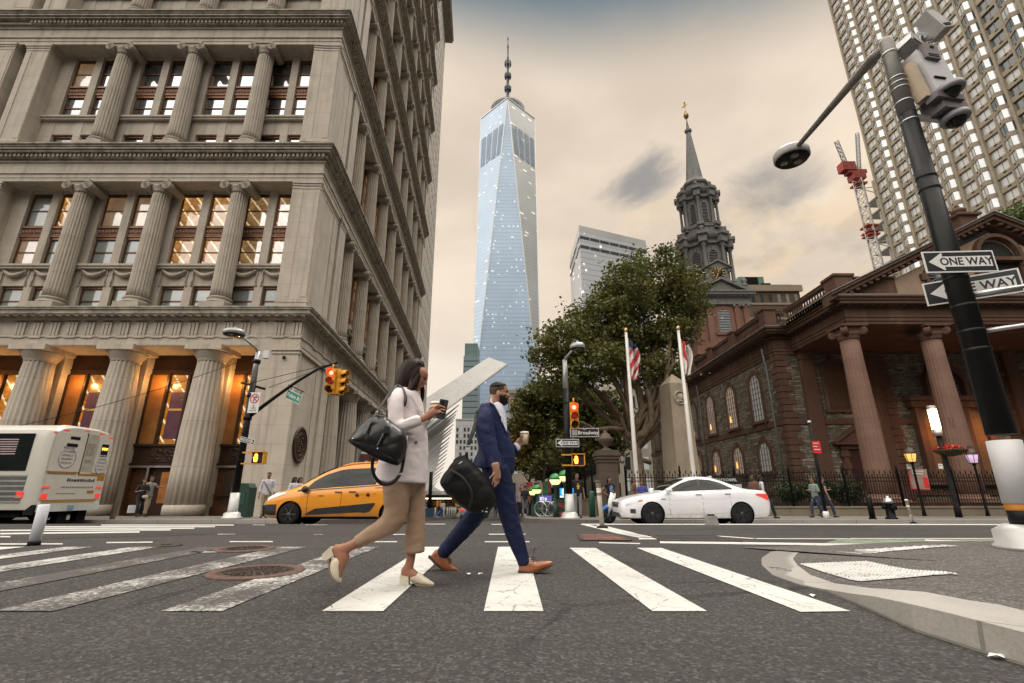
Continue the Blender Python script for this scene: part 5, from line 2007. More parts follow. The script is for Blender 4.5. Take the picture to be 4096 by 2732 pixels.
def leafcloud(blobs,n,size,seed,flat=.0,clump=.34):
 r=np.random.default_rng(seed)
 vol=np.array([b[3]*b[4]*b[5]for b in blobs])
 cc=[]
 per=55
 nc=max(1,n//per)
 which=r.choice(len(blobs),nc,p=vol/vol.sum())
 d=r.normal(size=(nc,3))
 d/=np.linalg.norm(d,axis=1,keepdims=True)
 rad=r.uniform(.28,1.04,nc)**.6
 C=np.array([blobs[i][:3]for i in which])+d*rad[:,None]*np.array([blobs[i][3:6]for i in which])
 spread=clump*r.uniform(.55,1.35,nc)
 P=np.repeat(C,per,0)+r.normal(size=(nc*per,3))*np.repeat(spread,per)[:,None]*np.array([1,1,.62])
 k=len(P)
 nrm=r.normal(size=(k,3))*.75+np.array([0,0,.75])
 nrm/=np.linalg.norm(nrm,axis=1,keepdims=True)
 t=np.cross(nrm,r.normal(size=(k,3)))
 t/=np.linalg.norm(t,axis=1,keepdims=True)
 bi=np.cross(nrm,t)
 s=size*r.uniform(.6,1.35,k)[:,None]
 V=np.stack([P-t*s*.5,P+bi*s*.42-nrm*s*.1,P+t*s*.6,P-bi*s*.42-nrm*s*.1],1).reshape(-1,3)
 me=bpy.data.meshes.new('crown')
 me.vertices.add(len(V))
 me.vertices.foreach_set('co',V.ravel())
 me.loops.add(k*4)
 me.loops.foreach_set('vertex_index',np.arange(k*4,dtype=np.int32))
 me.polygons.add(k)
 me.polygons.foreach_set('loop_start',np.arange(0,k*4,4,dtype=np.int32))
 me.polygons.foreach_set('loop_total',np.full(k,4,dtype=np.int32))
 me.update()
 me.validate()
 return me,C
def limb(mb,a,b,r0,r1,rr,sag=.12,n=6):
 a,b=Vector(a),Vector(b)
 d=(b-a)
 side=d.cross(Vector((rr.uniform(-1,1),rr.uniform(-1,1),rr.uniform(-.3,1)))).normalized()
 pts,rad=[],[]
 for i in range(n+1):
  t=i/n
  k=math.sin(t*PI)*sag*d.length
  pts.append(a+d*t+side*k+Vector((rr.uniform(-1,1),rr.uniform(-1,1),rr.uniform(-1,1)))*d.length*.025*(0<i<n))
  rad.append(r0+(r1-r0)*t)
 mb.tube(pts,rad,7)
 return pts
def tree(label,base,trunk,blobs,n,size,seed,leaf=None,bark=None,group='trees',r0=.3,twigs=70,name='tree',clump=.34,extra=None):
 rr=random.Random(seed)
 t=thing(name,label,'tree',base,0,group)
 mb=MB()
 k=len(trunk)
 mb.tube(trunk,[r0*(1.35 if i==0 else 1-.5*i/k)for i in range(k)],10)
 top=Vector(trunk[-1])
 me,C=leafcloud(blobs,n,size,seed,clump=clump)
 for b_ in blobs:
  pts=limb(mb,Vector(trunk[rr.randrange(max(0,k-2),k)]),b_[:3],r0*.42,r0*.16,rr)
  for q in range(max(2,int(twigs/len(blobs)))):
   s_=pts[rr.randrange(2,len(pts))]
   e=C[rr.randrange(len(C))]
   if(Vector(e)-s_).length<max(b_[3:6])*1.5:
    limb(mb,s_,e,r0*.11,r0*.03,rr,.1,4)
 if extra:
  for pts,rad in extra:
   mb.tube(pts,rad,8)
 mb.obj('trunk',bark or M_bark,t)
 link('crown',me,leaf or M_leaf,t)
 return t
def blobs_px(base,Y,lst):
 out=[]
 for sx,sy,hw,hh,dy,ry in lst:
  c=at(sx,sy,Y+dy)
  e=at(sx+hw,sy,Y+dy)
  f_=at(sx,sy-hh,Y+dy)
  q=c-Vector(base)
  out.append((q.x,q.y,q.z,abs(e.x-c.x),ry,abs(f_.z-c.z)))
 return out
bY=31
b0=at(2568,2040,bY)
b0.z=zw(bY)
def rel(sx,sy,Y,b=None):
 return at(sx,sy,Y)-(b or b0)
tk=[(0,0,0),rel(2560,1920,bY),rel(2545,1800,bY),rel(2520,1740,bY)]
ex=[]
def ext(b,Y,lst,r0,r1):
 pts=[rel(x,y,Y+d,b)for x,y,d in lst]
 ex.append((pts,[r0+(r1-r0)*i/(len(pts)-1)for i in range(len(pts))]))
ext(b0,bY,[(2520,1745,0),(2550,1690,0),(2572,1640,.2),(2555,1560,.4),(2520,1500,.6),(2540,1400,.8),(2560,1280,1)],.36,.12)
ext(b0,bY,[(2530,1760,0),(2580,1730,-.2),(2610,1690,-.3),(2600,1600,-.3),(2580,1540,0),(2600,1440,.5),(2640,1330,.8)],.30,.1)
ext(b0,bY,[(2545,1780,0),(2500,1720,-.3),(2480,1660,-.6),(2440,1610,-.9),(2400,1570,-1.2),(2330,1540,-1.5)],.22,.06)
ext(b0,bY,[(2520,1720,0),(2440,1712,-1),(2380,1718,-1.5),(2330,1690,-2),(2280,1680,-2.4)],.17,.05)
ext(b0,bY,[(2440,1610,-.9),(2400,1620,-1.3),(2340,1600,-1.8),(2290,1570,-2)],.10,.03)
ext(b0,bY,[(2572,1640,.2),(2600,1570,0),(2606,1540,0),(2570,1480,0)],.17,.06)
ext(b0,bY,[(2545,1860,0),(2570,1840,.2),(2600,1850,.5)],.2,.16)
bl_=blobs_px(b0,bY,[(2630,1130,120,105,2,2.8),(2500,1170,110,110,0,2.8),(2750,1190,70,120,1.5,2.2),(2400,1300,130,110,-.5,2.6),(2560,1330,130,110,1.5,2.4),(2700,1330,80,100,1.5,2.2),(2270,1380,100,90,-2,2.2),(2180,1400,70,60,-2.5,1.8),(2390,1450,150,85,-2,2.4),(2560,1470,120,75,.5,2.2),(2250,1500,110,80,-2.5,2.2),(2660,1500,70,60,1,1.8),(2560,1050,60,40,1,1.6),(2660,1020,45,35,1.5,1.4)])
tree('broad plane tree with pale mottled limbs behind the iron fence, by the flagpoles',b0,tk,bl_,46000,.20,21,M_leaf,M_bark,'trees along the churchyard',.42,120,'plane_tree',.36,ex)
ex=[]
for i,(sx,Y,lst,n,lab)in enumerate([(2238,38,[(2190,1590,95,60,0,2.2),(2300,1600,100,60,.5,2.2),(2200,1690,110,55,0,2),(2330,1690,100,60,0,2),(2120,1690,60,45,0,1.6),(2140,1590,70,50,0,1.8),(2420,1640,90,70,2,2)],20000,'rounded street tree whose crown hangs behind the central lamp post'),(2173,46,[(2130,1640,75,45,0,2.2),(2110,1720,75,45,0,2.2),(2190,1760,80,40,0,2),(2090,1780,55,35,0,1.8)],12000,'street tree just right of the man, overhanging his coffee cup'),(2118,60,[(2080,1790,45,40,0,2.4),(2140,1830,60,35,0,2.4),(2090,1860,50,25,0,2)],7000,'farthest street tree, low and yellowish above the purple poster'),(2301,33,[(2330,1770,90,50,0,2),(2420,1760,80,70,1,1.8),(2260,1800,70,40,0,1.6),(2360,1850,80,40,.5,1.5)],9000,'low dark tree behind the gate pillar and Broadway sign'),(2214,52,[(2230,1850,70,45,0,2),(2290,1880,60,40,0,2),(2170,1880,60,35,0,2)],7000,'thin-stemmed tree behind the subway globes')]):
 b_=at(sx,2060,Y)
 b_.z=zw(Y)
 c0=at(sx,1930,Y)-b_
 tree(lab,b_,[(0,0,0),(c0.x*.5+.05,0,c0.z*.5),tuple(c0),tuple((at(sx+8,1850,Y)-b_))],blobs_px(b_,Y,lst),n,.17+.002*Y,31+i,M_leaf2 if i in(1,2)else M_leaf,M_bark2,'trees along the churchyard',.17,60,'street_tree',.34)
b_=Vector((52,50,-1.5))
tree('bright green tree crown showing above the portico roof at the right edge',b_,[(0,0,0),(.2,0,7),(.5,0,14)],blobs_px(b_,50,[(4080,900,90,60,0,4),(4180,870,110,90,0,4),(4030,920,45,35,0,3),(4120,980,90,60,0,4)]),12000,.26,77,M_leaf4,M_bark2,'trees along the churchyard',.3,30,'street_tree',.5)
for i,(sx,sy,hw,hh,lab)in enumerate([(3165,1975,45,40,'low dark shrub behind the fence, left of the walking pair'),(3270,1965,60,48,'widest dark shrub behind the walking pair'),(3390,1970,55,42,'leafy shrub right of the thin red-sign pole'),(2640,2010,60,40,'low shrub behind the white car roof by the first flagpole')]):
 b_=at(sx,2040,26.6)
 b_.z=zw(26.6)
 t=thing('shrub',lab,'shrub',b_,0,'shrubs behind the fence')
 me,C=leafcloud([(q[0],q[1],q[2],q[3],q[4],q[5])for q in blobs_px(b_,26.6,[(sx,sy,hw,hh,0,.8)])],4200,.10,90+i,clump=.13)
 mb=MB()
 for c_ in C[::7]:
  mb.tube([(c_[0]*.2,c_[1]*.2,0),(c_[0]*.7,c_[1]*.7,c_[2]*.6),tuple(c_)],[.025,.015,.006],5)
 mb.obj('stems',M_bark2,t)
 link('foliage',me,M_leaf3,t)
 # street furniture
def pz(sx,sy,z):
 d=at(sx,sy,1.0)-Vector((0,0,CAMH))
 k=(z-CAMH)/d.z
 return Vector((d.x*k,k,z))
M_sleeve=mk('galvanised_sleeve',(.50,.50,.49),.45,.14,2.5,.12,25,metal=.35)
M_amber=mk('signal_amber',(.62,.30,.025),.45,.15,4,.05,30)
M_signw=mk('sign_white',(.66,.65,.64),.5,.07,3)
M_signb=mk('sign_black',(.012,.012,.013),.45,.2,3)
M_signg=mk('sign_green',(.012,.21,.13),.5,.12,3)
M_signr=mk('sign_red',(.62,.03,.03),.5,.12,3)
M_redlamp=emit('red_lens',(1,.022,.010),5)
M_redcore=emit('red_core',(1,.10,.05),9)
M_offlens=mk('off_lens',(.015,.012,.012),.2,.3,10)
M_reddim=emit('red_dim',(.35,.02,.01),.5)
M_hand=emit('orange_hand',(1,.30,.02),7)
M_lens=mk('lamp_lens',(.16,.15,.12),.15,.3,9)
def lamp_pole(loc,h,sleeve_h,split,label,arm,lamp_r=.36,r=.10):
 t=thing('street_lamp',label,'street lamp',loc,0,'street lamps')
 mb=MB()
 mb.lathe([(.36,0),(.36,.06),(.30,.10),(.29,.2),(.19,.26)],n=20)
 mb.lathe([(.19,.24),(.175,.3),(.165,sleeve_h)],n=20)
 mb.obj('base_sleeve',M_sleeve,t)
 mb=MB()
 mb.lathe([(r*1.15,sleeve_h-.02),(r*1.05,split)],n=18)
 for z in(sleeve_h+1.2,sleeve_h+2.2,split-.6):
  mb.lathe([(r*1.18,z),(r*1.2,z+.02),(r*1.18,z+.05)],n=18,cap=False)
 mb.obj('shaft',M_black,t)
 mb=MB()
 mb.lathe([(r*1.03,split),(r*.8,h)],n=18)
 a=Vector(arm)
 mb.tube([(0,0,h-.05),(a.x*.12,a.y*.12,h+.05+a.z*.1),(a.x,a.y,h+a.z)],[r*.6,r*.45,r*.32],12)
 mb.obj('arm',M_grey,t)
 hd=MB()
 c=(a.x*1.0+a.normalized().x*lamp_r*.9,a.y+a.normalized().y*lamp_r*.9,h+a.z)
 hd.lathe([(lamp_r*.2,.12),(lamp_r*.8,.10),(lamp_r,.02),(lamp_r,-.08),(lamp_r*.93,-.11)],c,28)
 hd.lathe([(.05,.1),(.05,.2),(.01,.22)],c,8)
 q=hd.obj('lamp_head',M_grey,t)
 ln=MB()
 ln.lathe([(lamp_r*.95,-.10),(lamp_r*.90,-.125),(.01,-.125)],c,28)
 ln.obj('lamp_face',M_black,q)
 ln=MB()
 for k in range(3):
  an=2*PI*k/3+.4
  ln.lathe([(.001,-.15),(.08,-.145),(.10,-.12)],(c[0]+lamp_r*.42*math.cos(an),c[1]+lamp_r*.42*math.sin(an),c[2]),14)
 ln.obj('led_lens',M_lens,q)
 return t
def signal(label,loc,rz,on=True,heads=1,group='traffic signals'):
 t=thing('traffic_signal',label,'traffic light',loc,rz,group)
 def head(M,lit):
  b=MB()
  for k in range(3):
   z=-.17-.34*k
   b.box(-.17,.17,-.11,.12,z-.165,z+.165,M)
  o=b.obj('housing',M_amber,t)
  for k in range(3):
   z=-.17-.34*k
   v=MB()
   n=14
   ring=[]
   for i in range(n+1):
    an=PI*(-.12+1.24*i/n)
    p,q=(.145*math.cos(an),z+.145*math.sin(an)),(.155*math.cos(an),z+.155*math.sin(an))
    ring.append([M@Vector((p[0],-.11,p[1])),M@Vector((q[0],-.11,q[1])),M@Vector((q[0],-.35 if 0<i<n else-.2,q[1])),M@Vector((p[0],-.35 if 0<i<n else-.2,p[1]))])
   v.loft(ring,True,False)
   v.obj('visor',M_amber,t)
   l_=MB()
   l_.lathe([(.001,.03),(.08,.022),(.135,0)],(0,0,0),20,M=M@Matrix.Translation((0,-.112,z))@Matrix.Rotation(PI/2,4,'X'))
   l_.obj('lens',(M_redlamp if k==0 else M_reddim if k==1 else M_offlens)if lit else M_offlens,t)
   if lit and k==0:
    l_=MB()
    l_.lathe([(.001,.045),(.06,.04),(.09,.026)],(0,0,0),18,M=M@Matrix.Translation((0,-.112,z))@Matrix.Rotation(PI/2,4,'X'))
    l_.obj('lamp_core',M_redcore,t)
 head(Matrix.Identity(4),on)
 if heads>1:
  head(Matrix.Translation((.30,.12,0))@Matrix.Rotation(R(70),4,'Z'),False)
 b=MB()
 b.tube([(0,0,0),(0,0,.22)],.035,8)
 if heads>1:
  b.bar((0,0,.02),(.30,.12,.02),.06)
  b.bar((0,0,-1.03),(.30,.12,-1.03),.06)
 b.obj('hanger',M_amber,t)
 return t
def plate(name,label,cat,c,w_,h_,rz=0.0,tilt=0.0,mat=None,border=None,group=None,t=.012,parent=None):
 r=thing(name,label,cat,c,rz,group)
 r.rotation_euler=(0,tilt,rz)
 mb=MB()
 mb.box(-w_/2,w_/2,0,t,-h_/2,h_/2)
 mb.obj('panel',border or mat,r)
 if border:
  mb=MB()
  e=.02
  mb.box(-w_/2+e,w_/2-e,-.003,0,-h_/2+e,h_/2-e)
  mb.obj('field',mat,r)
 return r
def oneway(label,c,rz,left=True,s=1.0,tilt=0.0,grp='one way signs'):
 w_,h_=.91*s,.31*s
 r=plate('one_way_sign',label,'sign',c,w_,h_,rz,tilt,M_signb,M_signw,grp)
 mb=MB()
 f=-1 if left else 1
 P_=[(-.40,0),(-.22,.125),(-.205,.115),(-.215,.075),(.40,.075),(.40,-.075),(-.215,-.075),(-.205,-.115),(-.22,-.125)]
 P_=[(-f*x*s,z*s)for x,z in P_]
 mb.prism(P_,-.0065,-.003)
 mb.obj('arrow',M_signw,r)
 text('ONE',.15*s,M_signb,r,((-.11 if left else-.20)*s,-.0075,-.004),bold=.003*s,ext=.0008,sx=.95)
 text('WAY',.15*s,M_signb,r,((.245 if left else .13)*s,-.0075,-.004),bold=.003*s,ext=.0008,sx=.95)
 return r
def pedsignal(label,c,rz=0.0,s=1.0):
 t=thing('pedestrian_signal',label,'crossing signal',c,rz,'pedestrian signals showing an orange hand')
 mb=MB()
 mb.box(-.24*s,.24*s,-.05,.16,-.22*s,.22*s)
 mb.box(-.26*s,.26*s,-.18,-.05,.2*s,.23*s)
 mb.box(.22*s,.25*s,-.16,-.05,-.2*s,.2*s)
 mb.box(-.62*s,-.24*s,.0,.06,.17*s,.22*s)
 mb.box(-.62*s,-.24*s,.0,.06,-.22*s,-.17*s)
 mb.obj('housing',M_amber,t)
 mb=MB()
 mb.box(-.21*s,.21*s,-.054,-.05,-.19*s,.19*s)
 mb.obj('screen',mk('signal_screen',(.02,.018,.03),.3),t)
 mb=MB()
 hx=-.07*s
 mb.prism([(hx-.055*s,-.14*s),(hx+.05*s,-.14*s),(hx+.07*s,-.03*s),(hx+.065*s,.03*s),(hx-.06*s,.03*s),(hx-.075*s,-.05*s)],-.06,-.055)
 for k,(x,l)in enumerate(((-.045,.10),(-.015,.125),(.017,.12),(.048,.09))):
  mb.box(hx+(x-.013)*s,hx+(x+.013)*s,-.06,-.055,.02*s,(.03+l)*s)
 mb.prism([(hx-.07*s,-.05*s),(hx-.10*s,.02*s),(hx-.085*s,.035*s),(hx-.05*s,-.01*s)],-.06,-.055)
 mb.obj('hand_symbol',M_hand,t)
 return t
 # lamp with mast-arm signal at the left corner
YL=19.2
pL=at(925,2077,YL)
pL.z=zw(YL)
hL=at(1044,1406,YL).z-pL.z
spL=at(1018,1532,YL).z-pL.z
slL=at(940,1971,YL).z-pL.z
tipL=pz(962,1340,pL.z+hL+.35)
LPL=lamp_pole(pL,hL,slL,spL,'street lamp with black shaft and white foot sleeve at the office building corner',(tipL.x-pL.x,max(-3.2,tipL.y-YL),.35),.40,.115)
rel_=lambda sx,sy,Y=YL:at(sx,sy,Y)-pL
mb=MB()
a0,a1,a2,a3=rel_(990,1672),rel_(1085,1600),rel_(1185,1528),rel_(1352,1449)
a0.x=0
mb.tube([a0,a1,a2,(a2+a3)/2+Vector((0,0,.12)),a3],[.075,.07,.06,.055,.05],10)
for z in(a0.z,a0.z+.9,a0.z+2.3):
 mb.lathe([(.15,z-.08),(.155,z),(.15,z+.08)],n=14)
mb.tube([rel_(965,1530),rel_(1060,1556)],.05,8)
mb.tube([rel_(1010,1530)*1,a3],.012,5)
mb.tube([rel_(1075,1550),rel_(1262,1483)],.012,5)
mb.obj('mast_arm',M_black,LPL)
w0,w1=rel_(1023,1424),at(-400,1800,15.0)-pL
mb=MB()
mb.tube([w0.lerp(w1,i/12)-Vector((0,0,.35*math.sin(PI*i/12)))for i in range(13)],.011,5)
mb.obj('overhead_cable',M_blackm,LPL)
mb=MB()
c=rel_(1068,1417)
mb.box(c.x-.12,c.x+.1,-.1,.1,c.z-.18,c.z+.14)
mb.bar((0,0,c.z),(c.x,0,c.z),.05)
mb.obj('sensor_box',M_signw,LPL)
sg=at(1332,1478,YL-.05)
signal('double-headed red traffic signal hanging from the curved mast arm at left',sg,0,True,2)
pedsignal('orange hand crossing signal on the left corner lamp beside the taxi',at(1034,1832,YL-.2),0,1.05)
sgn=plate('street_name_sign','green Fulton street name sign hanging below the left mast arm','sign',at(1174,1587,YL-.1),.86,.36,R(-24),R(22),M_signg,M_signw,None)
text('Fulton St',.20,M_signw,sgn,(0,-.006,0),bold=.004,ext=.001)
mb=MB()
for x in(-.3,.3):
 mb.bar((x,.005,.18),(x,.005,.34),.02)
mb.bar((-.55,.005,.34),(.45,.005,.34),.03)
mb.obj('bracket',M_blackm,sgn)
nt_=plate('no_turn_sign','white sign with a crossed-out turn arrow on the left lamp shaft','sign',at(1016,1610,YL-.16),.46,.82,R(-8),0,M_signw,None)
mb=MB()
M=Matrix.Translation((0,-.003,.16))@Matrix.Rotation(PI/2,4,'X')
mb.lathe([(.155,0),(.155,.004),(.195,.004),(.195,0)],n=32,M=M,cap=False)
mb.box(-.02,.02,-.009,-.007,-.17,.17,Matrix.Translation((0,0,.16))@Matrix.Rotation(R(-45),4,'Y'))
mb.obj('red_ring',M_signr,nt_)
mb=MB()
mb.prism([(-.04,.04),(-.04,.2),(-.0,.24),(.05,.24),(.05,.28),(.12,.22),(.05,.16),(.05,.2),(.0,.19),(0,.04)],-.006,-.003)
mb.obj('turn_arrow',M_signb,nt_)
for k,(s_,z)in enumerate((('NO',-.13),('TURNS',-.22),('7AM-7PM',-.32))):
 text(s_,.09,M_signb,nt_,(0,-.005,z),ext=.0008,sx=.8)
oneway('one way sign with arrow pointing right on the left corner lamp',at(989,1762,YL-.17),R(6),False,.62,R(14))
b_=at(912,2060,21.5)
rb=thing('relay_box','dark green relay mailbox standing behind the left corner lamp','mailbox',(b_.x,21.5,zw(21.5)))
mb=MB()
mb.prism([(-.05,0),(.75,0),(.75,1.2),(.62,1.38),(.08,1.38),(-.05,1.2)],0,.6)
mb.obj('body',mk('mailbox_green',(.015,.045,.03),.5,.2,4),rb)
mb=MB()
for x in(.02,.62):
 for y in(.05,.5):
  mb.box(x,x+.06,y,y+.06,-.12,0)
mb.obj('legs',M_blackm,rb)
mb=MB()
mb.box(.1,.6,-.02,0,.5,1.0)
mb.obj('door',mk('mailbox_door',(.02,.06,.04),.5,.2,4),rb)
# centre lamp with signal and Broadway sign
YC_=19.2
pC=at(2280,2077,YC_)
pC.z=zw(YC_)
hC=at(2253,1440,YC_).z-pC.z
LPC=lamp_pole(pC,hC,at(2278,1976,YC_).z-pC.z,at(2262,1556,YC_).z-pC.z,'street lamp with black shaft left of the tree, carrying the Broadway sign',tuple(pz(2298,1392,pC.z+hC+.25)-pC-Vector((0,0,hC))),.30,.115)
signal('single red traffic signal on the central lamp beside the tree',at(2294,1614,YC_-.02),0,True,1)
mb=MB()
for y in(1612,1712):
 a,b_=at(2268,y,YC_)-pC,at(2300,y,YC_)-pC
 mb.bar((0,0,a.z),(b_.x,0,a.z),.05)
mb.obj('signal_bracket',M_amber,LPC)
sgn=plate('street_name_sign','black Broadway street name sign beside the central red signal','sign',at(2338,1730,YC_-.12),1.12,.34,0,0,M_signb,M_signw)
text('Broadway',.20,M_signw,sgn,(.14,-.006,-.01),bold=.003,ext=.001)
text('200 -',.07,M_signw,sgn,(.02,-.006,.115),ext=.0008)
mb=MB()
mb.box(-.5,-.28,-.006,-.003,-.11,.11)
mb.obj('pictogram',mk('sign_grey',(.30,.30,.29),.5),sgn)
oneway('one way sign with arrow pointing left on the central lamp below Broadway',at(2270,1772,YC_-.16),0,True,.98)
pedsignal('orange hand crossing signal on the central lamp by the gate pillar',at(2312,1840,YC_-.15),0,1.0)
# near lamp on the corner at the right, with cameras and signs
pR=Vector((6.0,6.0,isl(6.0,6.0)))
t=thing('street_lamp','nearest black lamp post at the right edge with long arm and cameras','street lamp',pR,0,'street lamps')
hR=7.55
mb=MB()
mb.lathe([(.36,0),(.36,.04),(.33,.05),(.33,.2),(.22,.27),(.2,.27)],n=28)
mb.obj('base_plate',M_sleeve,t)
mb=MB()
mb.lathe([(.155,.24),(.155,.48)],n=24)
mb.obj('collar',M_black,t)
mb=MB()
mb.lathe([(.158,.42),(.162,.44),(.162,.5),(.158,.52)],n=24)
mb.obj('orange_band',mk('orange_band',(.45,.19,.03),.6),t)
mb=MB()
mb.lathe([(.172,.5),(.165,1.22),(.15,1.23)],n=28)
mb.obj('white_sleeve',mk('sleeve_white',(.50,.50,.51),.5,.12,2,.1,20),t)
mb=MB()
mb.lathe([(.148,1.3),(.112,6.1)],n=28)
for z in(2.35,2.6,2.95,3.35,4.75,4.95):
 rr_=.15-(z-1.3)*.0077
 mb.lathe([(rr_,z),(rr_+.006,z+.01),(rr_+.006,z+.035),(rr_,z+.045)],n=24,cap=False)
mb.obj('shaft',mk('gloss_black_paint',(.005,.005,.0055),.42,.3,2,.06,20,spec=.22),t)
mb=MB()
mb.lathe([(.113,6.1),(.098,hR-.05),(.08,hR+.02),(.02,hR+.05)],n=24)
lampR=pz(3165,620,hR+pR.z+.35)-pR
mb.tube([(0,0,hR-.12),(lampR.x*.1,lampR.y*.1,hR),(lampR.x*.9,lampR.y*.9,lampR.z-.02)],[.085,.078,.05],14)
mb.obj('arm',mk('grey_pole_paint',(.17,.165,.15),.5,.25,2,.1,20,metal=.3),t)
hd=MB()
lc=tuple(lampR)
hd.lathe([(.08,.14),(.30,.12),(.37,.04),(.37,-.09),(.345,-.12)],lc,32)
hd.lathe([(.05,.12),(.05,.24),(.01,.26)],lc,8)
q=hd.obj('lamp_head',mk('lamp_housing',(.30,.29,.27),.5,.15,4),t)
ln=MB()
ln.lathe([(.35,-.11),(.33,-.14),(.01,-.14)],lc,32)
ln.obj('lamp_face',M_black,q)
ln=MB()
for k in range(3):
 an=2*PI*k/3+.3
 ln.lathe([(.001,-.165),(.075,-.16),(.095,-.135)],(lc[0]+.165*math.cos(an),lc[1]+.165*math.sin(an),lc[2]),16)
ln.obj('led_lens',M_lens,q)
mb=MB()
for z in(5.95,6.3,6.55,6.65,6.75,7.25):
 mb.lathe([(.118,z),(.124,z+.01),(.118,z+.02)],n=20,cap=False)
for z in(6.55,6.65,6.3):
 mb.tube([(.1,-.05,z),(.25,-.02,z+.02),(.32,.05,z)],.012,6)
mb.bar((.08,0,6.05),(.5,0,6.0),.07)
mb.bar((.08,0,6.72),(.45,0,6.9),.05)
mb.obj('clamp_bands',M_alu,t)
cb=thing('surveillance_camera','large white camera box with two dome lenses on the near lamp post','camera',at(3738,350,5.95),R(8))
cb.scale=(.86,.86,.86)
cb.rotation_euler=(R(-4),R(-4),R(12))
mb=MB()
mb.box(-.29,.29,-.16,.16,-.3,.62)
mb.prism([(-.29,.62),(.29,.62),(.27,.7),(-.27,.7)],-.15,.15)
mb.obj('housing',mk('camera_white',(.46,.45,.46),.5,.1,3),cb)
mb=MB()
mb.box(-.26,.29,-.15,.2,-.62,-.3)
mb.box(-.4,.2,-.2,.0,-.46,-.34)
mb.obj('lower_box',mk('camera_mauve',(.13,.11,.12),.5,.2,3),cb)
for c_ in((-.06,-.2,-.28),(.08,-.02,-.72)):
 mb=MB()
 mb.lathe([(.21,.05),(.22,-.02),(.19,-.06),(.15,-.05)],c_,22)
 o=mb.obj('dome_housing',mk('dome_grey',(.22,.22,.24),.4),cb)
 mb=MB()
 mb.ball((c_[0],c_[1],c_[2]-.05),(.15,.15,.12),16,10)
 mb.obj('dome_lens',M_glassdk,o)
mb=MB()
mb.box(-.46,-.34,-.1,.1,-.35,.45)
mb.obj('junction_box',mk('beige_box',(.42,.33,.24),.6,.15,3),cb)
mb=MB()
mb.box(-.2,.05,-.185,-.16,.02,.05)
mb.obj('slot',M_blackm,cb)
c2=thing('antenna_box','grey antenna box with louvres above the camera box','antenna',at(3700,235,5.9),R(10))
c2.scale=(.85,.85,.85)
mb=MB()
mb.box(-.16,.16,-.14,.14,-.12,.2)
mb.obj('housing',mk('antenna_mauve',(.15,.135,.135),.5),c2)
mb=MB()
for z in(-.09,-.05):
 mb.box(-.1,.12,-.146,-.14,z,z+.015)
mb.box(-.02,.06,-.148,-.14,.1,.15)
mb.obj('louvres',M_blackm,c2)
mb=MB()
mb.tube([(0,0,.2),(.02,0,.5),(.08,.05,.8)],.03,8)
mb.bar((-.3,.05,.35),(.4,.05,.62),.05)
for k in range(6):
 mb.box(-.02+.04*k,.03+.04*k,-.02,.06,.5+.03*(k%3),.6+.04*(k%2))
mb.obj('bracket',M_grey,c2)
for c_,s_,nm,lab,rot in((tuple(at(3632,185,5.95)-pR),(.125,.13,.15),'antenna','grey dish antenna box at the left of the lamp-top cluster',28),(tuple(at(3728,105,6.0)-pR),(.13,.13,.22),'antenna','tilted grey antenna box topping the camera cluster',-24)):
 a_=thing(nm,lab,'antenna',pR+Vector(c_),0,'antennas on the near lamp')
 a_.rotation_euler=(R(-12),R(rot),R(15))
 mb=MB()
 mb.prism([(-s_[0],-s_[2]),(s_[0],-s_[2]),(s_[0]*1.05,s_[2]*.6),(s_[0]*.7,s_[2]),(-s_[0]*.8,s_[2])],-s_[1],s_[1])
 mb.obj('housing',mk('antenna_grey',(.30,.29,.28),.6,.2,6,.1,20),a_)
 mb=MB()
 mb.box(-s_[0]*.6,s_[0]*.6,-s_[1]-.01,-s_[1],-s_[2]*.85,-s_[2]*.6)
 mb.obj('port',M_blackm,a_)
oneway('large one way sign pointing left, mounted square on the near lamp',at(3839,1046,5.83),R(-3),True,1.0,0)
oneway('large one way sign slanted behind the near lamp shaft, half hidden',at(3886,1150,6.22),R(-32),True,1.12,R(0))
mb=MB()
for z in(3.13,2.62):
 mb.tube([(.1,-.05,z),(.5,-.2,z+.03),(1.6,-.5,z+.12)],.028,10)
mb.obj('bracket_arm',M_alu,t)
sg2=thing('traffic_signal','dark back of a traffic signal cut by the right edge','traffic light',pR+Vector((.95,-.3,3.12)),R(-60),'traffic signals')
mb=MB()
for k in range(3):
 mb.box(-.17,.17,-.1,.12,-.33-.34*k,-.01-.34*k)
mb.obj('housing',M_blackm,sg2)
mb=MB()
mb.ball((-.02,.13,-.06),.035,8,6)
mb.obj('lamp',emit('warm_bulb',(1,.6,.3),8),sg2)
mb=MB()
for k in range(3):
 mb.tube([(0,-.1,-.17-.34*k),(0,-.3,-.17-.34*k)],.14,14,False)
mb.obj('visor',M_blackm,sg2)
# thin pole with red notice
b_=at(3308,2080,19.4)
t=thing('sign_pole','thin black pole with a small red notice near the walking pair','sign',(b_.x,19.4,zw(19.4)))
hh=at(3232,1691,19.4).z-zw(19.4)
mb=MB()
mb.lathe([(.06,0),(.055,hh)],n=10)
mb.obj('pole',M_black,t)
mb=MB()
mb.lathe([(.11,0),(.10,.25),(.07,.27)],n=12)
mb.lathe([(.06,hh),(.06,hh+.07),(.01,hh+.09)],n=10)
mb.obj('white_foot',M_white,t)
c=at(3267,1787,19.3)-Vector((b_.x,19.4,zw(19.4)))
mb=MB()
mb.box(c.x-.16,c.x+.16,-.1,-.09,c.z-.25,c.z+.22)
o=mb.obj('red_notice',M_signr,t)
for k,l in enumerate((.11,.08,.12)):
 mb=MB()
 mb.box(c.x-.13,c.x-.13+l*2,-.103,-.1,c.z+.12-k*.12,c.z+.15-k*.12)
 mb.obj('notice_line',M_signw,o)
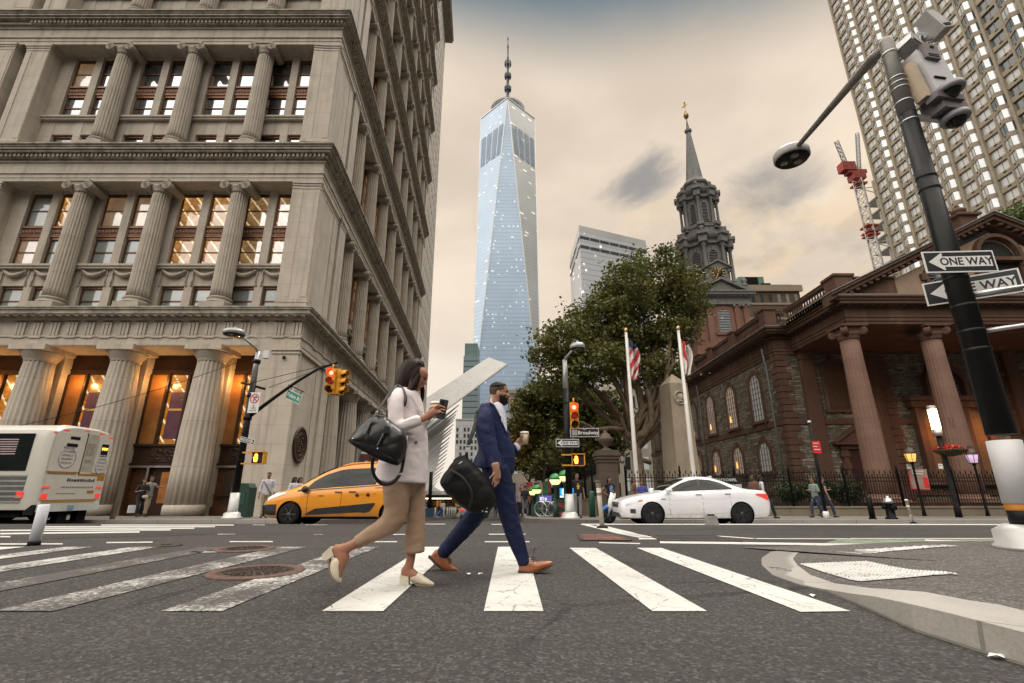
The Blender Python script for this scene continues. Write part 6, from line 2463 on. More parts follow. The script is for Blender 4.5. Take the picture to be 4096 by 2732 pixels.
 # hydrant, bollards, delineators, concrete block
b_=pz(3612,2080,zw(19.0))
t=thing('fire_hydrant','black fire hydrant with silver cap at the kerb before the chapel','hydrant',(b_.x,19.0,zw(19.0)))
mb=MB()
mb.lathe([(.2,0),(.2,.05),(.15,.07),(.14,.5),(.18,.52),(.18,.56),(.14,.58)],n=16)
for s_ in(-1,1):
 mb.lathe([(.06,0),(.075,.1),(.075,.14)],n=10,M=Matrix.Translation((s_*.1,0,.42))@Matrix.Rotation(s_*PI/2,4,'Y'))
mb.lathe([(.08,0),(.095,.12),(.095,.17)],n=10,M=Matrix.Translation((0,-.1,.4))@Matrix.Rotation(PI/2,4,'X'))
mb.obj('barrel',M_black,t)
mb=MB()
mb.lathe([(.17,.57),(.16,.64),(.11,.72),(.05,.75),(.05,.81),(.01,.82)],n=16)
mb.obj('cap',M_alu,t)
b_=pz(3568,2083,zw(18.9))
t=thing('bollard','plain black steel bollard left of the fire hydrant','bollard',(b_.x,18.9,zw(18.9)))
mb=MB()
mb.lathe([(.1,0),(.095,.74),(.05,.8),(.01,.81)],n=14)
mb.obj('post',M_black,t)
mb=MB()
mb.lathe([(.14,0),(.14,.03),(.1,.05)],n=14)
mb.obj('foot',M_blackm,t)
def delineator(label,loc,h,r,lean=0.0,mat=None,blk=True,bands=()):
 t=thing('delineator_post',label,'traffic post',loc,0,'flexible road posts')
 mb=MB()
 mb.lathe([(r*(2.6 if r<.06 else 1.12),0),(r*(2.2 if r<.06 else 1.1),.04),(r*1.05,.06)],n=16)
 mb.obj('base',M_rubber,t)
 mb=MB()
 M=Matrix.Rotation(lean,4,'Y')
 mb.lathe([(r,.03),(r,h-.01),(r*.85,h)],n=16,M=M)
 mb.obj('post',mat or M_white,t)
 for z0,z1 in bands:
  mb=MB()
  mb.lathe([(r*1.03,z0),(r*1.03,z1)],n=16,M=M,cap=False)
  mb.obj('scuffed_band',mk('scuff',(.20,.17,.13),.8,.4,12),t)
 return t
M_cream=mk('cream_post',(.50,.47,.39),.6,.2,6,.1,20)
g0=gp(2410,2113)
delineator('cream flexible post standing left of the white car bonnet',g0,at(2402,1951,g0.y).z-g0.z,.055,R(-3),M_cream,True,((.72,.78),(.9,1.0),(1.03,1.06)))
g0=gp(2936,2096)
delineator('leaning cream flexible post in front of the white car rear wheel',g0,1.02,.045,R(-9),M_cream,True,((.66,.8),(.95,.98)))
g0=gp(3652,2094)
delineator('black and white striped flexible post right of the fire hydrant',g0,.82,.05,R(-4),M_white,True,((.3,.55),(.62,.78)))
g0=gp(134,2182)
delineator('thick white plastic post in the road in front of the bus',g0,at(172,2024,g0.y).z-g0.z+.02,.066,R(0),mk('post_white',(.60,.60,.66),.45,.08,3),True)
g0=gp(2848,2101)
t=thing('concrete_block','small grey concrete block on the road beside the white car','concrete block',g0)
mb=MB()
mb.loft([[(-.14,-.13,0),(.14,-.13,0),(.14,.13,0),(-.14,.13,0)],[(-.115,-.11,.24),(.115,-.11,.24),(.115,.11,.24),(-.115,.11,.24)]],True,False)
mb.obj('block',mk('grey_concrete',(.26,.25,.23),.85,.2,8,.3,40),t)
mb=MB()
mb.box(-.08,.08,-.06,.06,.24,.275)
mb.obj('iron_lug',M_blackm,t)
b_=pz(372,2083,zw(18.7))
t=thing('timber_post','short weathered timber post on the kerb behind the bus','post',(b_.x,18.7,zw(18.7)))
mb=MB()
mb.box(-.06,.06,-.06,.06,0,.62)
mb.obj('post',mk('old_timber',(.10,.07,.045),.9,.3,5,.3,20),t)
# iron fences and gate pillar
YF=25.2
def iron_fence(label,p,q,wall_h,rail_h,pitch=.135,group='iron fences'):
 p,q=Vector(p),Vector(q)
 t=thing('iron_fence',label,'fence',p,0,group)
 d=q-p
 L_=d.length
 u=d.normalized()
 if wall_h:
  mb=MB()
  mb.bar((0,0,wall_h/2-1.0),(d.x,d.y,d.z+wall_h/2-1.0),.42,wall_h+2.0)
  mb.bar((0,0,wall_h+.03),(d.x,d.y,d.z+wall_h+.03),.5,.07)
  mb.obj('base_wall',stone('fence_wall_granite',(.20,.17,.125),1.7,40,.015,.35),t)
 pk,rl,ps=MB(),MB(),MB()
 n=int(L_/pitch)
 top=wall_h+rail_h
 for i in range(n):
  c=u*(i+.5)*L_/n
  main=i%2==0
  z1=top+(.10 if main else-.05)
  pk.box(c.x-.011,c.x+.011,c.y-.011,c.y+.011,c.z+wall_h+.1,c.z+z1)
  pk.loft([[(c.x+a*.022,c.y+b_*.022,c.z+z1)for a,b_ in((-1,-1),(1,-1),(1,1),(-1,1))],[(c.x+a*.03,c.y+b_*.012,c.z+z1+.05)for a,b_ in((-1,-1),(1,-1),(1,1),(-1,1))],[(c.x+a*.003,c.y+b_*.003,c.z+z1+.15)for a,b_ in((-1,-1),(1,-1),(1,1),(-1,1))]],True,False)
 for z in(wall_h+.14,wall_h+.22,top-.28,top-.12):
  rl.bar((0,0,z),(d.x,d.y,d.z+z),.05,.04)
 m=max(1,int(L_/2.6))
 for i in range(m+1):
  c=u*i*L_/m
  ps.lathe([(.05,wall_h),(.05,top+.2),(.075,top+.22),(.03,top+.3),(.06,top+.36),(.005,top+.52)],(c.x,c.y,c.z),8)
 pk.obj('pickets',M_blackm,t)
 rl.obj('rails',M_blackm,t)
 ps.obj('posts',M_blackm,t)
 return t
xg=at(2440,2080,YF).x
zf=zw(YF)
ftop=at(3300,1893,YF).z-zf
iron_fence('long black iron fence on a low granite wall before the chapel portico',(xg+.9,YF,zf),(44,YF,zf),.38,ftop-.38-.1)
iron_fence('dark iron fence running back along Fulton Street beside the trees',(xg-.2,YF+.9,zw(YF+1)),(xg-.6,66,zw(66)),.9,1.7,.2)
t=thing('gate_pillar','brown stone gate pillar with an urn on top, left of the white car','pillar',(xg,YF,zf))
hp=at(2440,1811,YF).z-zf
hw_=abs(at(2487,1950,YF).x-at(2400,1950,YF).x)/2
mb=MB()
mb.box(-hw_*.86,hw_*.86,-hw_*.86,hw_*.86,0,hp-.3)
mb.box(-hw_,hw_,-hw_,hw_,0,.55)
mb.box(-hw_*.93,hw_*.93,-hw_*.93,hw_*.93,.55,.65)
mb.box(-hw_*.55,hw_*.55,-hw_*.9,hw_*.9,1.0,hp-.75)
for z,e in((hp-.5,.95),(hp-.34,1.06),(hp-.18,1.16),(hp-.05,1.0)):
 mb.box(-hw_*e,hw_*e,-hw_*e,hw_*e,z,z+.15)
mb.obj('shaft',stone('pillar_brownstone',(.10,.075,.058),2,.7,.015,.5),t)
hu=at(2430,1731,YF).z-zf
mb=MB()
mb.lathe([(.32,hp+.08),(.3,hp+.16),(.14,hp+.22),(.12,hp+.3),(.34,hp+.5),(.42,hp+.66),(.42,hp+.72),(.3,hp+.76),(.2,hp+.95),(.08,hp+1.02),(.11,hp+1.12),(.02,hu+.05)],n=18)
mb.obj('urn',stone('urn_brownstone',(.105,.08,.062),9,9,.001,.5),t)
sgn=plate('chapel_sign','black chapel name board on the fence behind the white car','sign',at(2895,1920,YF-.35),1.75,.30,0,0,M_signb)
text("ST. PAUL'S CHAPEL",.185,M_signw,sgn,(0,-.004,0),ext=.001,bold=.002,sx=.82)
mb=MB()
mb.box(-.15,.85,0,.012,-.72,-.2)
mb.obj('notice_sheet',mk('notice_white',(.42,.42,.40),.6),sgn)
sgn=plate('banner_placard','white and red placard hung on the fence beneath the left lantern','sign',at(3676,1916,YF-.3),.92,1.0,0,R(3),mk('placard_pink',(.32,.22,.20),.6,.3,3))
mb=MB()
mb.box(.2,.44,-.004,0,-.4,.1)
mb.box(-.46,.46,-.004,0,-.5,-.46)
mb.box(-.46,-.42,-.004,0,-.46,.5)
mb.obj('red_print',M_signr,sgn)
mb=MB()
for k in range(5):
 mb.box(-.3,.3-.05*(k%3),-.004,0,.36-.12*k,.40-.12*k)if k<2 else None
mb.obj('print_lines',M_signw,sgn)
for sx,sy,lab in((3637,1866,'small white notice below the left lantern'),(3763,1865,'small white notice on the flower basket post')):
 n_=plate('notice',lab,'sign',at(sx,sy,YF-.4),.22,.24,0,R(4),M_signw)
 mb=MB()
 mb.box(-.07,.07,-.003,0,.02,.05)
 mb.obj('print',M_grey,n_)
YO=29.5
b_=at(2742,2040,YO)
zo=zw(YO)
t=thing('obelisk','pale stone obelisk with a carved portrait roundel between two flagpoles','monument',(at(2690,1600,YO).x*.5+at(2740,1950,YO).x*.5,YO,zo))
sh,tp,wb=at(2690,1540,YO).z-zo,at(2688,1497,YO).z-zo,.80
mb=MB()
mb.loft([[(a*wb,b2*wb,0)for a,b2 in((-1,-1),(1,-1),(1,1),(-1,1))],[(a*.60,b2*.60,sh)for a,b2 in((-1,-1),(1,-1),(1,1),(-1,1))],[(a*.02,b2*.02,tp)for a,b2 in((-1,-1),(1,-1),(1,1),(-1,1))]],True,False)
mb.xf(Matrix.Rotation(R(14),4,'Z'))
mb.obj('shaft',stone('obelisk_stone',(.36,.30,.225),30,30,.001,.4,.1),t)
mb=MB()
zc=at(2705,1598,YO).z-zo
M=Matrix.Rotation(R(14),4,'Z')@Matrix.Translation((0,-.645,zc))@Matrix.Rotation(PI/2,4,'X')
mb.lathe([(.34,0),(.36,.05),(.42,.05),(.44,0)],n=24,M=M,cap=False)
mb.ball(tuple(M@Vector((.02,.03,.02))),(.2,.08,.22),12,8)
mb.ball(tuple(M@Vector((-.06,-.2,.0))),(.22,.07,.1),10,6)
mb.ball(tuple(M@Vector((.2,.0,.02))),(.07,.05,.06),8,5)
M2=Matrix.Rotation(R(14),4,'Z')
mb.obj('portrait_roundel',M_carve,t)
mb=MB()
zc=1.9
M=Matrix.Rotation(R(14),4,'Z')
i0=len(mb.V)
archring(mb,0,.62,zc-.5,zc+.3,.1,-.86,-.7)
mb.ball((0,-.78,zc),(.2,.06,.2),10,6)
mb.xf(M,i0)
mb.obj('lower_relief',M_carve,t)
def flagpole(label,base,top,Y,flag):
 b_=at(*base,Y)
 z0=zw(Y)
 h=at(*top,Y).z-z0
 x=at(*base,Y).x
 x2=at(*top,Y).x
 t=thing('flagpole',label,'flagpole',((x+x2)/2,Y,z0),0,'flagpoles by the obelisk')
 mb=MB()
 mb.lathe([(.16,0),(.15,.1),(.125,.14),(.12,h*.3),(.075,h-.15)],n=14)
 mb.obj('pole',mk('flagpole_white',(.62,.60,.56),.5,.1,2),t)
 mb=MB()
 mb.lathe([(.05,h-.16),(.1,h-.1),(.12,h),(.08,h+.1),(.02,h+.13)],n=12)
 mb.obj('finial',mk('finial_gold',(.55,.40,.18),.4,.1,4,metal=.6),t)
 f_=thing('flag',flag[0],'flag',((x+x2)/2,Y-.02,z0),0,'flags on the poles')
 nu,nv=22,26
 V,F=[],[]
 zt_,zb_=flag[1]-z0,flag[2]-z0
 mats=[]
 for j in range(nv+1):
  for i in range(nu+1):
   a,b2=i/nu,j/nv
   wd=flag[3]*(.30+.70*math.sin(PI*min(1,.15+b2*.75))**.8)
   x_=.1+wd*a+.03*math.sin(9*b2+5*a)
   y_=.16*math.sin(a*11+b2*3.0)*(.4+a)
   z_=zt_+(zb_-zt_)*b2-.35*a*(1-b2)+.05*math.sin(a*7)
   V.append((x_*(1 if flag[4]else 1),y_,z_))
 for j in range(nv):
  for i in range(nu):
   o=j*(nu+1)+i
   F.append((o,o+1,o+nu+2,o+nu+1))
   a,b2=(i+.5)/nu,(j+.5)/nv
   if flag[4]:
    k=2 if(b2<.16+.06*math.sin(a*5))else int((a*3.2+b2*6.2))%2
   else:
    k=0 if abs(a-.32+.12*math.sin(b2*6))<.14 or b2<.07 and a<.6 else 1
   mats.append(k)
 me=MB().add(V,F,True).mesh('cloth')
 for mm in(mk('flag_red',(.45,.03,.035),.8),mk('flag_white',(.62,.58,.55),.8),mk('flag_blue',(.03,.04,.12),.8)):
  me.materials.append(mm)
 me.polygons.foreach_set('material_index',mats)
 o=link('cloth',me,None,f_)
 sm=o.modifiers.new('t','SOLIDIFY')
 sm.thickness=.01
 mb=MB()
 mb.tube([(.09,0,zt_+.1),(.09,0,zb_-.6)],.008,5)
 mb.obj('halyard',M_signw,f_)
YP=26.6
zof=lambda sx,sy:at(sx,sy,YP).z
flagpole('white flagpole left of the obelisk',(2556,1985),(2499,1320),YP,('limp red and white striped flag with blue corner on the left pole',zof(2503,1360),zof(2520,1520),.55,True))
flagpole('white flagpole right of the obelisk',(2790,1990),(2707,1312),YP,('limp white flag with red bars on the right pole',zof(2712,1362),zof(2738,1500),.50,False))
def lantern(label,sx,sy,Y,col,s):
 c=at(sx,sy,Y)
 z0=zw(Y)
 t=thing('lantern',label,'lantern',(c.x,Y,z0),0,'glass lanterns at the chapel gate')
 h=c.z-z0
 mb=MB()
 mb.lathe([(.09,0),(.06,.3),(.045,h-.45),(.09,h-.40),(.05,h-.34)],n=10)
 mb.obj('post',M_blackm,t)
 fr=MB()
 for k in range(6):
  a=2*PI*k/6
  fr.bar((.17*math.cos(a),.17*math.sin(a),h-.32),(.26*math.cos(a),.26*math.sin(a),h+.08),.022)
 fr.lathe([(.27,h+.08),(.28,h+.1),(.2,h+.28),(.1,h+.36),(.08,h+.42),(.1,h+.46),(.03,h+.6),(.005,h+.66)],n=12)
 fr.lathe([(.19,h-.34),(.19,h-.3),(.17,h-.3)],n=12)
 fr.obj('frame',mk('lantern_bronze',(.05,.035,.02),.5),t)
 gl=MB()
 gl.lathe([(.16,h-.31),(.25,h+.08)],n=12)
 gl.obj('glass',emit('lantern_glow_%d'%int(sx),col,s,.4,9),t)
lantern('warm amber lantern left of the flower basket',3642,1822,24.6,(1,.50,.12),1.5)
lantern('lantern tinged violet right of the flower basket',3888,1826,24.6,(.75,.50,.75),1.1)
YB=21.8
c=at(3766,1680,YB)
b_=at(3800,2040,YB)
t=thing('column_lamp','glowing white tube lamp above a hanging flower basket before the portico','street lamp',((c.x+b_.x)/2,YB,zw(YB)))
h1,h0=at(3766,1638,YB).z-zw(YB),at(3770,1718,YB).z-zw(YB)
mb=MB()
mb.lathe([(.13,0),(.12,.4),(.10,.42),(.095,h0-.3)],n=14)
mb.obj('post',M_blackm,t)
mb=MB()
mb.lathe([(.17,h0-.3),(.17,h0)],n=16)
mb.lathe([(.175,h1),(.175,h1+.14),(.15,h1+.16)],n=16)
mb.obj('cap',M_grey,t)
mb=MB()
mb.lathe([(.165,h0),(.165,h1)],n=18)
mb.obj('tube',emit('tube_glow',(1,.80,.52),9,.02),t)
ld=bpy.data.lights.new('column_lamp','POINT')
ld.energy,ld.color,ld.shadow_soft_size=70,(1,.62,.28),.3
lo=bpy.data.objects.new('column_lamp',ld)
COL.objects.link(lo)
lo.location=((c.x+b_.x)/2-.1,YB-.5,zw(YB)+(h0+h1)/2)
c=at(3800,1800,YB-.05)
t=thing('flower_basket','hanging basket of red flowers on the column lamp','flower basket',c)
mb=MB()
mb.lathe([(.05,-.28),(.35,-.22),(.58,-.05),(.62,.02),(.02,.02)],n=20)
mb.obj('basket',mk('coir',(.06,.045,.02),.95,.4,9,.5,30),t)
me,_=leafcloud([(0,0,.04,.62,.62,.12)],1400,.07,201,clump=.07)
link('flowers',me,leafmat('red_petals',(.45,.02,.02),(.6,.05,.04),(.35,.015,.02)),t)
me,_=leafcloud([(0,0,-.06,.6,.6,.12)],500,.07,202,clump=.07)
link('foliage',me,M_leaf3,t)
# subway entrance with globes and screens
def globe(label,sx,sy,Y,s=1.0):
 c=at(sx,sy,Y)
 t=thing('globe_lamp',label,'lamp',(c.x,Y,zw(Y)),0,'green topped globe lamps of the subway entrance')
 h=c.z-zw(Y)
 mb=MB()
 mb.lathe([(.13,0),(.12,.4),(.075,.5),(.07,h-.35),(.13,h-.3),(.10,h-.22)],n=10)
 mb.obj('post',mk('subway_green',(.012,.05,.035),.5,.2,4),t)
 mb=MB()
 r_=.26*s
 mb.lathe([(r_*math.cos(R(a)),h+r_*math.sin(R(a)))for a in(-60,-40,-20,-5)],n=18)
 mb.obj('lit_half',emit('globe_glow',(1,.66,.24),2.4),t)
 mb=MB()
 mb.lathe([(r_*1.03*math.cos(R(a)),h+r_*math.sin(R(a)))for a in(-5,20,45,70,89)],n=18)
 mb.obj('green_half',mk('globe_green',(.03,.22,.06),.3),t)
YS=22.4
globe('tall green topped globe lamp left of the central lamp post',2221,1917,YS)
globe('green topped globe lamp hidden partly by the central lamp post',2259,1904,YS-.1)
globe('farther small green topped globe lamp near the purple poster',2131,1964,30)
globe('small green topped globe lamp beside the farthest one',2147,1957,29)
SE=thing('subway_entrance','dark green subway stair enclosure with railings and a glowing screen','subway entrance',(at(2129,2070,YS+1).x,YS+1,zw(YS+1)))
def se(sx,sy,Y=YS+1):
 return at(sx,sy,Y)-SE.location
M_sub=mk('subway_panel',(.016,.05,.036),.5,.25,3)
mb=MB()
for(x0,y0,x1,y1,Y)in((2126,2019,2150,2073,YS+1),(2152,2024,2218,2030,YS+1),(2218,1996,2268,2070,YS)):
 a,b_=se(x0,y1,Y),se(x1,y0,Y)
 mb.box(a.x,b_.x,a.y,a.y+.06,a.z,b_.z)
for sx in(2152,2216,2219,2266):
 a,b_=se(sx,2071),se(sx,1985)
 mb.bar((a.x,a.y,a.z),(a.x,a.y,b_.z),.08)
a,b_=se(2152,1975),se(2218,2016)
mb.box(a.x,b_.x,a.y+.1,a.y+.25,b_.z,a.z)
for k in range(6):
 p,q=se(2152,2033+7*k),se(2218,2033+7*k)
 mb.bar(p,(q.x,q.y,p.z),.035)
mb.obj('enclosure',M_sub,SE)
mb=MB()
a,b_=se(2157,2010),se(2207,1983)
mb.box(a.x,b_.x,a.y+.08,a.y+.1,a.z,b_.z)
sc_=mb.obj('screen',emit('violet_screen',(.16,.13,.5),1.0,.5,4),SE)
mb=MB()
for x0,x1,y0,y1 in((2160,2176,1989,1993),(2160,2183,1995,1999),(2160,2178,2003,2008),(2180,2187,1992,2003)):
 a,b_=se(x0,y1),se(x1,y0)
 mb.box(a.x,b_.x,a.y+.07,a.y+.08,a.z,b_.z)
mb.obj('screen_text',emit('screen_white',(.9,.9,1),1.3),sc_)
mb=MB()
for x0,x1,y0,y1 in((2227,2234,2010,2034),(2238,2246,2012,2030),(2249,2262,2012,2034),(2228,2262,2049,2062)):
 a,b_=se(x0,y1,YS),se(x1,y0,YS)
 mb.box(a.x,b_.x,a.y-.02,a.y,a.z,b_.z)
mb.obj('red_posters',mk('poster_red',(.30,.03,.03),.6,.5,5),SE)
mb=MB()
a,b_=se(2232,2068),se(2330,2071)
sb=thing('advert_screen','bright blue advertising screen behind the central lamp post','screen',at(2270,1972,YS+2))
mb=MB()
a,b_=at(2234,1992,YS+2)-sb.location,at(2304,1950,YS+2)-sb.location
mb.box(a.x,b_.x,.03,.15,a.z,b_.z)
mb.bar((a.x+.1,.1,a.z),(a.x+.1,.1,-2.0),.08)
mb.bar((b_.x-.1,.1,a.z),(b_.x-.1,.1,-2.0),.08)
mb.obj('cabinet',M_blackm,sb)
mb=MB()
mb.box(a.x+.07,b_.x-.02,.02,.03,a.z+.02,b_.z-.03)
q=mb.obj('display',emit('cyan_display',(.02,.42,.95),1.1,.2,2),sb)
mb=MB()
mb.ball((-.12,.018,.05),(.16,.01,.2),12,8)
mb.ball((.5,.018,.05),(.16,.01,.2),12,8)
mb.box(a.x+.07,b_.x-.02,.012,.02,a.z+.02,a.z+.1)
mb.obj('display_shapes',emit('display_white',(.85,.95,1),1.3),q)
g0=pz(2371,2072,zw(YS))
t=thing('bollard','green steel bollard left of the cream post by the gate','bollard',(at(2371,2072,YS).x,YS,zw(YS)))
mb=MB()
mb.lathe([(.13,0),(.13,1.02),(.1,1.08),(.01,1.09)],n=14)
mb.obj('post',mk('bollard_green',(.012,.07,.045),.5),t)
mb=MB()
mb.lathe([(.16,0),(.16,.04),(.13,.05)],n=14)
mb.obj('foot',M_blackm,t)
hd_=thing('hoarding','poster hoarding beyond the subway entrance with a large purple portrait poster','hoarding',(at(2062,2040,34).x,34,zw(34)))
for x0,x1,y0,y1,col,nm in((2063,2078,1930,2010,(.30,.20,.24),'pink'),(2080,2110,1936,2012,(.17,.13,.27),'purple'),(2114,2131,1929,1998,(.45,.04,.02),'red'),(2150,2170,1934,1976,(.50,.22,.20),'rose'),(2172,2192,1927,1975,(.03,.14,.07),'green'),(2193,2204,1927,1972,(.20,.03,.03),'maroon')):
 a,b_=at(x0,y1,34)-hd_.location,at(x1,y0,34)-hd_.location
 mb=MB()
 mb.box(a.x,b_.x,0,.05,a.z,b_.z)
 o=mb.obj('poster',mk('poster_'+nm,col,.6,.5,1.6),hd_)
 if nm=='purple':
  mb=MB()
  c_=(a+b_)/2
  mb.ball((c_.x+.0,-.01,c_.z+.35),(.22,.02,.4),12,8)
  mb.ball((c_.x+.05,-.01,c_.z-.55),(.38,.02,.4),12,8)
  mb.obj('poster_figure',mk('poster_face',(.30,.17,.12),.7,.3,3),o)
mb=MB()
a,b_=at(2060,2055,34)-hd_.location,at(2215,2008,34)-hd_.location
mb.box(a.x,b_.x,.06,.12,a.z,b_.z+.4)
mb.obj('hoarding_boards',M_blackm,hd_)
YM=62
mk_=thing('market_canopy','long stall canopy edged with warm bulbs beyond the rental bikes','stall',at(1757,2058,YM))
a,b_=at(1697,1992,YM)-mk_.location,at(1816,1984,YM)-mk_.location
mb=MB()
mb.box(a.x,b_.x,0,3,a.z,b_.z+.12)
for k in range(5):
 x=a.x+(b_.x-a.x)*k/4
 mb.bar((x,.1,-.6),(x,.1,a.z),.1)
mb.obj('canopy',M_blackm,mk_)
mb=MB()
for k in range(26):
 x=a.x+(b_.x-a.x)*(k+.5)/26
 mb.ball((x,-.1,a.z-.06),.075,6,4)
mb.obj('bulbs',emit('string_bulbs',(1,.62,.28),5),mk_)
mb=MB()
mb.box(a.x,b_.x,2.5,3,-.5,a.z)
mb.obj('back_display',emit('market_glow',(.30,.17,.06),.35,.9,.8,(.05,.06,.03)),mk_)  # light on the stall backdrop put in as its own glow
me,_=leafcloud([(0,1.8,1.1,3.4,.5,1.0)],1600,.2,205,clump=.3)
link('greenery',me,M_leaf2,mk_)
mb=MB()
for x in(-2.6,-.5,1.8):
 mb.box(x,x+.5,.8,1.4,.9,1.6)
mb.obj('orange_goods',emit('stall_orange_glow',(.7,.26,.05),.5,.4),mk_)  # goods given their own glow in place of light from the bulbs
b_=at(1716,2078,45)
t=thing('dark_post','tall dark post at the building corner beyond the rental bikes','post',(b_.x,45,zg(45)))
mb=MB()
mb.lathe([(.17,0),(.16,at(1717,1887,45).z-zg(45))],n=12)
mb.obj('shaft',M_blackm,t)
mb=MB()
mb.box(-.35,.35,-.3,.2,0,at(1716,1990,45).z-zg(45)-.9)
mb.obj('cabinet',mk('blue_cabinet',(.03,.07,.13),.5),t)
for i,(sx,sy)in enumerate(((1739,2079),(1774,2078),(1787,2078),(1806,2077),(1814,2075),(1821,2074),(1797,2070))):
 b_=at(sx,sy,44+i*.3)
 delineator('cream lane post before the rental bikes, %s'%('first from the left','second from the left','third from the left','third from the right','second from the right','rightmost, by the silver car','set back behind the row')[i],(b_.x,b_.y,zg(b_.y)),.98,.07,0,M_cream,False)
M_bblue=mk('bike_blue',(.02,.13,.45),.4,.15,3)
def make_bike(label):
 t=thing('rental_bicycle',label,'bicycle',(0,0,0),0,'blue rental bicycles in a row')
 for x in(-.52,.52):
  mb=MB()
  M=Matrix.Translation((x,0,.33))@Matrix.Rotation(PI/2,4,'X')
  mb.tube([M@Vector((.31*math.cos(2*PI*k/20),.31*math.sin(2*PI*k/20),0))for k in range(21)],.025,6)
  w_=mb.obj('wheel',M_rubber,t)
  mb=MB()
  for k in range(8):
   a=2*PI*k/8
   mb.bar(M@Vector((0,0,0)),M@Vector((.3*math.cos(a),.3*math.sin(a),0)),.006)
  mb.obj('spokes',M_grey,w_)
 mb=MB()
 mb.tube([(-.52,0,.33),(-.1,0,.32),(.38,0,.72),(.52,0,.33)],.035,8)
 mb.tube([(-.1,0,.32),(-.22,0,.85)],.03,8)
 mb.tube([(-.52,0,.33),(-.2,0,.6)],.022,8)
 mb.tube([(.36,0,.7),(.30,0,1.05)],.025,8)
 mb.box(-.75,-.3,-.04,.04,.58,.68)
 mb.obj('frame',M_bblue,t)
 mb=MB()
 mb.ball((-.24,0,.9),(.14,.09,.05),10,6)
 mb.obj('saddle',M_blackm,t)
 mb=MB()
 mb.tube([(.24,-.3,1.08),(.32,-.12,1.05),(.32,.12,1.05),(.24,.3,1.08)],.016,6)
 mb.box(.42,.7,-.16,.16,.8,1.0)
 mb.obj('handlebar_basket',M_grey,t)
 return t
bk0=make_bike('blue rental bicycle at the left end of the row beyond the crossing')
for i,sx in enumerate((1748,1764,1781,1793,1800)):
 Y=46+i*.5
 b_=at(sx,2070,Y)
 loc=(b_.x,Y,zg(Y)+.0)
 if i==0:
  bk0.location,bk0.rotation_euler=loc,(0,0,R(18))
 else:
  dup(bk0,loc,R(18+6*i),'blue rental bicycle, %s in the row beyond the crossing'%('second from left','in the middle','fourth from left','last at the right end')[i-1])
t=thing('bicycle_pile','tangle of silver parked bicycles below the violet subway screen','bicycles',(at(2192,2068,YS+.3).x,YS+.3,zw(YS)))
mb=MB()
rr=random.Random(4)
for x in(-.32,0,.3):
 M=Matrix.Translation((x,rr.uniform(-.1,.1),.33))@Matrix.Rotation(R(rr.uniform(-40,40)),4,'Z')@Matrix.Rotation(PI/2+.1,4,'X')
 mb.tube([M@Vector((.31*math.cos(2*PI*k/18),.31*math.sin(2*PI*k/18),0))for k in range(19)],.02,6)
 for k in range(8):
  a=2*PI*k/8
  mb.bar(M@Vector((0,0,0)),M@Vector((.3*math.cos(a),.3*math.sin(a),0)),.006)
mb.obj('wheels',M_alu,t)
mb=MB()
for k in range(7):
 mb.tube([(rr.uniform(-.5,.5),rr.uniform(-.2,.2),rr.uniform(.2,.5)),(rr.uniform(-.4,.4),0,rr.uniform(.6,.95))],.018,6)
mb.obj('frames',M_grey,t)
# vehicles
def carpaint(name,col,rough=.28):
 m,nt,b=newmat(name)
 g=G(nt)
 n=g.noise(2.5,4)
 nt.links.new(g.mix(g.ramp(n,.3,.7),c3(col,.94),c3(col,1.04)),b.inputs['Base Color'])
 z=g.sep()[2]
 d=g.math('MULTIPLY',g.ramp(z,.55,.2),g.ramp(g.noise(7,5,.7),.3,.7,.1,.75))
 nt.links.new(g.mix(d,g.mix(g.ramp(n,.3,.7),c3(col,.94),c3(col,1.04)),(.16,.14,.12)),b.inputs['Base Color'])
 b.inputs['Roughness'].default_value=rough
 b.inputs['Coat Weight'].default_value=.7
 b.inputs['Coat Roughness'].default_value=.06
 return m
M_taxi=carpaint('taxi_yellow',(.72,.27,.012))
M_carw=carpaint('pearl_white',(.66,.66,.69),.3)
M_silver=carpaint('silver',(.38,.38,.40),.3)
M_plas=mk('black_plastic',(.018,.018,.020),.55,.25,6,.15,60)
M_hl=mk('headlamp_glass',(.55,.56,.58),.1,.25,12,spec=.8)
M_chr=mk('chrome',(.6,.6,.62),.15,.2,5,metal=.95)
M_tail=emit('tail_lamp',(1,.04,.02),.9)
M_taildk=mk('tail_lens',(.35,.015,.012),.2,.3,8)
M_rimdk=mk('dark_alloy',(.05,.05,.053),.35,.3,6,metal=.6)
M_rimst=mk('steel_rim',(.10,.105,.11),.4,.3,6,metal=.5)
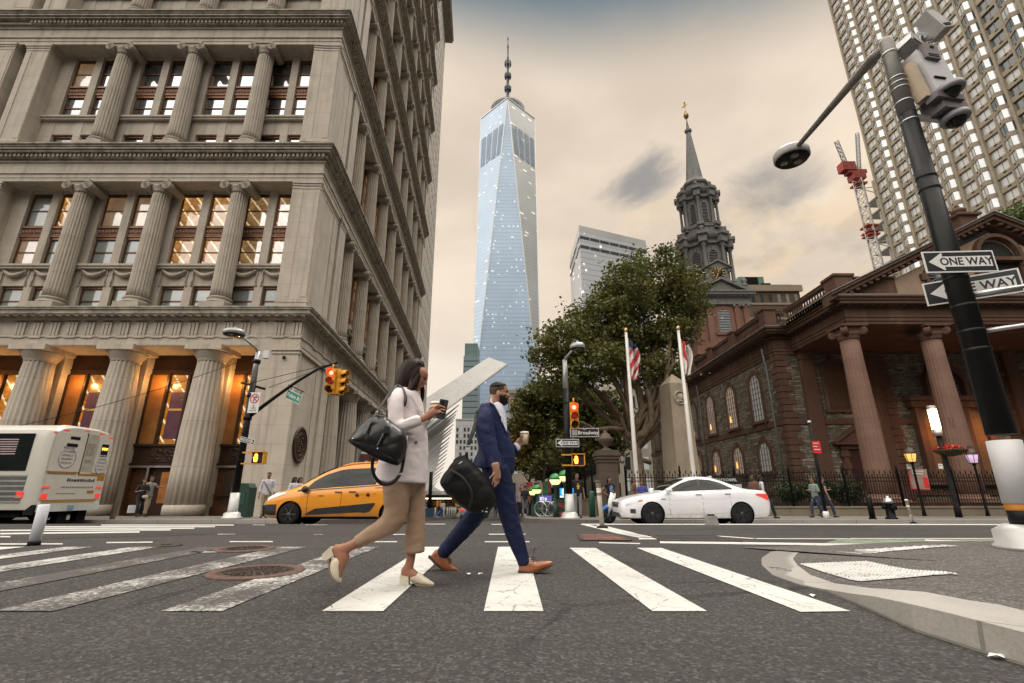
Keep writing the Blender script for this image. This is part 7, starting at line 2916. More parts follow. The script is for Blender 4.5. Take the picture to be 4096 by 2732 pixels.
class Car:
 def __init__(s,st):
  s.st=st
  s.xs=[q[0]for q in st]
 def sec(s,x):
  xs=s.xs
  x=min(max(x,xs[0]),xs[-1])
  i=max(0,min(len(xs)-2,int(np.searchsorted(xs,x,'right'))-1))
  t=(x-xs[i])/(xs[i+1]-xs[i])
  out=[]
  for k in range(1,7):
   p1,p2=s.st[i][k],s.st[i+1][k]
   d=xs[i+1]-xs[i]
   m1=(p2-s.st[i-1][k])/(xs[i+1]-xs[i-1])*d if i>0 else(p2-p1)
   m2=(s.st[i+2][k]-p1)/(xs[i+2]-xs[i])*d if i+2<len(xs)else(p2-p1)
   if(p2-p1)*m1<0 or i==0:
    m1=(p2-p1)*.8
   out.append((2*t**3-3*t*t+1)*p1+(t**3-2*t*t+t)*m1+(-2*t**3+3*t*t)*p2+(t**3-t*t)*m2)
  return out
 def half(s,x):
  zb,wb,zs,ws,zt,wt=s.sec(x)
  cab=zt-zs
  return[(wb*.8,zb),(wb*.97,zb+.03),(wb,zb+.1),(max(wb,ws)+.018,zb+(zs-zb)*.45),(max(wb,ws)+.012,zb+(zs-zb)*.68),(ws+.004,zs-.045),(ws-.02,zs-.005),(ws-.035,zs+.012),(ws+(wt-ws)*.5,zs+cab*.5),(wt+(ws-wt)*.1,zt-cab*.14),(wt,zt-min(.035,cab*.08)),(wt*.8,zt+.0),(wt*.4,zt+.012)]
 def body(s,name,mat,parent,wheels,n=72,wr=.37):
  mb=MB()
  xs=np.unique(np.concatenate([np.linspace(s.xs[0],s.xs[-1],n),np.array(s.xs)]))
  rings=[]
  for x in xs:
   h=s.half(float(x))
   rings.append([(float(x),-y,z)for y,z in h]+[(float(x),y,z)for y,z in h[::-1]])
  mb.loft(rings)
  o=mb.obj(name,mat,None)
  cut=MB()
  for x in wheels:
   for sgn in(-1,1):
    cut.lathe([(wr,-.16),(wr,.3)],n=32,M=Matrix.Translation((x,sgn*.8,.315))@Matrix.Rotation(-sgn*PI/2,4,'X'))
  co=cut.obj('cut',mat,None)
  bm_=o.modifiers.new('b','BOOLEAN')
  bm_.object,bm_.operation,bm_.solver=co,'DIFFERENCE','EXACT'
  dg=bpy.context.evaluated_depsgraph_get()
  me=bpy.data.meshes.new_from_object(o.evaluated_get(dg))
  bpy.data.objects.remove(o)
  bpy.data.objects.remove(co)
  if len(me.polygons)<200:
   me=mb.mesh(name)
  me.materials.clear()
  me.set_sharp_from_angle(angle=R(38))
  return link(name,me,mat,parent)
 def side(s,name,mat,parent,xa,xb,zlo,zhi,off=.006,n=14,both=True,m=4):
  mb=MB()
  for sg in((-1,1)if both else(-1,)):
   V=[]
   for i in range(n+1):
    x=xa+(xb-xa)*i/n
    h=s.half(x)
    a,b_=zlo(x),zhi(x)
    for j in range(m+1):
     z=a+(b_-a)*j/m
     y=float(np.interp(z,[q[1]for q in h],[q[0]for q in h]))
     V.append((x,sg*(y+off),z))
   mb.add(V,[(i*(m+1)+j,(i+1)*(m+1)+j,(i+1)*(m+1)+j+1,i*(m+1)+j+1)for i in range(n)for j in range(m)],True)
  return mb.obj(name,mat,parent)
 def topp(s,name,mat,parent,xa,xb,k=.92,off=.006,n=10):
  mb=MB()
  V=[]
  for i in range(n+1):
   x=xa+(xb-xa)*i/n
   zb,wb,zs,ws,zt,wt=s.sec(x)
   for y in np.linspace(-wt*k,wt*k,9):
    V.append((x,float(y),zt+.012*(1-(y/wt)**2)+off))
  mb.add(V,[(i*9+j,i*9+j+1,(i+1)*9+j+1,(i+1)*9+j)for i in range(n)for j in range(8)],True)
  return mb.obj(name,mat,parent)
def lin(*p):
 xs,zs=[q[0]for q in p],[q[1]for q in p]
 return lambda x:float(np.interp(x,xs,zs))
def wheel(t,x,y,r,w_,rim,spokes=10,red=False):
 sg=1 if y>0 else-1
 M=Matrix.Translation((x,y,r))@Matrix.Rotation(-sg*PI/2,4,'X')
 mb=MB()
 mb.lathe([(r*.66,-w_/2),(r*.9,-w_/2-.005),(r*.985,-w_/2+.03),(r,0),(r*.985,w_/2-.03),(r*.9,w_/2+.005),(r*.66,w_/2)],n=36,M=M)
 o=mb.obj('wheel',M_rubber,t)
 mb=MB()
 mb.lathe([(r*.69,w_/2-.01),(r*.66,w_/2+.003),(r*.62,w_/2-.02),(r*.6,-.02),(.01,-.02)],n=32,M=M)
 for k in range(spokes):
  a=2*PI*k/spokes+(.12 if k%2 else-.12)*(spokes>7)
  p,q=M@Vector((.05*math.cos(a),.05*math.sin(a),w_/2-.02)),M@Vector((r*.64*math.cos(a),r*.64*math.sin(a),w_/2-.01))
  mb.bar(p,q,.035 if spokes>7 else .07,.02)
 mb.lathe([(.07,w_/2-.03),(.06,w_/2),(.01,w_/2+.004)],n=14,M=M)
 mb.obj('rim',rim,o)
 if red:
  mb=MB()
  mb.box(x-.1,x+.08,y-.01+sg*.02,y+.01+sg*.02,r*.45,r*.62)
  mb.obj('brake_caliper',M_taildk,o)
def well(t,xs,yo,r):
 mb=MB()
 for x in xs:
  for sg in(-1,1):
   mb.lathe([(r,.0),(r,.28),(.01,.28)],n=28,M=Matrix.Translation((x,sg*yo,.315))@Matrix.Rotation(sg*PI/2,4,'X'),cap=False)
 mb.obj('wheel_well',M_blackm,t)
YV=15.3
# yellow taxi van
xf=at(1154.8,2056.7,YV).x
TX=thing('taxi','yellow taxi van passing behind the woman, facing left','taxi',(xf,YV+.92,zg(YV+.9)+.01))
c=Car([(-.88,.30,.50,.56,.55,.60,.42),(-.82,.24,.72,.70,.74,.76,.55),(-.6,.21,.84,.84,.83,.90,.66),(-.2,.2,.89,.95,.87,1.02,.70),(.12,.2,.91,1.0,.88,1.10,.73),(.55,.2,.91,1.04,.89,1.36,.72),(.95,.2,.91,1.07,.89,1.58,.70),(1.3,.2,.91,1.09,.89,1.70,.69),(1.8,.2,.91,1.12,.89,1.79,.68),(2.6,.2,.91,1.16,.89,1.83,.68),(3.3,.2,.91,1.2,.89,1.83,.68),(3.58,.24,.88,1.2,.86,1.79,.67),(3.7,.34,.84,1.1,.82,1.62,.66),(3.73,.5,.8,.95,.78,1.4,.64)])
c.body('body',M_taxi,TX,(0,3.06),wr=.385)
well(TX,(0,3.06),.9,.38)
for x in(0,3.06):
 for y in(-.83,.83):
  wheel(TX,x,y,.315,.20,M_rimst,6)
wt_=lin((.1,1.06),(.62,1.34),(.98,1.53),(1.3,1.61),(1.9,1.66),(3.6,1.68))
c.side('front_side_window',M_glassdk,TX,.42,1.40,lin((.42,1.02),(1.4,1.10)),lin((.42,1.06),(.62,1.27),(.95,1.46),(1.4,1.60)),.008)
c.side('pillar_trim',M_plas,TX,1.40,1.62,lin((1.4,1.10),(1.62,1.11)),lin((1.4,1.60),(1.62,1.63)),.007)
c.side('quarter_trim',M_plas,TX,.16,.44,lin((.16,.985),(.44,1.02)),lin((.16,1.0),(.44,1.10)),.007)
c.side('rear_side_window',M_glassdk,TX,1.62,2.52,lin((1.62,1.11),(2.52,1.17)),lin((1.62,1.63),(2.52,1.67)),.008)
c.side('cargo_window',M_glassdk,TX,2.62,3.36,lin((2.62,1.18),(3.5,1.22)),lin((2.62,1.67),(3.5,1.67)),.008)
c.side('belt_trim',M_plas,TX,.16,3.4,lin((.16,.965),(3.5,1.19)),lin((.16,.985),(3.5,1.215)),.009)
c.side('side_cladding',M_plas,TX,.48,2.55,lin((.48,.30),(2.1,.38),(2.3,.36),(2.4,.40),(2.55,.6)),lin((.48,.31),(.72,.47),(2.55,.64)),.016)
c.side('sill',M_plas,TX,.42,2.62,lin((.42,.17),(2.62,.17)),lin((.42,.25),(2.62,.25)),.01)
c.side('door_seam',M_blackm,TX,1.51,1.522,lin((1,.28),(2,.28)),lin((1,1.1),(2,1.1)),.004)
c.side('door_seam',M_blackm,TX,.50,.512,lin((0,.3),(2,.3)),lin((0,1.0),(2,1.0)),.004)
c.side('slide_rail',M_blackm,TX,2.5,3.6,lin((2.5,1.06),(3.6,1.09)),lin((2.5,1.075),(3.6,1.105)),.006)
for x in(1.42,1.68+.16):
 c.side('door_handle',M_plas,TX,x-.11,x+.11,lin((0,.90+.02*x),(3,.90+.02*x)),lin((0,.935+.02*x),(3,.935+.02*x)),.03)
c.side('indicator',M_plas,TX,.82,.98,lin((0,.83),(2,.83)),lin((0,.85),(2,.85)),.012)
c.side('headlight',emit('taxi_headlamp',(1,.82,.52),.55,.4,9,(.5,.5,.5)),TX,-.74,-.18,lin((-.74,.70),(-.2,.90)),lin((-.74,.80),(-.5,.92),(-.18,.94)),.012)
c.side('front_bumper',M_plas,TX,-.875,-.42,lin((-.9,.25),(-.4,.22)),lin((-.88,.58),(-.42,.60)),.016)
c.topp('windscreen',M_glassdk,TX,.28,1.2,.98)
mb=MB()
mb.prism([(-.62,.24),(.62,.24),(.70,.56),(-.70,.56)],-.93,-.86,'x')
mb.box(-.92,-.8,-.55,.55,.62,.74)
mb.obj('grille',M_plas,TX)
for y in(-.98,.98):
 mb=MB()
 mb.ball((.42,y,1.03),(.10,.11,.10),12,8)
 mb.bar((.42,y,1.0),(.45,y*.86,.98),.05)
 mb.obj('mirror',M_plas,TX)
mb=MB()
for y in(-.62,.62):
 mb.tube([(1.4,y,1.73),(1.7,y,1.80),(3.2,y,1.87),(3.45,y,1.83)],.025,8)
mb.obj('roof_rail',M_taxi,TX)
tp_=MB()
tp_.prism([(1.7,1.88),(2.9,1.88),(2.86,2.24),(2.72,2.30),(1.88,2.30),(1.74,2.24)],-.16,.16)
o=tp_.obj('roof_sign',M_plas,TX)
tp_=MB()
tp_.box(1.76,2.84,-.175,-.16,1.95,2.1)
tp_.obj('advert_panel',mk('advert_dark',(.05,.02,.025),.2,.4,3),o)
tp_=MB()
tp_.box(1.76,2.84,-.178,-.16,2.12,2.2)
tp_.box(1.95,2.05,-.3,.3,1.82,1.9)
tp_.box(2.55,2.65,-.3,.3,1.82,1.9)
tp_.obj('advert_strip',M_grey,o)
tp_=MB()
tp_.box(1.45,1.62,-.1,.1,1.76,1.84)
tp_.obj('roof_lamp',emit('taxi_roof_lamp',(1,.36,.04),.8),TX)
mk_l=mk('decal_ink',(.06,.03,.012),.6)
for x in(2.05,2.38):
 q=text('NYC TAXI' if x<2.2 else 'TAXI',.052,mk_l,TX,(x+.14,-.955,.885+.02*(x-2)),ext=.001)
 d=MB()
 d.lathe([(.001,.002),(.055,.002),(.055,0)],n=16,M=Matrix.Translation((x-.06,-.945,.87+.02*(x-2)))@Matrix.Rotation(PI/2,4,'X'))
 d.obj('decal',mk_l,TX)
 # white sedan
xf=at(2612,2054,YV).x
WC=thing('sedan_car','white sedan crossing to the left in front of the chapel fence','car',(xf,YV+.9,zg(YV+.9)+.01))
c=Car([(-.93,.30,.50,.50,.55,.56,.40),(-.88,.22,.68,.60,.70,.66,.55),(-.7,.19,.80,.68,.79,.75,.62),(-.35,.18,.87,.77,.84,.84,.64),(.05,.18,.89,.84,.86,.90,.66),(.38,.18,.90,.90,.87,.97,.68),(.75,.18,.90,.92,.87,1.17,.63),(1.1,.18,.90,.93,.87,1.33,.59),(1.45,.18,.90,.94,.87,1.40,.57),(1.85,.18,.90,.96,.87,1.395,.56),(2.25,.18,.90,.98,.87,1.31,.55),(2.65,.18,.90,1.0,.86,1.16,.56),(2.95,.18,.90,1.0,.85,1.055,.60),(3.3,.2,.88,.985,.82,1.01,.64),(3.5,.26,.84,.95,.79,.97,.66),(3.6,.38,.76,.82,.72,.84,.6),(3.62,.48,.68,.66,.66,.68,.55)])
c.body('body',M_carw,WC,(0,2.67),wr=.365)
well(WC,(0,2.67),.88,.36)
for x in(0,2.67):
 for y in(-.80,.80):
  wheel(WC,x,y,.325,.21,M_rimdk,10,True)
ztop=lin((.45,.97),(.75,1.11),(1.0,1.22),(1.3,1.305),(1.6,1.335),(1.9,1.32),(2.2,1.255),(2.5,1.13),(2.62,1.06))
zbot=lin((.45,.95),(2.62,1.03))
c.side('side_window',M_glassdk,WC,.55,1.50,lin((.55,.95),(1.5,.985)),lin((.55,1.0),(.75,1.10),(1.0,1.215),(1.3,1.30),(1.5,1.325)),.007)
c.side('side_window',M_glassdk,WC,1.55,2.5,lin((1.55,.985),(2.5,1.025)),lin((1.55,1.328),(1.9,1.305),(2.2,1.225),(2.5,1.06)),.007)
c.side('window_trim',M_chr,WC,.5,2.6,lin((.5,.935),(2.6,1.012)),lin((.5,.948),(2.6,1.027)),.009)
c.side('pillar_trim',M_plas,WC,1.48,1.57,lin((1.4,.98),(1.6,.99)),lin((1.4,1.325),(1.6,1.33)),.008)
c.topp('windscreen',M_glassdk,WC,.42,1.12,.97)
c.topp('rear_screen',M_glassdk,WC,2.2,2.85,.92)
for x in(.52,1.52,2.36):
 c.side('door_seam',M_plas,WC,x,x+.009,lin((0,.28),(3,.28)),lin((0,.93),(3,.98)),.003)
c.side('sill_line',mk('sill_grey',(.42,.42,.44),.5),WC,.42,2.28,lin((.4,.30),(2.3,.33)),lin((.4,.315),(2.3,.345)),.006)
c.side('crease',M_carw,WC,.3,3.3,lin((.3,.70),(1.4,.745),(3.3,.80)),lin((.3,.715),(1.4,.76),(3.3,.812)),.004)
for x in(1.42,2.3):
 c.side('door_handle',M_chr,WC,x-.09,x+.09,lin((0,.83+.02*x),(3,.83+.02*x)),lin((0,.855+.02*x),(3,.855+.02*x)),.028)
c.side('headlight',M_hl,WC,-.78,-.26,lin((-.78,.545),(-.26,.70)),lin((-.78,.635),(-.5,.72),(-.26,.735)),.008)
c.side('indicator',emit('amber_marker',(1,.32,.04),.7),WC,-.40,-.28,lin((-.4,.665),(-.28,.69)),lin((-.4,.72),(-.28,.733)),.013)
c.side('tail_light',M_tail,WC,3.16,3.54,lin((3.16,.86),(3.54,.70)),lin((3.16,.90),(3.54,.90)),.009)
c.side('fog_lamp',M_plas,WC,-.66,-.5,lin((-1,.34),(0,.34)),lin((-1,.46),(0,.46)),.01)
c.side('side_mark',M_plas,WC,.28,.42,lin((0,.735),(1,.735)),lin((0,.755),(1,.755)),.008)
mb=MB()
mb.prism([(-.45,.50),(.45,.50),(.40,.64),(-.40,.64)],-.94,-.86,'x')
mb.prism([(-.55,.22),(.55,.22),(.5,.34),(-.5,.34)],-.94,-.84,'x')
o=mb.obj('grille',M_plas,WC)
mb=MB()
mb.box(-.955,-.94,-.4,.4,.585,.615)
mb.obj('grille_bar',M_chr,o)
mb=MB()
mb.box(-.958,-.94,-.26,.26,.37,.49)
mb.obj('number_plate',mk('plate_blank',(.45,.45,.44),.6),WC)
for y in(-.95,.95):
 mb=MB()
 mb.ball((.52,y,1.0),(.11,.10,.075),14,8)
 mb.bar((.5,y*.98,.97),(.5,y*.88,.94),.05)
 mb.obj('mirror',M_carw,WC)
mb=MB()
mb.prism([(2.05,1.40),(2.25,1.385),(2.2,1.45)],-.02,.02)
mb.obj('roof_fin',M_carw,WC)
ps=thing('person','driver glimpsed through the white sedan side window','person',(xf+1.55,YV+.75,zg(YV+.9)+.5))
mb=MB()
mb.loft([[(.13*math.cos(a)*k,.2*math.sin(a)*k,z)for a in np.linspace(0,2*PI,14,endpoint=False)]for k,z in((.9,0),(1,.25),(.9,.42),(.45,.52),(.33,.56))])
mb.ball((-.02,0,.68),(.10,.08,.13),14,10)
link('body',remeshed(mb,.03,2),mk('driver_skin',(.22,.10,.06),.6),ps)
# coach seen from behind
BX=thing('bus','white coach bus at the left edge showing its lettered rear and dark side window','bus',(-14.75,17.0,zg(16.6)))
pr=[(-1.24,.45),(-1.27,.7),(-1.27,2.6),(-1.22,2.9),(-1.0,3.06),(-.5,3.14),(.5,3.14),(1.0,3.06),(1.22,2.9),(1.27,2.6),(1.27,.7),(1.24,.45)]
mb=MB()
mb.loft([[(x,y*k,.45+(z-.45)*k2)for y,z in pr]for x,k,k2 in((-12,1,1),(-.25,1,1),(-.08,.985,.99),(0,.95,.965))])
me=mb.mesh('body')
me.set_sharp_from_angle(angle=R(30))
M_busw=carpaint('coach_white',(.56,.54,.48),.38)
link('body',me,M_busw,BX)
mb=MB()
mb.box(-11.5,-.55,-1.285,-1.27,1.62,2.78)
sw_=mb.obj('side_window',M_glassdk,BX)
mb=MB()
for k in range(7):
 mb.box(-2.3,-1.02-.0*k,-1.291,-1.286,2.12+.075*k,2.155+.075*k)
fl_=mb.obj('flag_decal',mk('decal_pink',(.42,.30,.32),.5),sw_)
mb=MB()
mb.box(-2.3,-1.75,-1.293,-1.2915,2.38,2.62)
mb.obj('flag_canton',mk('decal_grey',(.10,.10,.12),.5),fl_)
mb=MB()
for k in range(5):
 z=.72+.155*k
 mb.box(-11.8,-.45,-1.288,-1.27,z,z+.10)
mb.obj('fluted_skirt',mk('skirt_grey',(.13,.13,.11),.4,.25,4,metal=.4),BX)
mb=MB()
for k in range(6):
 z=.67+.155*k
 mb.box(-11.8,-.45,-1.292,-1.27,z,z+.045)
mb.obj('skirt_trim',M_alu,BX)
mb=MB()
mb.box(-.62,-.40,-1.29,-1.26,.8,.98)
mb.box(-.08,.012,-1.2,-1.13,2.82,2.86)
for y in(-.8,0.0,.6,1.05):
 mb.box(-.12,.0,y-.1,y+.1,2.97-.12*abs(y)**2,3.02-.12*abs(y)**2)
for y in(-1.02,1.02):
 mb.box(-.02,.03,y-.12,y+.12,1.10,1.16)
 mb.box(-.02,.025,y-.10,y+.10,.78,.92)
mb.obj('tail_lamp',M_tail,BX)
mb=MB()
mb.box(-.02,.02,-1.15,.02,1.62,2.86)
mb.box(-.02,.02,.55,1.16,1.62,2.80)
mb.obj('rear_panel',M_busw,BX)
mb=MB()
mb.box(-.02,.008,.06,.53,1.66,2.9)
mb.obj('rear_door',mk('door_stone',(.36,.34,.28),.5,.15,3),BX)
mb=MB()
mb.box(-.02,.012,.03,.07,1.55,2.92)
mb.box(.0,.026,-.62,-.25,2.66,2.76)
mb.box(.0,.026,-.70,-.28,2.42,2.53)
mb.box(.0,.026,.72,1.02,2.18,2.62)
mb.box(-.02,.028,-.35,.15,.56,.585)
mb.box(-.3,.01,-1.24,-.98,.30,.60)
mb.obj('rear_vents',M_blackm,BX)
mb=MB()
for k in range(9):
 mb.box(.026,.03,.75+.028*k,.768+.028*k,2.40+.015*(k%3),2.50-.012*(k%2))
mb.obj('destination_display',emit('amber_display',(1,.36,.03),5),BX)
mb=MB()
mb.box(-.02,.022,-1.1,-.05,1.56,1.60)
mb.box(-.02,.022,.05,1.15,1.52,1.58)
mb.box(-.02,.022,.85,1.15,1.36,1.52)
mb.box(-.02,.022,-1.05,1.0,.66,.71)
mb.box(-.02,.022,.55,.82,.93,1.03)
mb.obj('orange_trim',mk('trim_orange',(.36,.17,.02),.5,.2,5),BX)
mb=MB()
mb.box(-.02,.016,-1.1,1.15,.74,1.50)
hatch=mb.obj('engine_hatch',M_busw,BX)
mb=MB()
mb.box(-.05,.06,-1.18,1.15,.38,.63)
mb.obj('rear_bumper',mk('bumper_white',(.50,.52,.49),.45,.12,3),BX)
mb=MB()
mb.box(.06,.066,-.12,.12,.40,.56)
mb.obj('number_plate',mk('plate_blue',(.22,.30,.42),.5,.3,20),BX)
ink=mk('rear_ink',(.035,.033,.032),.6)
for a in((-.35,.75,1.36,.10),):
 mb=MB()
 y=a[0]
 r_=random.Random(8)
 while y<a[1]:
  l=r_.uniform(.05,.11)
  mb.box(.016,.02,y,y+l,a[2]-.05,a[2]+.05*r_.uniform(.4,1))
  y+=l+.025
 mb.obj('blurred_lettering',ink,hatch)
for z,y0,y1,h_ in((1.13,-.5,.72,.05),(.93,-.62,.05,.035)):
 mb=MB()
 y=y0
 while y<y1:
  l=r_.uniform(.03,.07)
  mb.box(.016,.02,y,y+l,z-h_/2,z+h_/2)
  y+=l+.02
 mb.obj('blurred_lettering',mk('rear_ink_grey',(.20,.19,.17),.6),hatch)
for y,z,r_,col in((-.55,2.05,.33,(.30,.27,.29)),(.88,1.85,.26,(.33,.31,.36))):
 mb=MB()
 M=Matrix.Translation((.022,y,z))@Matrix.Rotation(PI/2,4,'Y')
 mb.lathe([(r_*.9,0),(r_*.92,.004),(r_,.004),(r_*1.02,0)],n=28,M=M,cap=False)
 for k in range(5):
  mb.box(.022,.027,y-r_*.7,y+r_*.6,z-r_*.5+k*.12,z-r_*.45+k*.12+.03)
 mb.obj('round_emblem',mk('emblem_%d'%int(z*100),col,.6,.5,9),BX)
mb=MB()
mb.box(.008,.014,.14,.45,2.2,2.6)
mb.box(.008,.014,.16,.42,1.95,2.05)
mb.obj('door_writing',mk('faint_ink',(.27,.25,.2),.6,.4,14),BX)
text('2186',.16,ink,BX,(.012,.86,2.72),(PI/2,0,PI/2),ext=.001)
for x in(-3.1,-1.8-.1,-9.5):
 for y in(-1.08,1.08):
  wheel(BX,x,y,.46,.28,M_rimst,8)
mb=MB()
mb.box(-11.8,-.6,-1.0,1.0,.22,.5)
mb.obj('underbody',M_blackm,BX)
mb=MB()
for y in(-.2,.55):
 mb.box(-.35,-.12,y,y+.35,.02,.4)
mb.obj('mud_flap',M_rubber,BX)
# silver car down Fulton
YS_=47
b_=at(1872,2080,YS_)
SV=thing('silver_car','silver car with lit red tail lamps driving away beyond the bag','car',(b_.x+.35,YS_+.9,zg(YS_+.9)),R(-90))
c=Car([(-.9,.3,.6,.6,.65,.66,.5),(-.6,.2,.85,.85,.84,.92,.66),(.2,.2,.9,.98,.88,1.06,.7),(.9,.2,.9,1.02,.88,1.5,.66),(1.5,.2,.9,1.04,.88,1.65,.64),(2.6,.2,.9,1.06,.88,1.62,.62),(3.2,.22,.88,1.06,.86,1.5,.6),(3.45,.3,.84,1.0,.82,1.12,.62),(3.5,.45,.8,.9,.78,.95,.6)])
c.body('body',M_silver,SV,(0,2.65),wr=.37)
for x in(0,2.65):
 for y in(-.8,.8):
  wheel(SV,x,y,.33,.2,M_rimst,8)
c.topp('rear_screen',M_glassdk,SV,2.95,3.42,.9)
c.side('side_window',M_glassdk,SV,.8,3.0,lin((.8,1.05),(3,1.08)),lin((.8,1.2),(1.4,1.5),(3,1.45)),.008)
c.side('tail_light',M_tail,SV,3.1,3.48,lin((3,.92),(3.5,.84)),lin((3,1.0),(3.5,.99)),.014)
mb=MB()
mb.box(3.48,3.53,-.85,-.45,.82,.97)
mb.box(3.48,3.53,.45,.85,.82,.97)
mb.obj('tail_light',M_tail,SV)
mb=MB()
mb.box(3.45,3.55,-.8,.8,.25,.5)
mb.obj('rear_bumper',M_plas,SV)
# scooter behind the white bonnet
b_=at(2436,2090,17.6)
SCO=thing('motor_scooter','blue and white motor scooter showing just ahead of the white car nose','scooter',(b_.x,17.6,zg(17.6)))
for x in(0,1.25):
 wheel(SCO,x,0,.25,.1,M_rimst,5)
mb=MB()
mb.tube([(-.27,0,.38),(-.05,0,.54),(.22,0,.46)],[.05,.08,.05],8)
mb.obj('mudguard',M_bblue,SCO)
mb=MB()
mb.tube([(.0,0,.3),(.12,0,.7),(.2,0,1.0)],[.05,.12,.1],10)
mb.tube([(.18,0,.6),(.45,0,.25),(.9,0,.3),(1.25,0,.6)],[.1,.12,.16,.14],10)
mb.obj('bodywork',M_white,SCO)
mb=MB()
mb.tube([(.2,-.32,1.05),(.18,0,1.0),(.2,.32,1.05)],.025,8)
mb.ball((.95,0,.78),(.35,.13,.07),12,6)
mb.obj('handlebar_and_seat',M_plas,SCO)
# people
K=lambda x,y:(1250+x/1.568,1400+y/1.568)
def ppm(sx,sy,Y):
 p=at(sx,sy,Y)
 return 4*FPX/(p.y*_cp+(p.z-CAMH)*_sp)
def limbpx(mb,Y,pts,n=20,sq=.85,ends=True):
 C=[]
 for x,y,hw,hd,dy in pts:
  s=K(x,y)
  C.append((at(*s,Y+dy),hw/1.568/ppm(*s,Y+dy),hd))
 if ends:
  for i,j in((0,1),(-1,-2)):
   d=(C[i][0]-C[j][0]).normalized()*min(C[i][1],C[i][2])*.5
   e=(C[i][0]+d,C[i][1]*.6,C[i][2]*.6)
   C=[e]+C if i==0 else C+[e]
 k=len(C)
 P=[]
 for i in range(k-1):
  a,b,c,d=C[max(0,i-1)],C[i],C[i+1],C[min(k-1,i+2)]
  for q in range(4):
   t=q/4
   h=[((-t+2*t*t-t**3)/2),((2-5*t*t+3*t**3)/2),((t+4*t*t-3*t**3)/2),((t**3-t*t)/2)]
   P.append((a[0]*h[0]+b[0]*h[1]+c[0]*h[2]+d[0]*h[3],max(.004,sum(u*v for u,v in zip(h,(a[1],b[1],c[1],d[1])))),max(.004,sum(u*v for u,v in zip(h,(a[2],b[2],c[2],d[2]))))))
 P.append(C[-1])
 rings=[]
 for i,(c,hw,hd)in enumerate(P):
  t=P[min(i+1,len(P)-1)][0]-P[max(i-1,0)][0]
  t.y*=.3
  t.normalize()
  nn=Vector((t.z,0,-t.x)).normalized()
  yy=t.cross(nn)
  ring=[]
  for j in range(n):
   a=2*PI*j/n
   ca,sa=math.cos(a),math.sin(a)
   ring.append(c+nn*hw*math.copysign(abs(ca)**sq,ca)+yy*hd*math.copysign(abs(sa)**sq,sa))
  rings.append(ring)
 return mb.loft(rings)
def pillow(mb,Y,out,d,n=9,p=.45):
 P=[np.array(q,float)for q in out]
 for _ in range(2):
  P=[v for a,b in zip(P,P[1:]+P[:1])for v in(a*.78+b*.22,a*.22+b*.78)]
 c=sum(P)/len(P)
 rings=[]
 for f_ in np.linspace(-PI/2*.97,PI/2*.97,n):
  k=math.cos(f_)**p
  rings.append([KP(*(c+(q-c)*k),Y+d*math.sin(f_))for q in P])
 return mb.loft(rings)
def fold(me,amp,seed,freq=(18,45),k=9,stretch=(1,1,1),dirs=None):
 r=np.random.default_rng(seed)
 V,Nn=vget(me),vnor(me)
 d=np.zeros(len(V))
 for i in range(k):
  v=np.array(dirs[i%len(dirs)])+r.normal(size=3)*.35 if dirs else r.normal(size=3)*np.array(stretch)
  v/=np.linalg.norm(v)
  f_=r.uniform(*freq)
  w_=r.normal(size=3)
  ph=V@v*f_+r.uniform(0,6)+.9*np.sin(V@w_*9+r.uniform(0,6))
  m_=.5+.5*np.sin(V@r.normal(size=3)*6+r.uniform(0,6))
  d+=(np.abs(np.sin(ph))**.7-.6)*m_/k*2.2
 vset(me,V+Nn*(d*amp)[:,None])
def cloth(name,col,rough=.75,sheen=.0,weave=260,var=.10,bump=.25,crease=.55):
 m=mk(name,col,rough,var,5,bump,weave,sheen=sheen,bdist=.003,spec=.25)
 nt=m.node_tree
 g=G(nt)
 b=nt.nodes['Principled BSDF']
 n0=b.inputs['Normal'].links[0].from_socket
 cr=g.n('ShaderNodeTexNoise',noise_type='RIDGED_MULTIFRACTAL')
 cr.inputs['Scale'].default_value,cr.inputs['Detail'].default_value,cr.inputs['Distortion'].default_value=5.0,2.0,.8
 g.l(g.map((1.0,.8,1.9),rot=(0,R(-35),0)),cr.inputs['Vector'])
 nt.links.new(g.bump(cr.outputs[0],crease,.022,n0),b.inputs['Normal'])
 return m
def skinmat(name,col):
 m,nt,b=newmat(name)
 g=G(nt)
 c=g.mix(g.ramp(g.noise(9,4),.3,.7),c3(col,.86),c3(col,1.08))
 c=g.mix(g.ramp(g.noise(22,3),.5,.75,0,.3),c,(col[0]*1.05,col[1]*.72,col[2]*.62))
 nt.links.new(c,b.inputs['Base Color'])
 b.inputs['Roughness'].default_value=.48
 b.inputs['Subsurface Weight'].default_value=.12
 b.inputs['Subsurface Radius'].default_value=(.012,.005,.003)
 nt.links.new(g.bump(g.noise(160,3),.15,.002),b.inputs['Normal'])
 return m
def hairmat(name,a,b_,sc=(60,60,3),ry=0.0):
 m,nt,b=newmat(name)
 g=G(nt)
 n=g.noise(1.0,4,.6,g.map(sc,src=g.map((1,1,1),rot=(0,ry,0))))
 nt.links.new(g.mix(g.ramp(n,.35,.7),a,b_),b.inputs['Base Color'])
 b.inputs['Roughness'].default_value=.42
 b.inputs['Specular IOR Level'].default_value=.15
 nt.links.new(g.bump(n,.6,.006),b.inputs['Normal'])
 return m
HZ=[0,.05,.12,.2,.27,.33,.38,.45,.53,.6,.7,.8,.9,.96,1.0]
HF=[.25,.33,.365,.345,.372,.36,.37,.375,.365,.392,.388,.345,.245,.13,0]
HBk=[.04,-.04,-.12,-.2,-.27,-.32,-.36,-.39,-.415,-.43,-.432,-.41,-.33,-.22,-.06]
HW=[.10,.165,.215,.25,.272,.285,.295,.30,.302,.312,.322,.315,.262,.17,.02]
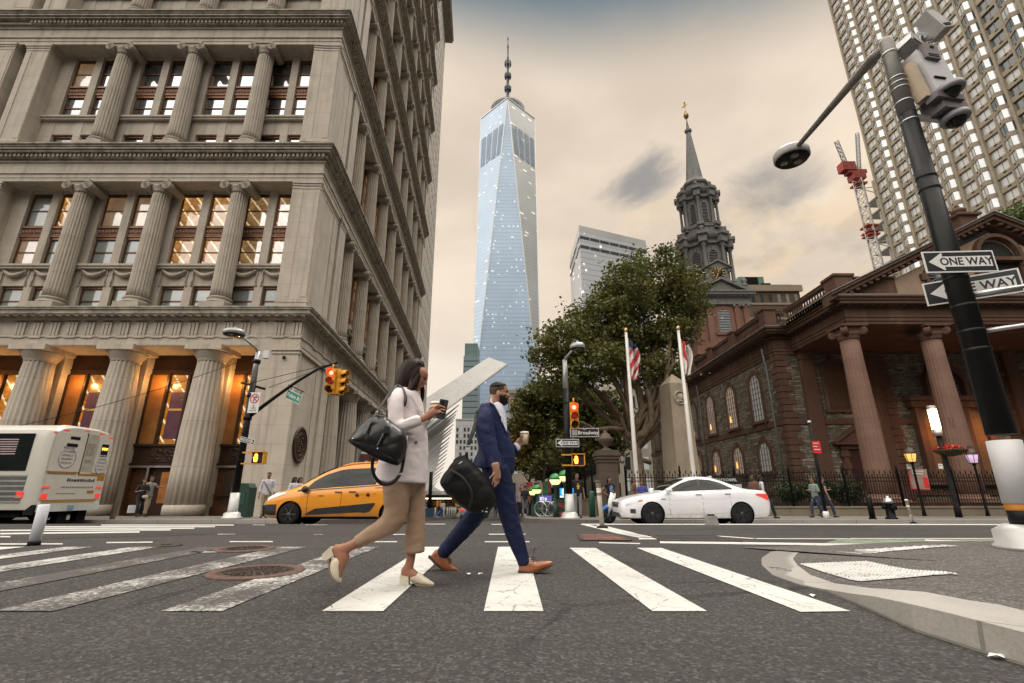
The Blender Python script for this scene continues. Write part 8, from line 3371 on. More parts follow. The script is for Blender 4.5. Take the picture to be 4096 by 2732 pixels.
def headgrid(H,smile=0.0,rows=64,n=72):
 P=np.zeros((rows,n,3))
 zz=np.linspace(0,1,rows)
 for i,z in enumerate(zz):
  f_,b_,w_=(np.interp(z,HZ,q)for q in(HF,HBk,HW))
  cx=-.02
  for j in range(n):
   a=2*PI*j/n
   ca,sa=math.cos(a),math.sin(a)
   x=cx+((f_-cx)*abs(ca)**.92 if ca>0 else-(cx-b_)*abs(ca)**.95)
   y=w_*math.copysign(abs(sa)**.88,sa)
   if ca>0:
    g_=lambda yy,s_,zc,sz:math.exp(-((abs(y)-yy)/s_)**2-((z-zc)/sz)**2)
    nose=max(0,min(1,(.60-z)/.19))*(1 if z>.385 else max(0,1-(.385-z)/.03))
    x+=.135*nose*math.exp(-(y/(.045+.03*nose))**2)+.02*g_(.06,.03,.40,.03)
    x-=.045*g_(.14,.075,.535,.05)
    x+=.018*g_(.13,.12,.61,.03)+.03*g_(.17,.09,.44,.07)*(1+smile)
    x+=.022*g_(0,.09,.295,.022)+.026*g_(0,.08,.245,.022)-.02*g_(0,.10,.27,.010)-.012*g_(0,.10,.20,.025)
    x+=.015*g_(0,.07,.1,.05)
   P[i,j]=(x,y,z)
 return P*H
def headparts(t,M,H,skin,eyes=True,smile=False,brow=None):
 for s in(-1,1):
  mb=MB()
  mb.ball((.290*H,s*.135*H,.535*H),.046*H,14,10)
  o=mb.xf(M).obj('eye',mk('eye_white',(.55,.52,.5),.25,.05,9),t)
  mb=MB()
  mb.ball((.318*H,s*.139*H,.53*H),(.022*H,.026*H,.028*H),12,8)
  mb.xf(M).obj('iris',mk('iris_brown',(.018,.008,.005),.15),o)
  mb=MB()
  mb.tube([(.335*H,s*.082*H,.562*H),(.352*H,s*.13*H,.575*H),(.315*H,s*.19*H,.553*H)],[.010*H,.012*H,.008*H],6)
  mb.xf(M).obj('eyelid',brow,o)
  mb=MB()
  mb.tube([(.392*H,s*.06*H,.60*H),(.392*H,s*.13*H,.625*H),(.335*H,s*.215*H,.605*H)],[.012*H,.018*H,.007*H],6)
  mb.xf(M).obj('eyebrow',brow,t)
 mb=MB()
 for z,r_ in((.292,.013),(.247,.016)):
  mb.tube([(.335*H,-.105*H,(z+.012*smile)*H),(.392*H,-.05*H,z*H),(.40*H,0,(z-.004)*H),(.392*H,.05*H,z*H),(.335*H,.105*H,(z+.012*smile)*H)],[.004*H,r_*H,r_*1.05*H,r_*H,.004*H],8)
 mb.xf(M).obj('lips',mk('lips_%s'%skin.name,(.26,.085,.07),.45,.1,9),t)
 if smile:
  mb=MB()
  mb.tube([(.338*H,-.085*H,.275*H),(.385*H,-.045*H,.270*H),(.392*H,0,.268*H),(.385*H,.045*H,.270*H),(.338*H,.085*H,.275*H)],[.006*H,.017*H,.018*H,.017*H,.006*H],8)
  mb.xf(M).obj('teeth',mk('teeth',(.75,.73,.68),.3,.05,9),t)
def addhead(mb,M,H,smile=0.0):
 P=headgrid(H,smile)
 mb.loft([[M@Vector(p)for p in row]for row in P])
 for s in(-1,1):
  i0=len(mb.V)
  mb.ball((0,0,0),(.06*H,.028*H,.115*H),12,10)
  mb.ball((.0,s*.012*H,-.07*H),(.035*H,.022*H,.05*H),8,6)
  mb.xf(M@Matrix.Translation((-.02*H,s*.315*H,.46*H))@Matrix.Rotation(s*.22,4,'Z')@Matrix.Rotation(-.2,4,'Y'),i0)
 return P
def shell(t,name,mat,P,M,H,cond,off,seed=0,grain=.0):
 rows,n=P.shape[:2]
 r=np.random.default_rng(seed)
 idx,V,F={},[],[]
 def vid(i,j):
  j%=n
  if(i,j)not in idx:
   p=P[i,j]
   c=np.array([-.02*H,0,max(.12*H,min(p[2],.7*H))])
   d=p-c
   d/=np.linalg.norm(d)+1e-9
   k=cond(p[0]/H,abs(p[1])/H,p[2]/H)
   idx[(i,j)]=len(V)
   V.append(tuple(M@Vector(p+d*(min(1,max(0,k))*off+r.normal()*grain)*H)))
  return idx[(i,j)]
 for i in range(rows-1):
  for j in range(n):
   q=P[i,j]/H
   if cond(q[0],abs(q[1]),q[2])>0:
    F.append((vid(i,j),vid(i,j+1),vid(i+1,j+1),vid(i+1,j)))
 mb=MB().add(V,F,True)
 return mb.obj(name,mat,t)
def finger(mb,pts,r0,r1):
 mb.tube(pts+[Vector(pts[-1])+(Vector(pts[-1])-Vector(pts[-2])).normalized()*r1*.6],[r0+(r1-r0)*i/(len(pts)-1)for i in range(len(pts))]+[r1*.45],8)
def KP(x,y,Y):
 return at(*K(x,y),Y)
SK_M,SK_W=skinmat('skin_man',(.34,.175,.115)),skinmat('skin_woman',(.33,.145,.088))
BROW=mk('brow_hair',(.012,.009,.008),.7)
# the man
YM=gp(*K(1320,1401)).y+.09
MAN=thing('person','striding man in a navy suit and tan shoes holding a coffee cup','person',(KP(1180,900,YM).x,YM,0))
OM=Matrix.Translation(-Vector(MAN.location))
def fin(me_or_mb,name,mat,t,OMx,**k):
 if isinstance(me_or_mb,MB):
  return me_or_mb.xf(OMx).obj(name,mat,t,**k)
 me_or_mb.transform(OMx)
 return link(name,me_or_mb,mat,t,**k)
Hm=.232
chin=KP(1190,344,YM)
MH=Matrix.Translation(chin+Vector((-.035,0,.0)))@Matrix.Rotation(R(2),4,'Y')
sk=MB()
Pm=addhead(sk,MH,Hm)
limbpx(sk,YM,[(1122,390,50,.075,0),(1135,345,40,.062,0),(1150,300,38,.058,0),(1158,250,38,.058,0)])
yh=YM-.33
limbpx(sk,yh,[(1145,715,24,.026,0),(1153,752,24,.024,0),(1155,780,27,.019,0),(1156,806,24,.017,0)],14)
for a,b,c,dy,r_ in(((1138,800),(1130,826),(1126,846),-.012,.0085),((1148,806),(1144,836),(1139,860),-.004,.009),((1158,806),(1157,834),(1149,856),.008,.0085),((1168,800),(1170,822),(1162,842),.02,.0075)):
 finger(sk,[KP(*a,yh+dy),KP(*b,yh+dy-.004),KP(*c,yh+dy)],r_,r_*.8)
finger(sk,[KP(1142,772,yh-.01),KP(1126,788,yh-.026),KP(1111,806,yh-.028)],.0105,.008)
yf=YM+.16
limbpx(sk,yf,[(1262,620,24,.026,0),(1282,600,24,.024,0),(1297,580,26,.02,0),(1308,566,22,.018,0)],14)
cupc=KP(1330,557,yf-.005)
for q,z in enumerate((.036,.014,-.008,-.028)):
 pts=[]
 for a in(150,95,50,8,-32):
  rr_=.047-.004*q+(.006 if a>90 else .0)
  pts.append(Vector((cupc.x+rr_*math.cos(R(a)),cupc.y+rr_*math.sin(R(a)),cupc.z+z-.004*(a<60))))
 finger(sk,pts,.0088-.0005*q,.0075-.0005*q)
finger(sk,[KP(1300,572,yf-.03),Vector((cupc.x-.046,cupc.y-.028,cupc.z+.01)),Vector((cupc.x-.020,cupc.y-.047,cupc.z+.034))],.0105,.0085)
limbpx(sk,YM-.09,[(1322,1310,28,.035,0),(1325,1360,28,.036,0)],12)
limbpx(sk,YM+.09,[(828,1262,28,.035,0),(798,1300,28,.036,0)],12)
limbpx(sk,YM,[(1125,400,60,.13,0),(1128,500,72,.14,0),(1140,620,75,.13,0),(1140,740,70,.13,0)])
limbpx(sk,YM,[(1085,410,30,.05,-.16),(1092,520,30,.05,-.2),(1112,620,28,.045,-.23),(1148,730,22,.028,-.27)],12)
limbpx(sk,YM,[(1130,410,30,.05,.16),(1165,620,28,.045,.19),(1220,640,26,.04,.18),(1275,605,22,.028,.16)],12)
limbpx(sk,YM,[(1170,760,50,.07,-.09),(1240,1060,38,.055,-.09),(1318,1310,28,.035,-.09)],14)
limbpx(sk,YM,[(1140,780,50,.07,.09),(985,1070,38,.055,.09),(828,1262,28,.035,.09)],14)
fin(remeshed(sk,.0052,1),'body',SK_M,MAN,OM)
headparts(MAN,OM@MH,Hm,SK_M,brow=BROW)
MHc=hairmat('cropped_hair',(.010,.008,.007),(.035,.028,.023),(70,70,40))
shell(MAN,'beard',hairmat('beard_hair',(.008,.006,.005),(.028,.02,.016),(90,90,60)),Pm,OM@MH,Hm,lambda x,y,z:min((.40-z)*14,(x+.02)*20)if(z<.40 and not(.235<z<.305 and y<.085 and x>.3)and not(z>.30 and x>.18 and y<.20 and not(.30<z<.345 and y<.1)))or(-.02<x<.06 and z<.6 and y>.2)else 0,.035,1,.006)
def topline(x):
 return .80 if x>.20 else .74 if x>.05 else .70
shell(MAN,'hair',MHc,Pm,OM@MH,Hm,lambda x,y,z:(z-topline(x))*9 if z>topline(x)else 0,.042,2,.002)
shell(MAN,'faded_hair',hairmat('faded_sides',(.045,.032,.025),(.10,.066,.05),(80,80,60)),Pm,OM@MH,Hm,lambda x,y,z:min(1,(z-.38)*9)if(z<=topline(x)+.03 and((x<-.13 and z>.36+.3*max(0,x+.33))or(-.13<=x<.20 and z>.60+.5*max(0,x-.05))))else 0,.016,4,.002)
M_shirt=cloth('white_shirt',(.62,.61,.68),.7,.1,300,.05)
sh=MB()
limbpx(sh,YM,[(1146,340,30,.066,0),(1160,368,42,.082,0),(1166,420,46,.10,0),(1178,480,42,.10,0),(1196,535,26,.08,0)],20)
limbpx(sh,yf,[(1268,617,26,.034,0),(1287,602,27,.035,0)],14)
me=remeshed(sh,.007,2)
fold(me,.004,3,(25,60))
fin(me,'shirt',M_shirt,MAN,OM)
cl=MB()
for dy,s in((-.052,-1),(.052,1)):
 a,b,c,d=KP(1118,296,YM+dy*.9),KP(1170,338,YM+dy),KP(1203,382,YM+dy*.45),KP(1172,396,YM+dy*1.15)
 e=KP(1112,330,YM+dy*1.15)
 y_=Vector((0,-.006,0))
 cl.loft([[p+y_ for p in(a,b,c,d,e)],[p-y_ for p in(a,b,c,d,e)]],True,False)
fin(cl,'shirt_collar',M_shirt,MAN,OM)
M_navy=cloth('navy_wool',(.0065,.0125,.052),.7,0,300,.22,.3)
jk=MB()
limbpx(jk,YM,[(1095,342,28,.10,0),(1098,362,52,.165,0),(1101,400,71,.195,0),(1112,480,89,.19,0),(1128,545,97,.175,0),(1147,610,108,.165,0),(1148,670,120,.175,0),(1137,725,131,.19,0),(1133,750,132,.195,0)],28,.9,False)
limbpx(jk,YM,[(1082,385,40,.06,-.165),(1083,425,49,.072,-.195),(1086,500,55,.074,-.215),(1110,610,53,.068,-.24),(1138,695,45,.06,-.265),(1156,752,35,.05,-.30)],20)
limbpx(jk,YM,[(1125,390,40,.06,.165),(1145,500,50,.07,.2),(1170,630,48,.065,.21),(1215,645,42,.055,.19),(1270,616,34,.048,.165)],20)
limbpx(jk,YM,[(1200,640,66,.10,.06),(1222,700,48,.12,.06),(1228,760,32,.13,.06),(1236,800,14,.11,.06)],20)
me=remeshed(jk,.009,3)
fold(me,.012,5,(14,40),9,dirs=[(.8,0,.7),(.9,.2,.3),(.5,0,1)])
fin(me,'jacket',M_navy,MAN,OM)
lp=MB()
for dy,pts in((-.17,[(1105,318),(1128,338),(1160,395),(1185,420),(1180,438),(1200,470),(1228,548),(1176,470),(1140,400)]),(.14,[(1165,350),(1198,395),(1222,470),(1240,560),(1226,548),(1208,470),(1190,410)])):
 v0=[KP(x,y,YM+dy+(.0007*(y-320)*(1 if dy<0 else-1))*.5)for x,y in pts]
 lp.loft([[p+Vector((0,-.006,0))for p in v0],[p+Vector((0,.006,0))for p in v0]],True,False)
fin(lp,'lapel',M_navy,MAN,OM)
tr_=MB()
limbpx(tr_,YM,[(1140,700,80,.16,0),(1150,760,84,.165,0),(1150,830,70,.14,0)],24)
limbpx(tr_,YM,[(1165,745,70,.11,-.085),(1187,850,72,.105,-.09),(1215,960,63,.095,-.09),(1243,1080,57,.08,-.09),(1281,1200,51,.07,-.09),(1318,1305,40,.06,-.09),(1324,1336,38,.058,-.09)],22)
limbpx(tr_,YM,[(1148,760,70,.11,.08),(1100,905,70,.10,.09),(1030,1020,62,.09,.09),(962,1108,55,.08,.09),(890,1190,47,.07,.09),(826,1264,40,.06,.09),(812,1282,38,.058,.09)],22)
me=remeshed(tr_,.009,3)
fold(me,.010,8,(16,44),8,dirs=[(.7,0,.7),(1,0,.2),(.4,0,1)])
fin(me,'trousers',cloth('navy_trousers',(.0062,.011,.042),.72,0,300,.2,.3),MAN,OM)
M_tan_l=mk('tan_leather',(.26,.085,.028),.32,.35,9,.15,40,coat=.3)
M_sole=mk('sole_dark',(.035,.018,.012),.6)
def shoe(up,sole,heel,Y,t,OMx,mat,lace=None,name='shoe',sm=None):
 mb=MB()
 for u in up:
  limbpx(mb,Y,u,18)
 o=fin(remeshed(mb,.005,2),name,mat,t,OMx)
 mb=MB()
 limbpx(mb,Y,sole,14,.7)
 v0=[KP(x,y,Y-.036)for x,y in heel]
 mb.loft([v0,[p+Vector((0,.072,0))for p in v0]],True,False)
 fin(mb,'sole',sm or M_sole,o,OMx)
 if lace:
  mb=MB()
  for l in lace:
   mb.tube([KP(x,y,Y+dy)for x,y,dy in l],.0022,6)
  fin(mb,'lace',M_blackm,o,OMx)
 return o
shoe([[(1306,1362,36,.038,0),(1345,1358,44,.042,0),(1395,1362,33,.046,0),(1440,1352,27,.048,0),(1480,1342,20,.042,0),(1502,1334,10,.022,0)],[(1318,1336,30,.036,0),(1330,1362,36,.04,0)],[(1345,1325,24,.028,0),(1385,1346,24,.03,0)]],[(1296,1392,8,.040,0),(1350,1394,8,.044,0),(1410,1390,7,.048,0),(1460,1372,6,.047,0),(1495,1350,5,.036,0),(1506,1336,4,.02,0)],[(1290,1386),(1350,1388),(1351,1403),(1290,1403)],YM-.09,MAN,OM,M_tan_l,[[(1362,1312,-.02),(1385,1318,-.03),(1400,1312,-.02)],[(1366,1320,.02),(1385,1322,-.02),(1408,1328,-.03)],[(1376,1316,-.02),(1388,1280,-.03),(1396,1236,-.02)],[(1380,1316,-.02),(1402,1300,-.04),(1372,1302,-.03)]])
shoe([[(764,1282,36,.038,0),(795,1308,45,.042,0),(832,1342,38,.046,0),(866,1366,25,.048,0),(898,1378,15,.042,0),(914,1384,8,.022,0)],[(800,1286,34,.036,0),(835,1320,28,.038,0)],[(838,1308,20,.026,0),(862,1340,18,.03,0)]],[(738,1300,8,.04,0),(772,1330,8,.044,0),(815,1368,7,.048,0),(855,1387,6,.047,0),(915,1390,4,.034,0)],[(728,1290),(776,1326),(766,1340),(724,1304)],YM+.09,MAN,OM,M_tan_l,[[(846,1300,-.03),(868,1292,-.04),(862,1318,-.04),(850,1306,-.03)],[(850,1304,-.03),(874,1316,-.04),(858,1330,-.04)],[(852,1306,-.03),(860,1345,-.045)]])
def cup(label,c,h,r1,r2):
 t=thing('coffee_cup',label,'cup',c,0,'paper coffee cups')
 mb=MB()
 mb.lathe([(r2,-h/2),(r1,h/2)],n=28)
 mb.obj('paper_cup',mk('kraft_paper',(.55,.41,.29),.7,.08,6,.05,60),t)
 mb=MB()
 mb.lathe([(r1*1.09,h/2-.002),(r1*1.10,h/2+.006),(r1*1.0,h/2+.011),(r1*.98,h/2+.019),(.002,h/2+.019)],n=28)
 mb.obj('lid',mk('cup_lid',(.70,.67,.62),.4,.05),t)
cup('paper coffee cup with white lid in the far hand of the navy suited man',cupc,.108,.042,.031)
YB_=YM-.32
BG=thing('duffel_bag','black fabric duffel bag slung at the hip of the navy suited man','bag',KP(980,850,YB_))
OB=Matrix.Translation(-Vector(BG.location))
M_nyl=mk('black_nylon',(.0045,.0044,.0042),.7,.35,6,.35,70,bdist=.004,spec=.25)
mb=MB()
pillow(mb,YB_,[(962,672),(1003,702),(1060,762),(1105,828),(1128,868),(1150,925),(1128,985),(1075,1022),(1000,1018),(945,995),(878,945),(826,880),(797,836),(812,800),(838,755),(880,700),(925,684)],.135)
limbpx(mb,YB_,[(900,712,30,.03,0),(945,690,34,.03,0),(966,668,16,.02,0)],14)
me=remeshed(mb,.009,3)
fold(me,.014,15,(12,30),7,dirs=[(.5,0,-.9),(.8,.2,.4)])
fin(me,'bag_body',M_nyl,BG,OB)
mb=MB()
mb.tube([KP(964,668,YB_),KP(968,640,YB_-.01)],[.018,.015],10)
limbpx(mb,YM-.16,[(1032,400,14,.006,.06),(1026,450,14,.006,-.06),(1008,510,13,.006,-.12),(985,570,12,.005,-.16),(974,606,11,.005,-.17)],10,.6)
limbpx(mb,YM,[(1060,345,14,.012,.05),(1075,352,14,.012,-.11),(1034,395,14,.01,-.15)],8)
limbpx(mb,YB_-.13,[(868,760,9,.006,0),(940,800,9,.006,-.02),(1000,900,9,.006,-.02),(985,985,9,.006,.02)],8)
limbpx(mb,YB_-.11,[(1075,1000,7,.005,.03),(1085,1050,8,.005,.05),(1100,1030,8,.005,.06),(1112,985,7,.005,.06)],8)
fin(mb,'strap',mk('webbing_black',(.010,.010,.010),.7,.2,9,.3,90),BG,OB)
mb=MB()
for x,y,w_,h_ in((975,604,12,6),(964,632,7,12),(967,648,9,6)):
 p=KP(x,y,YB_-.012)
 s_=1/ppm(*K(x,y),YB_)/1.568
 mb.tube([p+Vector((w_*s_*math.cos(a),0,h_*s_*math.sin(a)))for a in np.linspace(0,2*PI,13)],.0028,6)
mb.tube([KP(918,716,YB_-.10),KP(938,700,YB_-.09)],.004,6)
fin(mb,'buckle',M_chr,BG,OB)
mb=MB()
for k in range(3):
 v0=[KP(1070+10*k,1000-2*k,YB_-.075),KP(1077+10*k,997-2*k,YB_-.075),KP(1085+9*k,972+1*k,YB_-.075),KP(1080+9*k,974+k,YB_-.075)]
 mb.loft([v0,[p+Vector((0,-.003,0))for p in v0]],True,False)
v0=[KP(1062,1006,YB_-.075),KP(1098,1012,YB_-.075),KP(1099,1018,YB_-.075),KP(1062,1012,YB_-.075)]
mb.loft([v0,[p+Vector((0,-.003,0))for p in v0]],True,False)
fin(mb,'stripe_emblem',M_signw,BG,OB)
# the woman
YW=gp(*K(655,1475)).y-.085
WO=thing('person','smiling woman with long dark hair in a white blazer looking at her phone','person',(KP(590,800,YW).x,YW,0))
OW=Matrix.Translation(-Vector(WO.location))
Hw=.222
ch=KP(650,250,YW)
MW=Matrix.Translation(ch+Vector((-.048,0,.012)))@Matrix.Rotation(R(25),4,'Y')
sk=MB()
Pw=addhead(sk,MW,Hw,.6)
limbpx(sk,YW,[(580,310,48,.07,0),(590,270,36,.055,0),(605,230,34,.05,0),(625,190,36,.05,0)])
limbpx(sk,YW,[(585,310,70,.11,0),(590,420,72,.12,0),(590,560,75,.12,0),(575,760,85,.14,0)])
yp=YW-.235
limbpx(sk,YW,[(528,280,32,.045,-.15),(526,400,30,.042,-.19),(535,475,30,.04,-.215),(600,470,27,.034,-.23),(665,440,24,.026,-.235),(705,424,21,.022,-.235),(738,402,26,.020,-.235),(768,384,25,.019,-.235)],16)
for a,b,c,d,r_ in(((758,365),(790,346),(806,350),(812,352),.0085),((775,372),(805,352),(826,360),(833,366),.0085),((780,386),(808,372),(826,378),(834,381),.0082),((778,398),(802,388),(818,394),(826,396),.0075)):
 finger(sk,[KP(*a,yp),KP(*b,yp-.022),KP(*c,yp-.024),KP(*d,yp-.022)],r_,r_*.82)
finger(sk,[KP(748,385,yp+.02),KP(785,365,yp+.03),KP(815,372,yp+.022)],.0095,.008)
yc=YW-.10
limbpx(sk,YW,[(600,290,32,.045,.15),(640,430,30,.04,.16),(690,450,26,.032,.04),(725,425,22,.024,-.04),(745,402,24,.02,-.08),(757,392,22,.02,-.09)],16)
cupw=KP(770,382,yc)
for q,z in enumerate((.03,.01,-.01,-.028)):
 finger(sk,[Vector((cupw.x+(.046-.003*q)*math.cos(R(a)),cupw.y+(.046-.003*q)*math.sin(R(a)),cupw.z+z))for a in(170,110,60,15)],.0082,.007)
finger(sk,[Vector((cupw.x-.05,cupw.y-.01,cupw.z)),Vector((cupw.x-.036,cupw.y-.036,cupw.z+.015)),Vector((cupw.x-.005,cupw.y-.046,cupw.z+.028))],.0095,.008)
limbpx(sk,YW,[(640,800,52,.075,.085),(645,1060,38,.052,.085),(622,1250,30,.036,.085),(616,1310,27,.031,.085),(606,1352,29,.032,.085),(594,1388,40,.034,.085)],16)
limbpx(sk,YW+.085,[(568,1392,22,.028,0),(600,1394,34,.034,0),(640,1414,28,.037,0),(690,1442,16,.036,0),(730,1460,9,.03,0)],16)
limbpx(sk,YW,[(530,820,60,.08,-.085),(530,1020,46,.055,-.085),(400,1140,40,.05,-.085),(290,1202,33,.036,-.085),(245,1226,29,.031,-.085),(208,1246,36,.032,-.085),(180,1262,44,.033,-.085)],16)
limbpx(sk,YW-.085,[(145,1238,25,.028,0),(168,1268,42,.033,0),(188,1300,44,.036,0),(170,1360,34,.036,0),(168,1420,16,.03,0)],16)
me=remeshed(sk,.0052,1)
fin(me,'body',SK_W,WO,OW)
headparts(WO,OW@MW,Hw,SK_W,smile=True,brow=BROW)
hr=MB()
limbpx(hr,YW,[(655,68,26,.05,0),(642,90,64,.078,0),(620,130,76,.090,0),(602,170,76,.092,0),(586,215,74,.092,.005),(560,265,62,.09,.02),(524,320,40,.075,.04),(494,380,23,.05,.05),(476,430,10,.025,.05)],26,.95)
limbpx(hr,YW,[(650,150,34,.035,-.05),(638,190,34,.036,-.065),(624,230,26,.03,-.085),(598,262,16,.018,-.115)],14)
limbpx(hr,YW,[(670,94,28,.072,0),(692,104,12,.055,0)],14)
me0=remeshed(hr,.007,2)
BK=[(668,58),(618,64),(574,92),(540,150),(515,215),(494,280),(476,350),(462,415),(454,446)]
FR=[(694,74),(699,104),(689,140),(676,185),(660,228),(634,262),(596,284),(552,298),(516,312)]
rr=random.Random(12)
lk_=MB()
def lock(s_,side,rad):
 pts=[]
 ph,am=rr.uniform(0,6),rr.uniform(1,4)
 tmax=len(BK)-1 if side<0 or s_<.5 else 6+(rr.random()<.4)
 for i in range(tmax+1):
  t=i/(len(BK)-1)
  x=BK[i][0]+(FR[i][0]-BK[i][0])*s_+am*math.sin(ph+t*5)
  y=BK[i][1]+(FR[i][1]-BK[i][1])*s_
  dep=(.022+.078*min(1,t*3.2))*max(.12,1-abs(2*min(1,s_*.97+.02)-1)**2.4)**.5
  if t>.6:
   dep=dep*(1-(t-.6)*(.2 if s_>.5 else 1.6))+(s_>.45)*(t-.6)*.30
  pts.append(KP(x,y,YW+side*dep+(.03*t if s_<.6 else 0)))
 Q=[]
 for i in range(len(pts)-1):
  a,b,c,d=pts[max(0,i-1)],pts[i],pts[i+1],pts[min(len(pts)-1,i+2)]
  for q in range(3):
   t=q/3
   Q.append(a*((-t+2*t*t-t**3)/2)+b*((2-5*t*t+3*t**3)/2)+c*((t+4*t*t-3*t**3)/2)+d*((t**3-t*t)/2))
 Q.append(pts[-1])
 n=len(Q)
 lk_.tube(Q,[rad*(.55+.45*math.sin(PI*min(1,.15+i/n)))*(1 if i<n-6 else max(.12,(n-i)/7))for i in range(n)],5)
for i in range(230):
 lock(rr.random()**.9,-1,rr.uniform(.0022,.0052))
for i in range(70):
 lock(rr.random(),1,rr.uniform(.003,.006))
for i in range(46):
 k=rr.uniform(-12,12)
 dy=rr.uniform(.07,.12)
 lk_.tube([KP(680+k*.5,150,YW+.07),KP(684+k,205,YW+dy*.85),KP(690+k,255,YW+dy),KP(690+k*.8,300,YW+dy),KP(680+k*.4,335+k,YW+dy)],[.004,.004,.004,.003,.0008],5)
lk_.add([tuple(v.co)for v in me0.vertices],[tuple(p.vertices)for p in me0.polygons],True)
me=lk_.mesh('hair')
hw_m=hairmat('long_brown_hair',(.008,.005,.004),(.034,.018,.012),(40,40,5),R(-24))
fin(me,'hair',hw_m,WO,OW)
M_blz=cloth('cream_blazer',(.66,.595,.60),.72,0,240,.05,.25)
jk=MB()
limbpx(jk,YW,[(572,246,46,.09,0),(573,272,84,.15,0),(575,300,95,.17,0),(582,350,106,.165,0),(589,400,110,.155,0),(594,460,113,.15,0),(595,520,122,.15,0),(590,600,134,.165,0),(573,700,150,.18,0),(559,780,159,.19,0),(553,830,163,.195,0)],30,.9,False)
limbpx(jk,YW,[(535,258,42,.05,-.14),(528,300,52,.066,-.17),(525,350,50,.066,-.19),(522,420,47,.062,-.205),(528,468,44,.058,-.215),(566,478,37,.052,-.225),(620,458,35,.047,-.232),(668,440,33,.042,-.235)],20)
limbpx(jk,YW,[(600,262,42,.05,.14),(630,340,50,.062,.17),(648,440,44,.055,.17),(690,455,36,.045,.05),(722,430,30,.036,-.03)],18)
me=remeshed(jk,.0095,3)
fold(me,.008,25,(12,36),8,dirs=[(.9,0,.35),(.6,0,.8),(.15,0,1)])
fin(me,'blazer',M_blz,WO,OW)
lp=MB()
for dy,pts in((-.145,[(590,268),(622,290),(660,350),(690,400),(697,440),(672,408),(640,350),(606,300)]),):
 v0=[KP(x,y,YW+dy+.0003*(y-260))for x,y in pts]
 lp.loft([[p+Vector((0,-.007,0))for p in v0],[p+Vector((0,.007,0))for p in v0]],True,False)
v0=[KP(x,y,YW-.185)for x,y in((588,512),(636,528),(636,552),(590,546))]
lp.loft([[p+Vector((0,-.008,0))for p in v0],[p+Vector((0,.02,0))for p in v0]],True,False)
fin(lp,'lapel_and_flap',M_blz,WO,OW)
bt=MB()
p=KP(651,578,YW-.163)
bt.lathe([(.002,.006),(.010,.006),(.0115,.003),(.0115,-.02)],n=18,M=Matrix.Translation(p)@Matrix.Rotation(R(28),4,'Z')@Matrix.Rotation(PI/2,4,'X'))
fin(bt,'button',mk('horn_button',(.16,.065,.02),.3,.4,60),WO,OW)
tr_=MB()
limbpx(tr_,YW,[(565,760,125,.15,0),(560,830,118,.155,0),(565,880,95,.13,0)],26)
limbpx(tr_,YW,[(640,810,66,.10,.08),(646,950,60,.09,.085),(645,1080,58,.085,.085),(643,1200,60,.085,.085),(640,1270,61,.084,.085)],22,.85,False)
limbpx(tr_,YW,[(530,820,86,.11,-.08),(526,920,80,.105,-.085),(526,1000,74,.095,-.085),(500,1072,72,.09,-.085),(440,1118,60,.085,-.085),(372,1155,50,.08,-.085),(305,1194,43,.075,-.085),(280,1206,42,.074,-.085)],22,.85,False)
me=remeshed(tr_,.0095,3)
fold(me,.010,28,(13,36),8,dirs=[(.8,0,.5),(1,0,-.3),(.3,0,1)])
fin(me,'trousers',cloth('camel_trousers',(.30,.20,.135),.75,0,280,.08,.25),WO,OW)
M_mule=mk('ivory_leather',(.62,.55,.42),.5,.08,5,.1,60)
def mule(vamp,sole,heel,Y):
 mb=MB()
 for v in vamp:
  limbpx(mb,Y,v,18)
 o=fin(remeshed(mb,.005,2),'shoe',M_mule,WO,OW)
 mb=MB()
 v0=[KP(x,y,Y-.033)for x,y in heel]
 mb.loft([v0,[p+Vector((0,.066,0))for p in v0]],True,False)
 fin(mb,'block_heel',M_mule,o,OW)
 mb=MB()
 limbpx(mb,Y,sole,14,.7)
 fin(mb,'sole',mk('mule_sole',(.25,.2,.14),.6),o,OW)
mule([[(622,1424,18,.034,0),(655,1428,32,.040,0),(690,1446,26,.042,0),(730,1460,16,.038,0),(758,1468,8,.02,0)]],[(585,1424,5,.03,0),(625,1445,5,.032,0),(660,1470,5,.038,0),(715,1477,5,.042,0),(758,1475,4,.024,0)],[(546,1412),(600,1422),(603,1478),(547,1478)],YW+.085)
mule([[(168,1316,34,.036,0),(150,1350,40,.041,0),(152,1400,33,.041,0),(162,1434,20,.034,0),(172,1456,8,.02,0)]],[(122,1270,5,.028,0),(108,1310,5,.032,0),(112,1370,5,.036,0),(135,1428,5,.038,0),(168,1460,4,.022,0)],[(112,1234),(132,1290),(80,1324),(57,1284)],YW-.085)
cup('paper coffee cup almost hidden behind the phone of the woman',cupw,.118,.042,.031)
t=thing('phone','dark phone with camera bump in the hand of the woman','phone',KP(814,372,yp-.008))
OPh=Matrix.Translation(-Vector(t.location))
v0=[KP(x,y,yp-.004)for x,y in((806,308),(850,315),(854,322),(829,432),(823,437),(780,430),(776,423),(801,312))]
mb=MB()
mb.loft([v0,[p+Vector((0,-.009,0))for p in v0]],True,False)
fin(mb,'phone_body',mk('phone_black',(.02,.02,.022),.3,.2,9,coat=.4),t,OPh)
v0=[KP(x,y,yp-.0135)for x,y in((809,316),(829,319),(823,346),(803,343))]
mb=MB()
mb.loft([v0,[p+Vector((0,-.002,0))for p in v0]],True,False)
for x,y in((814,323),(822,338),(811,338)):
 mb.ball(tuple(KP(x,y,yp-.016)),(.0048,.003,.0048),10,6)
fin(mb,'camera_bump',M_glassdk,t,OPh)
YBw=YW-.36
BW=thing('shoulder_bag','black leather holdall hanging from the shoulder of the woman in white','bag',KP(410,560,YBw))
OBw=Matrix.Translation(-Vector(BW.location))
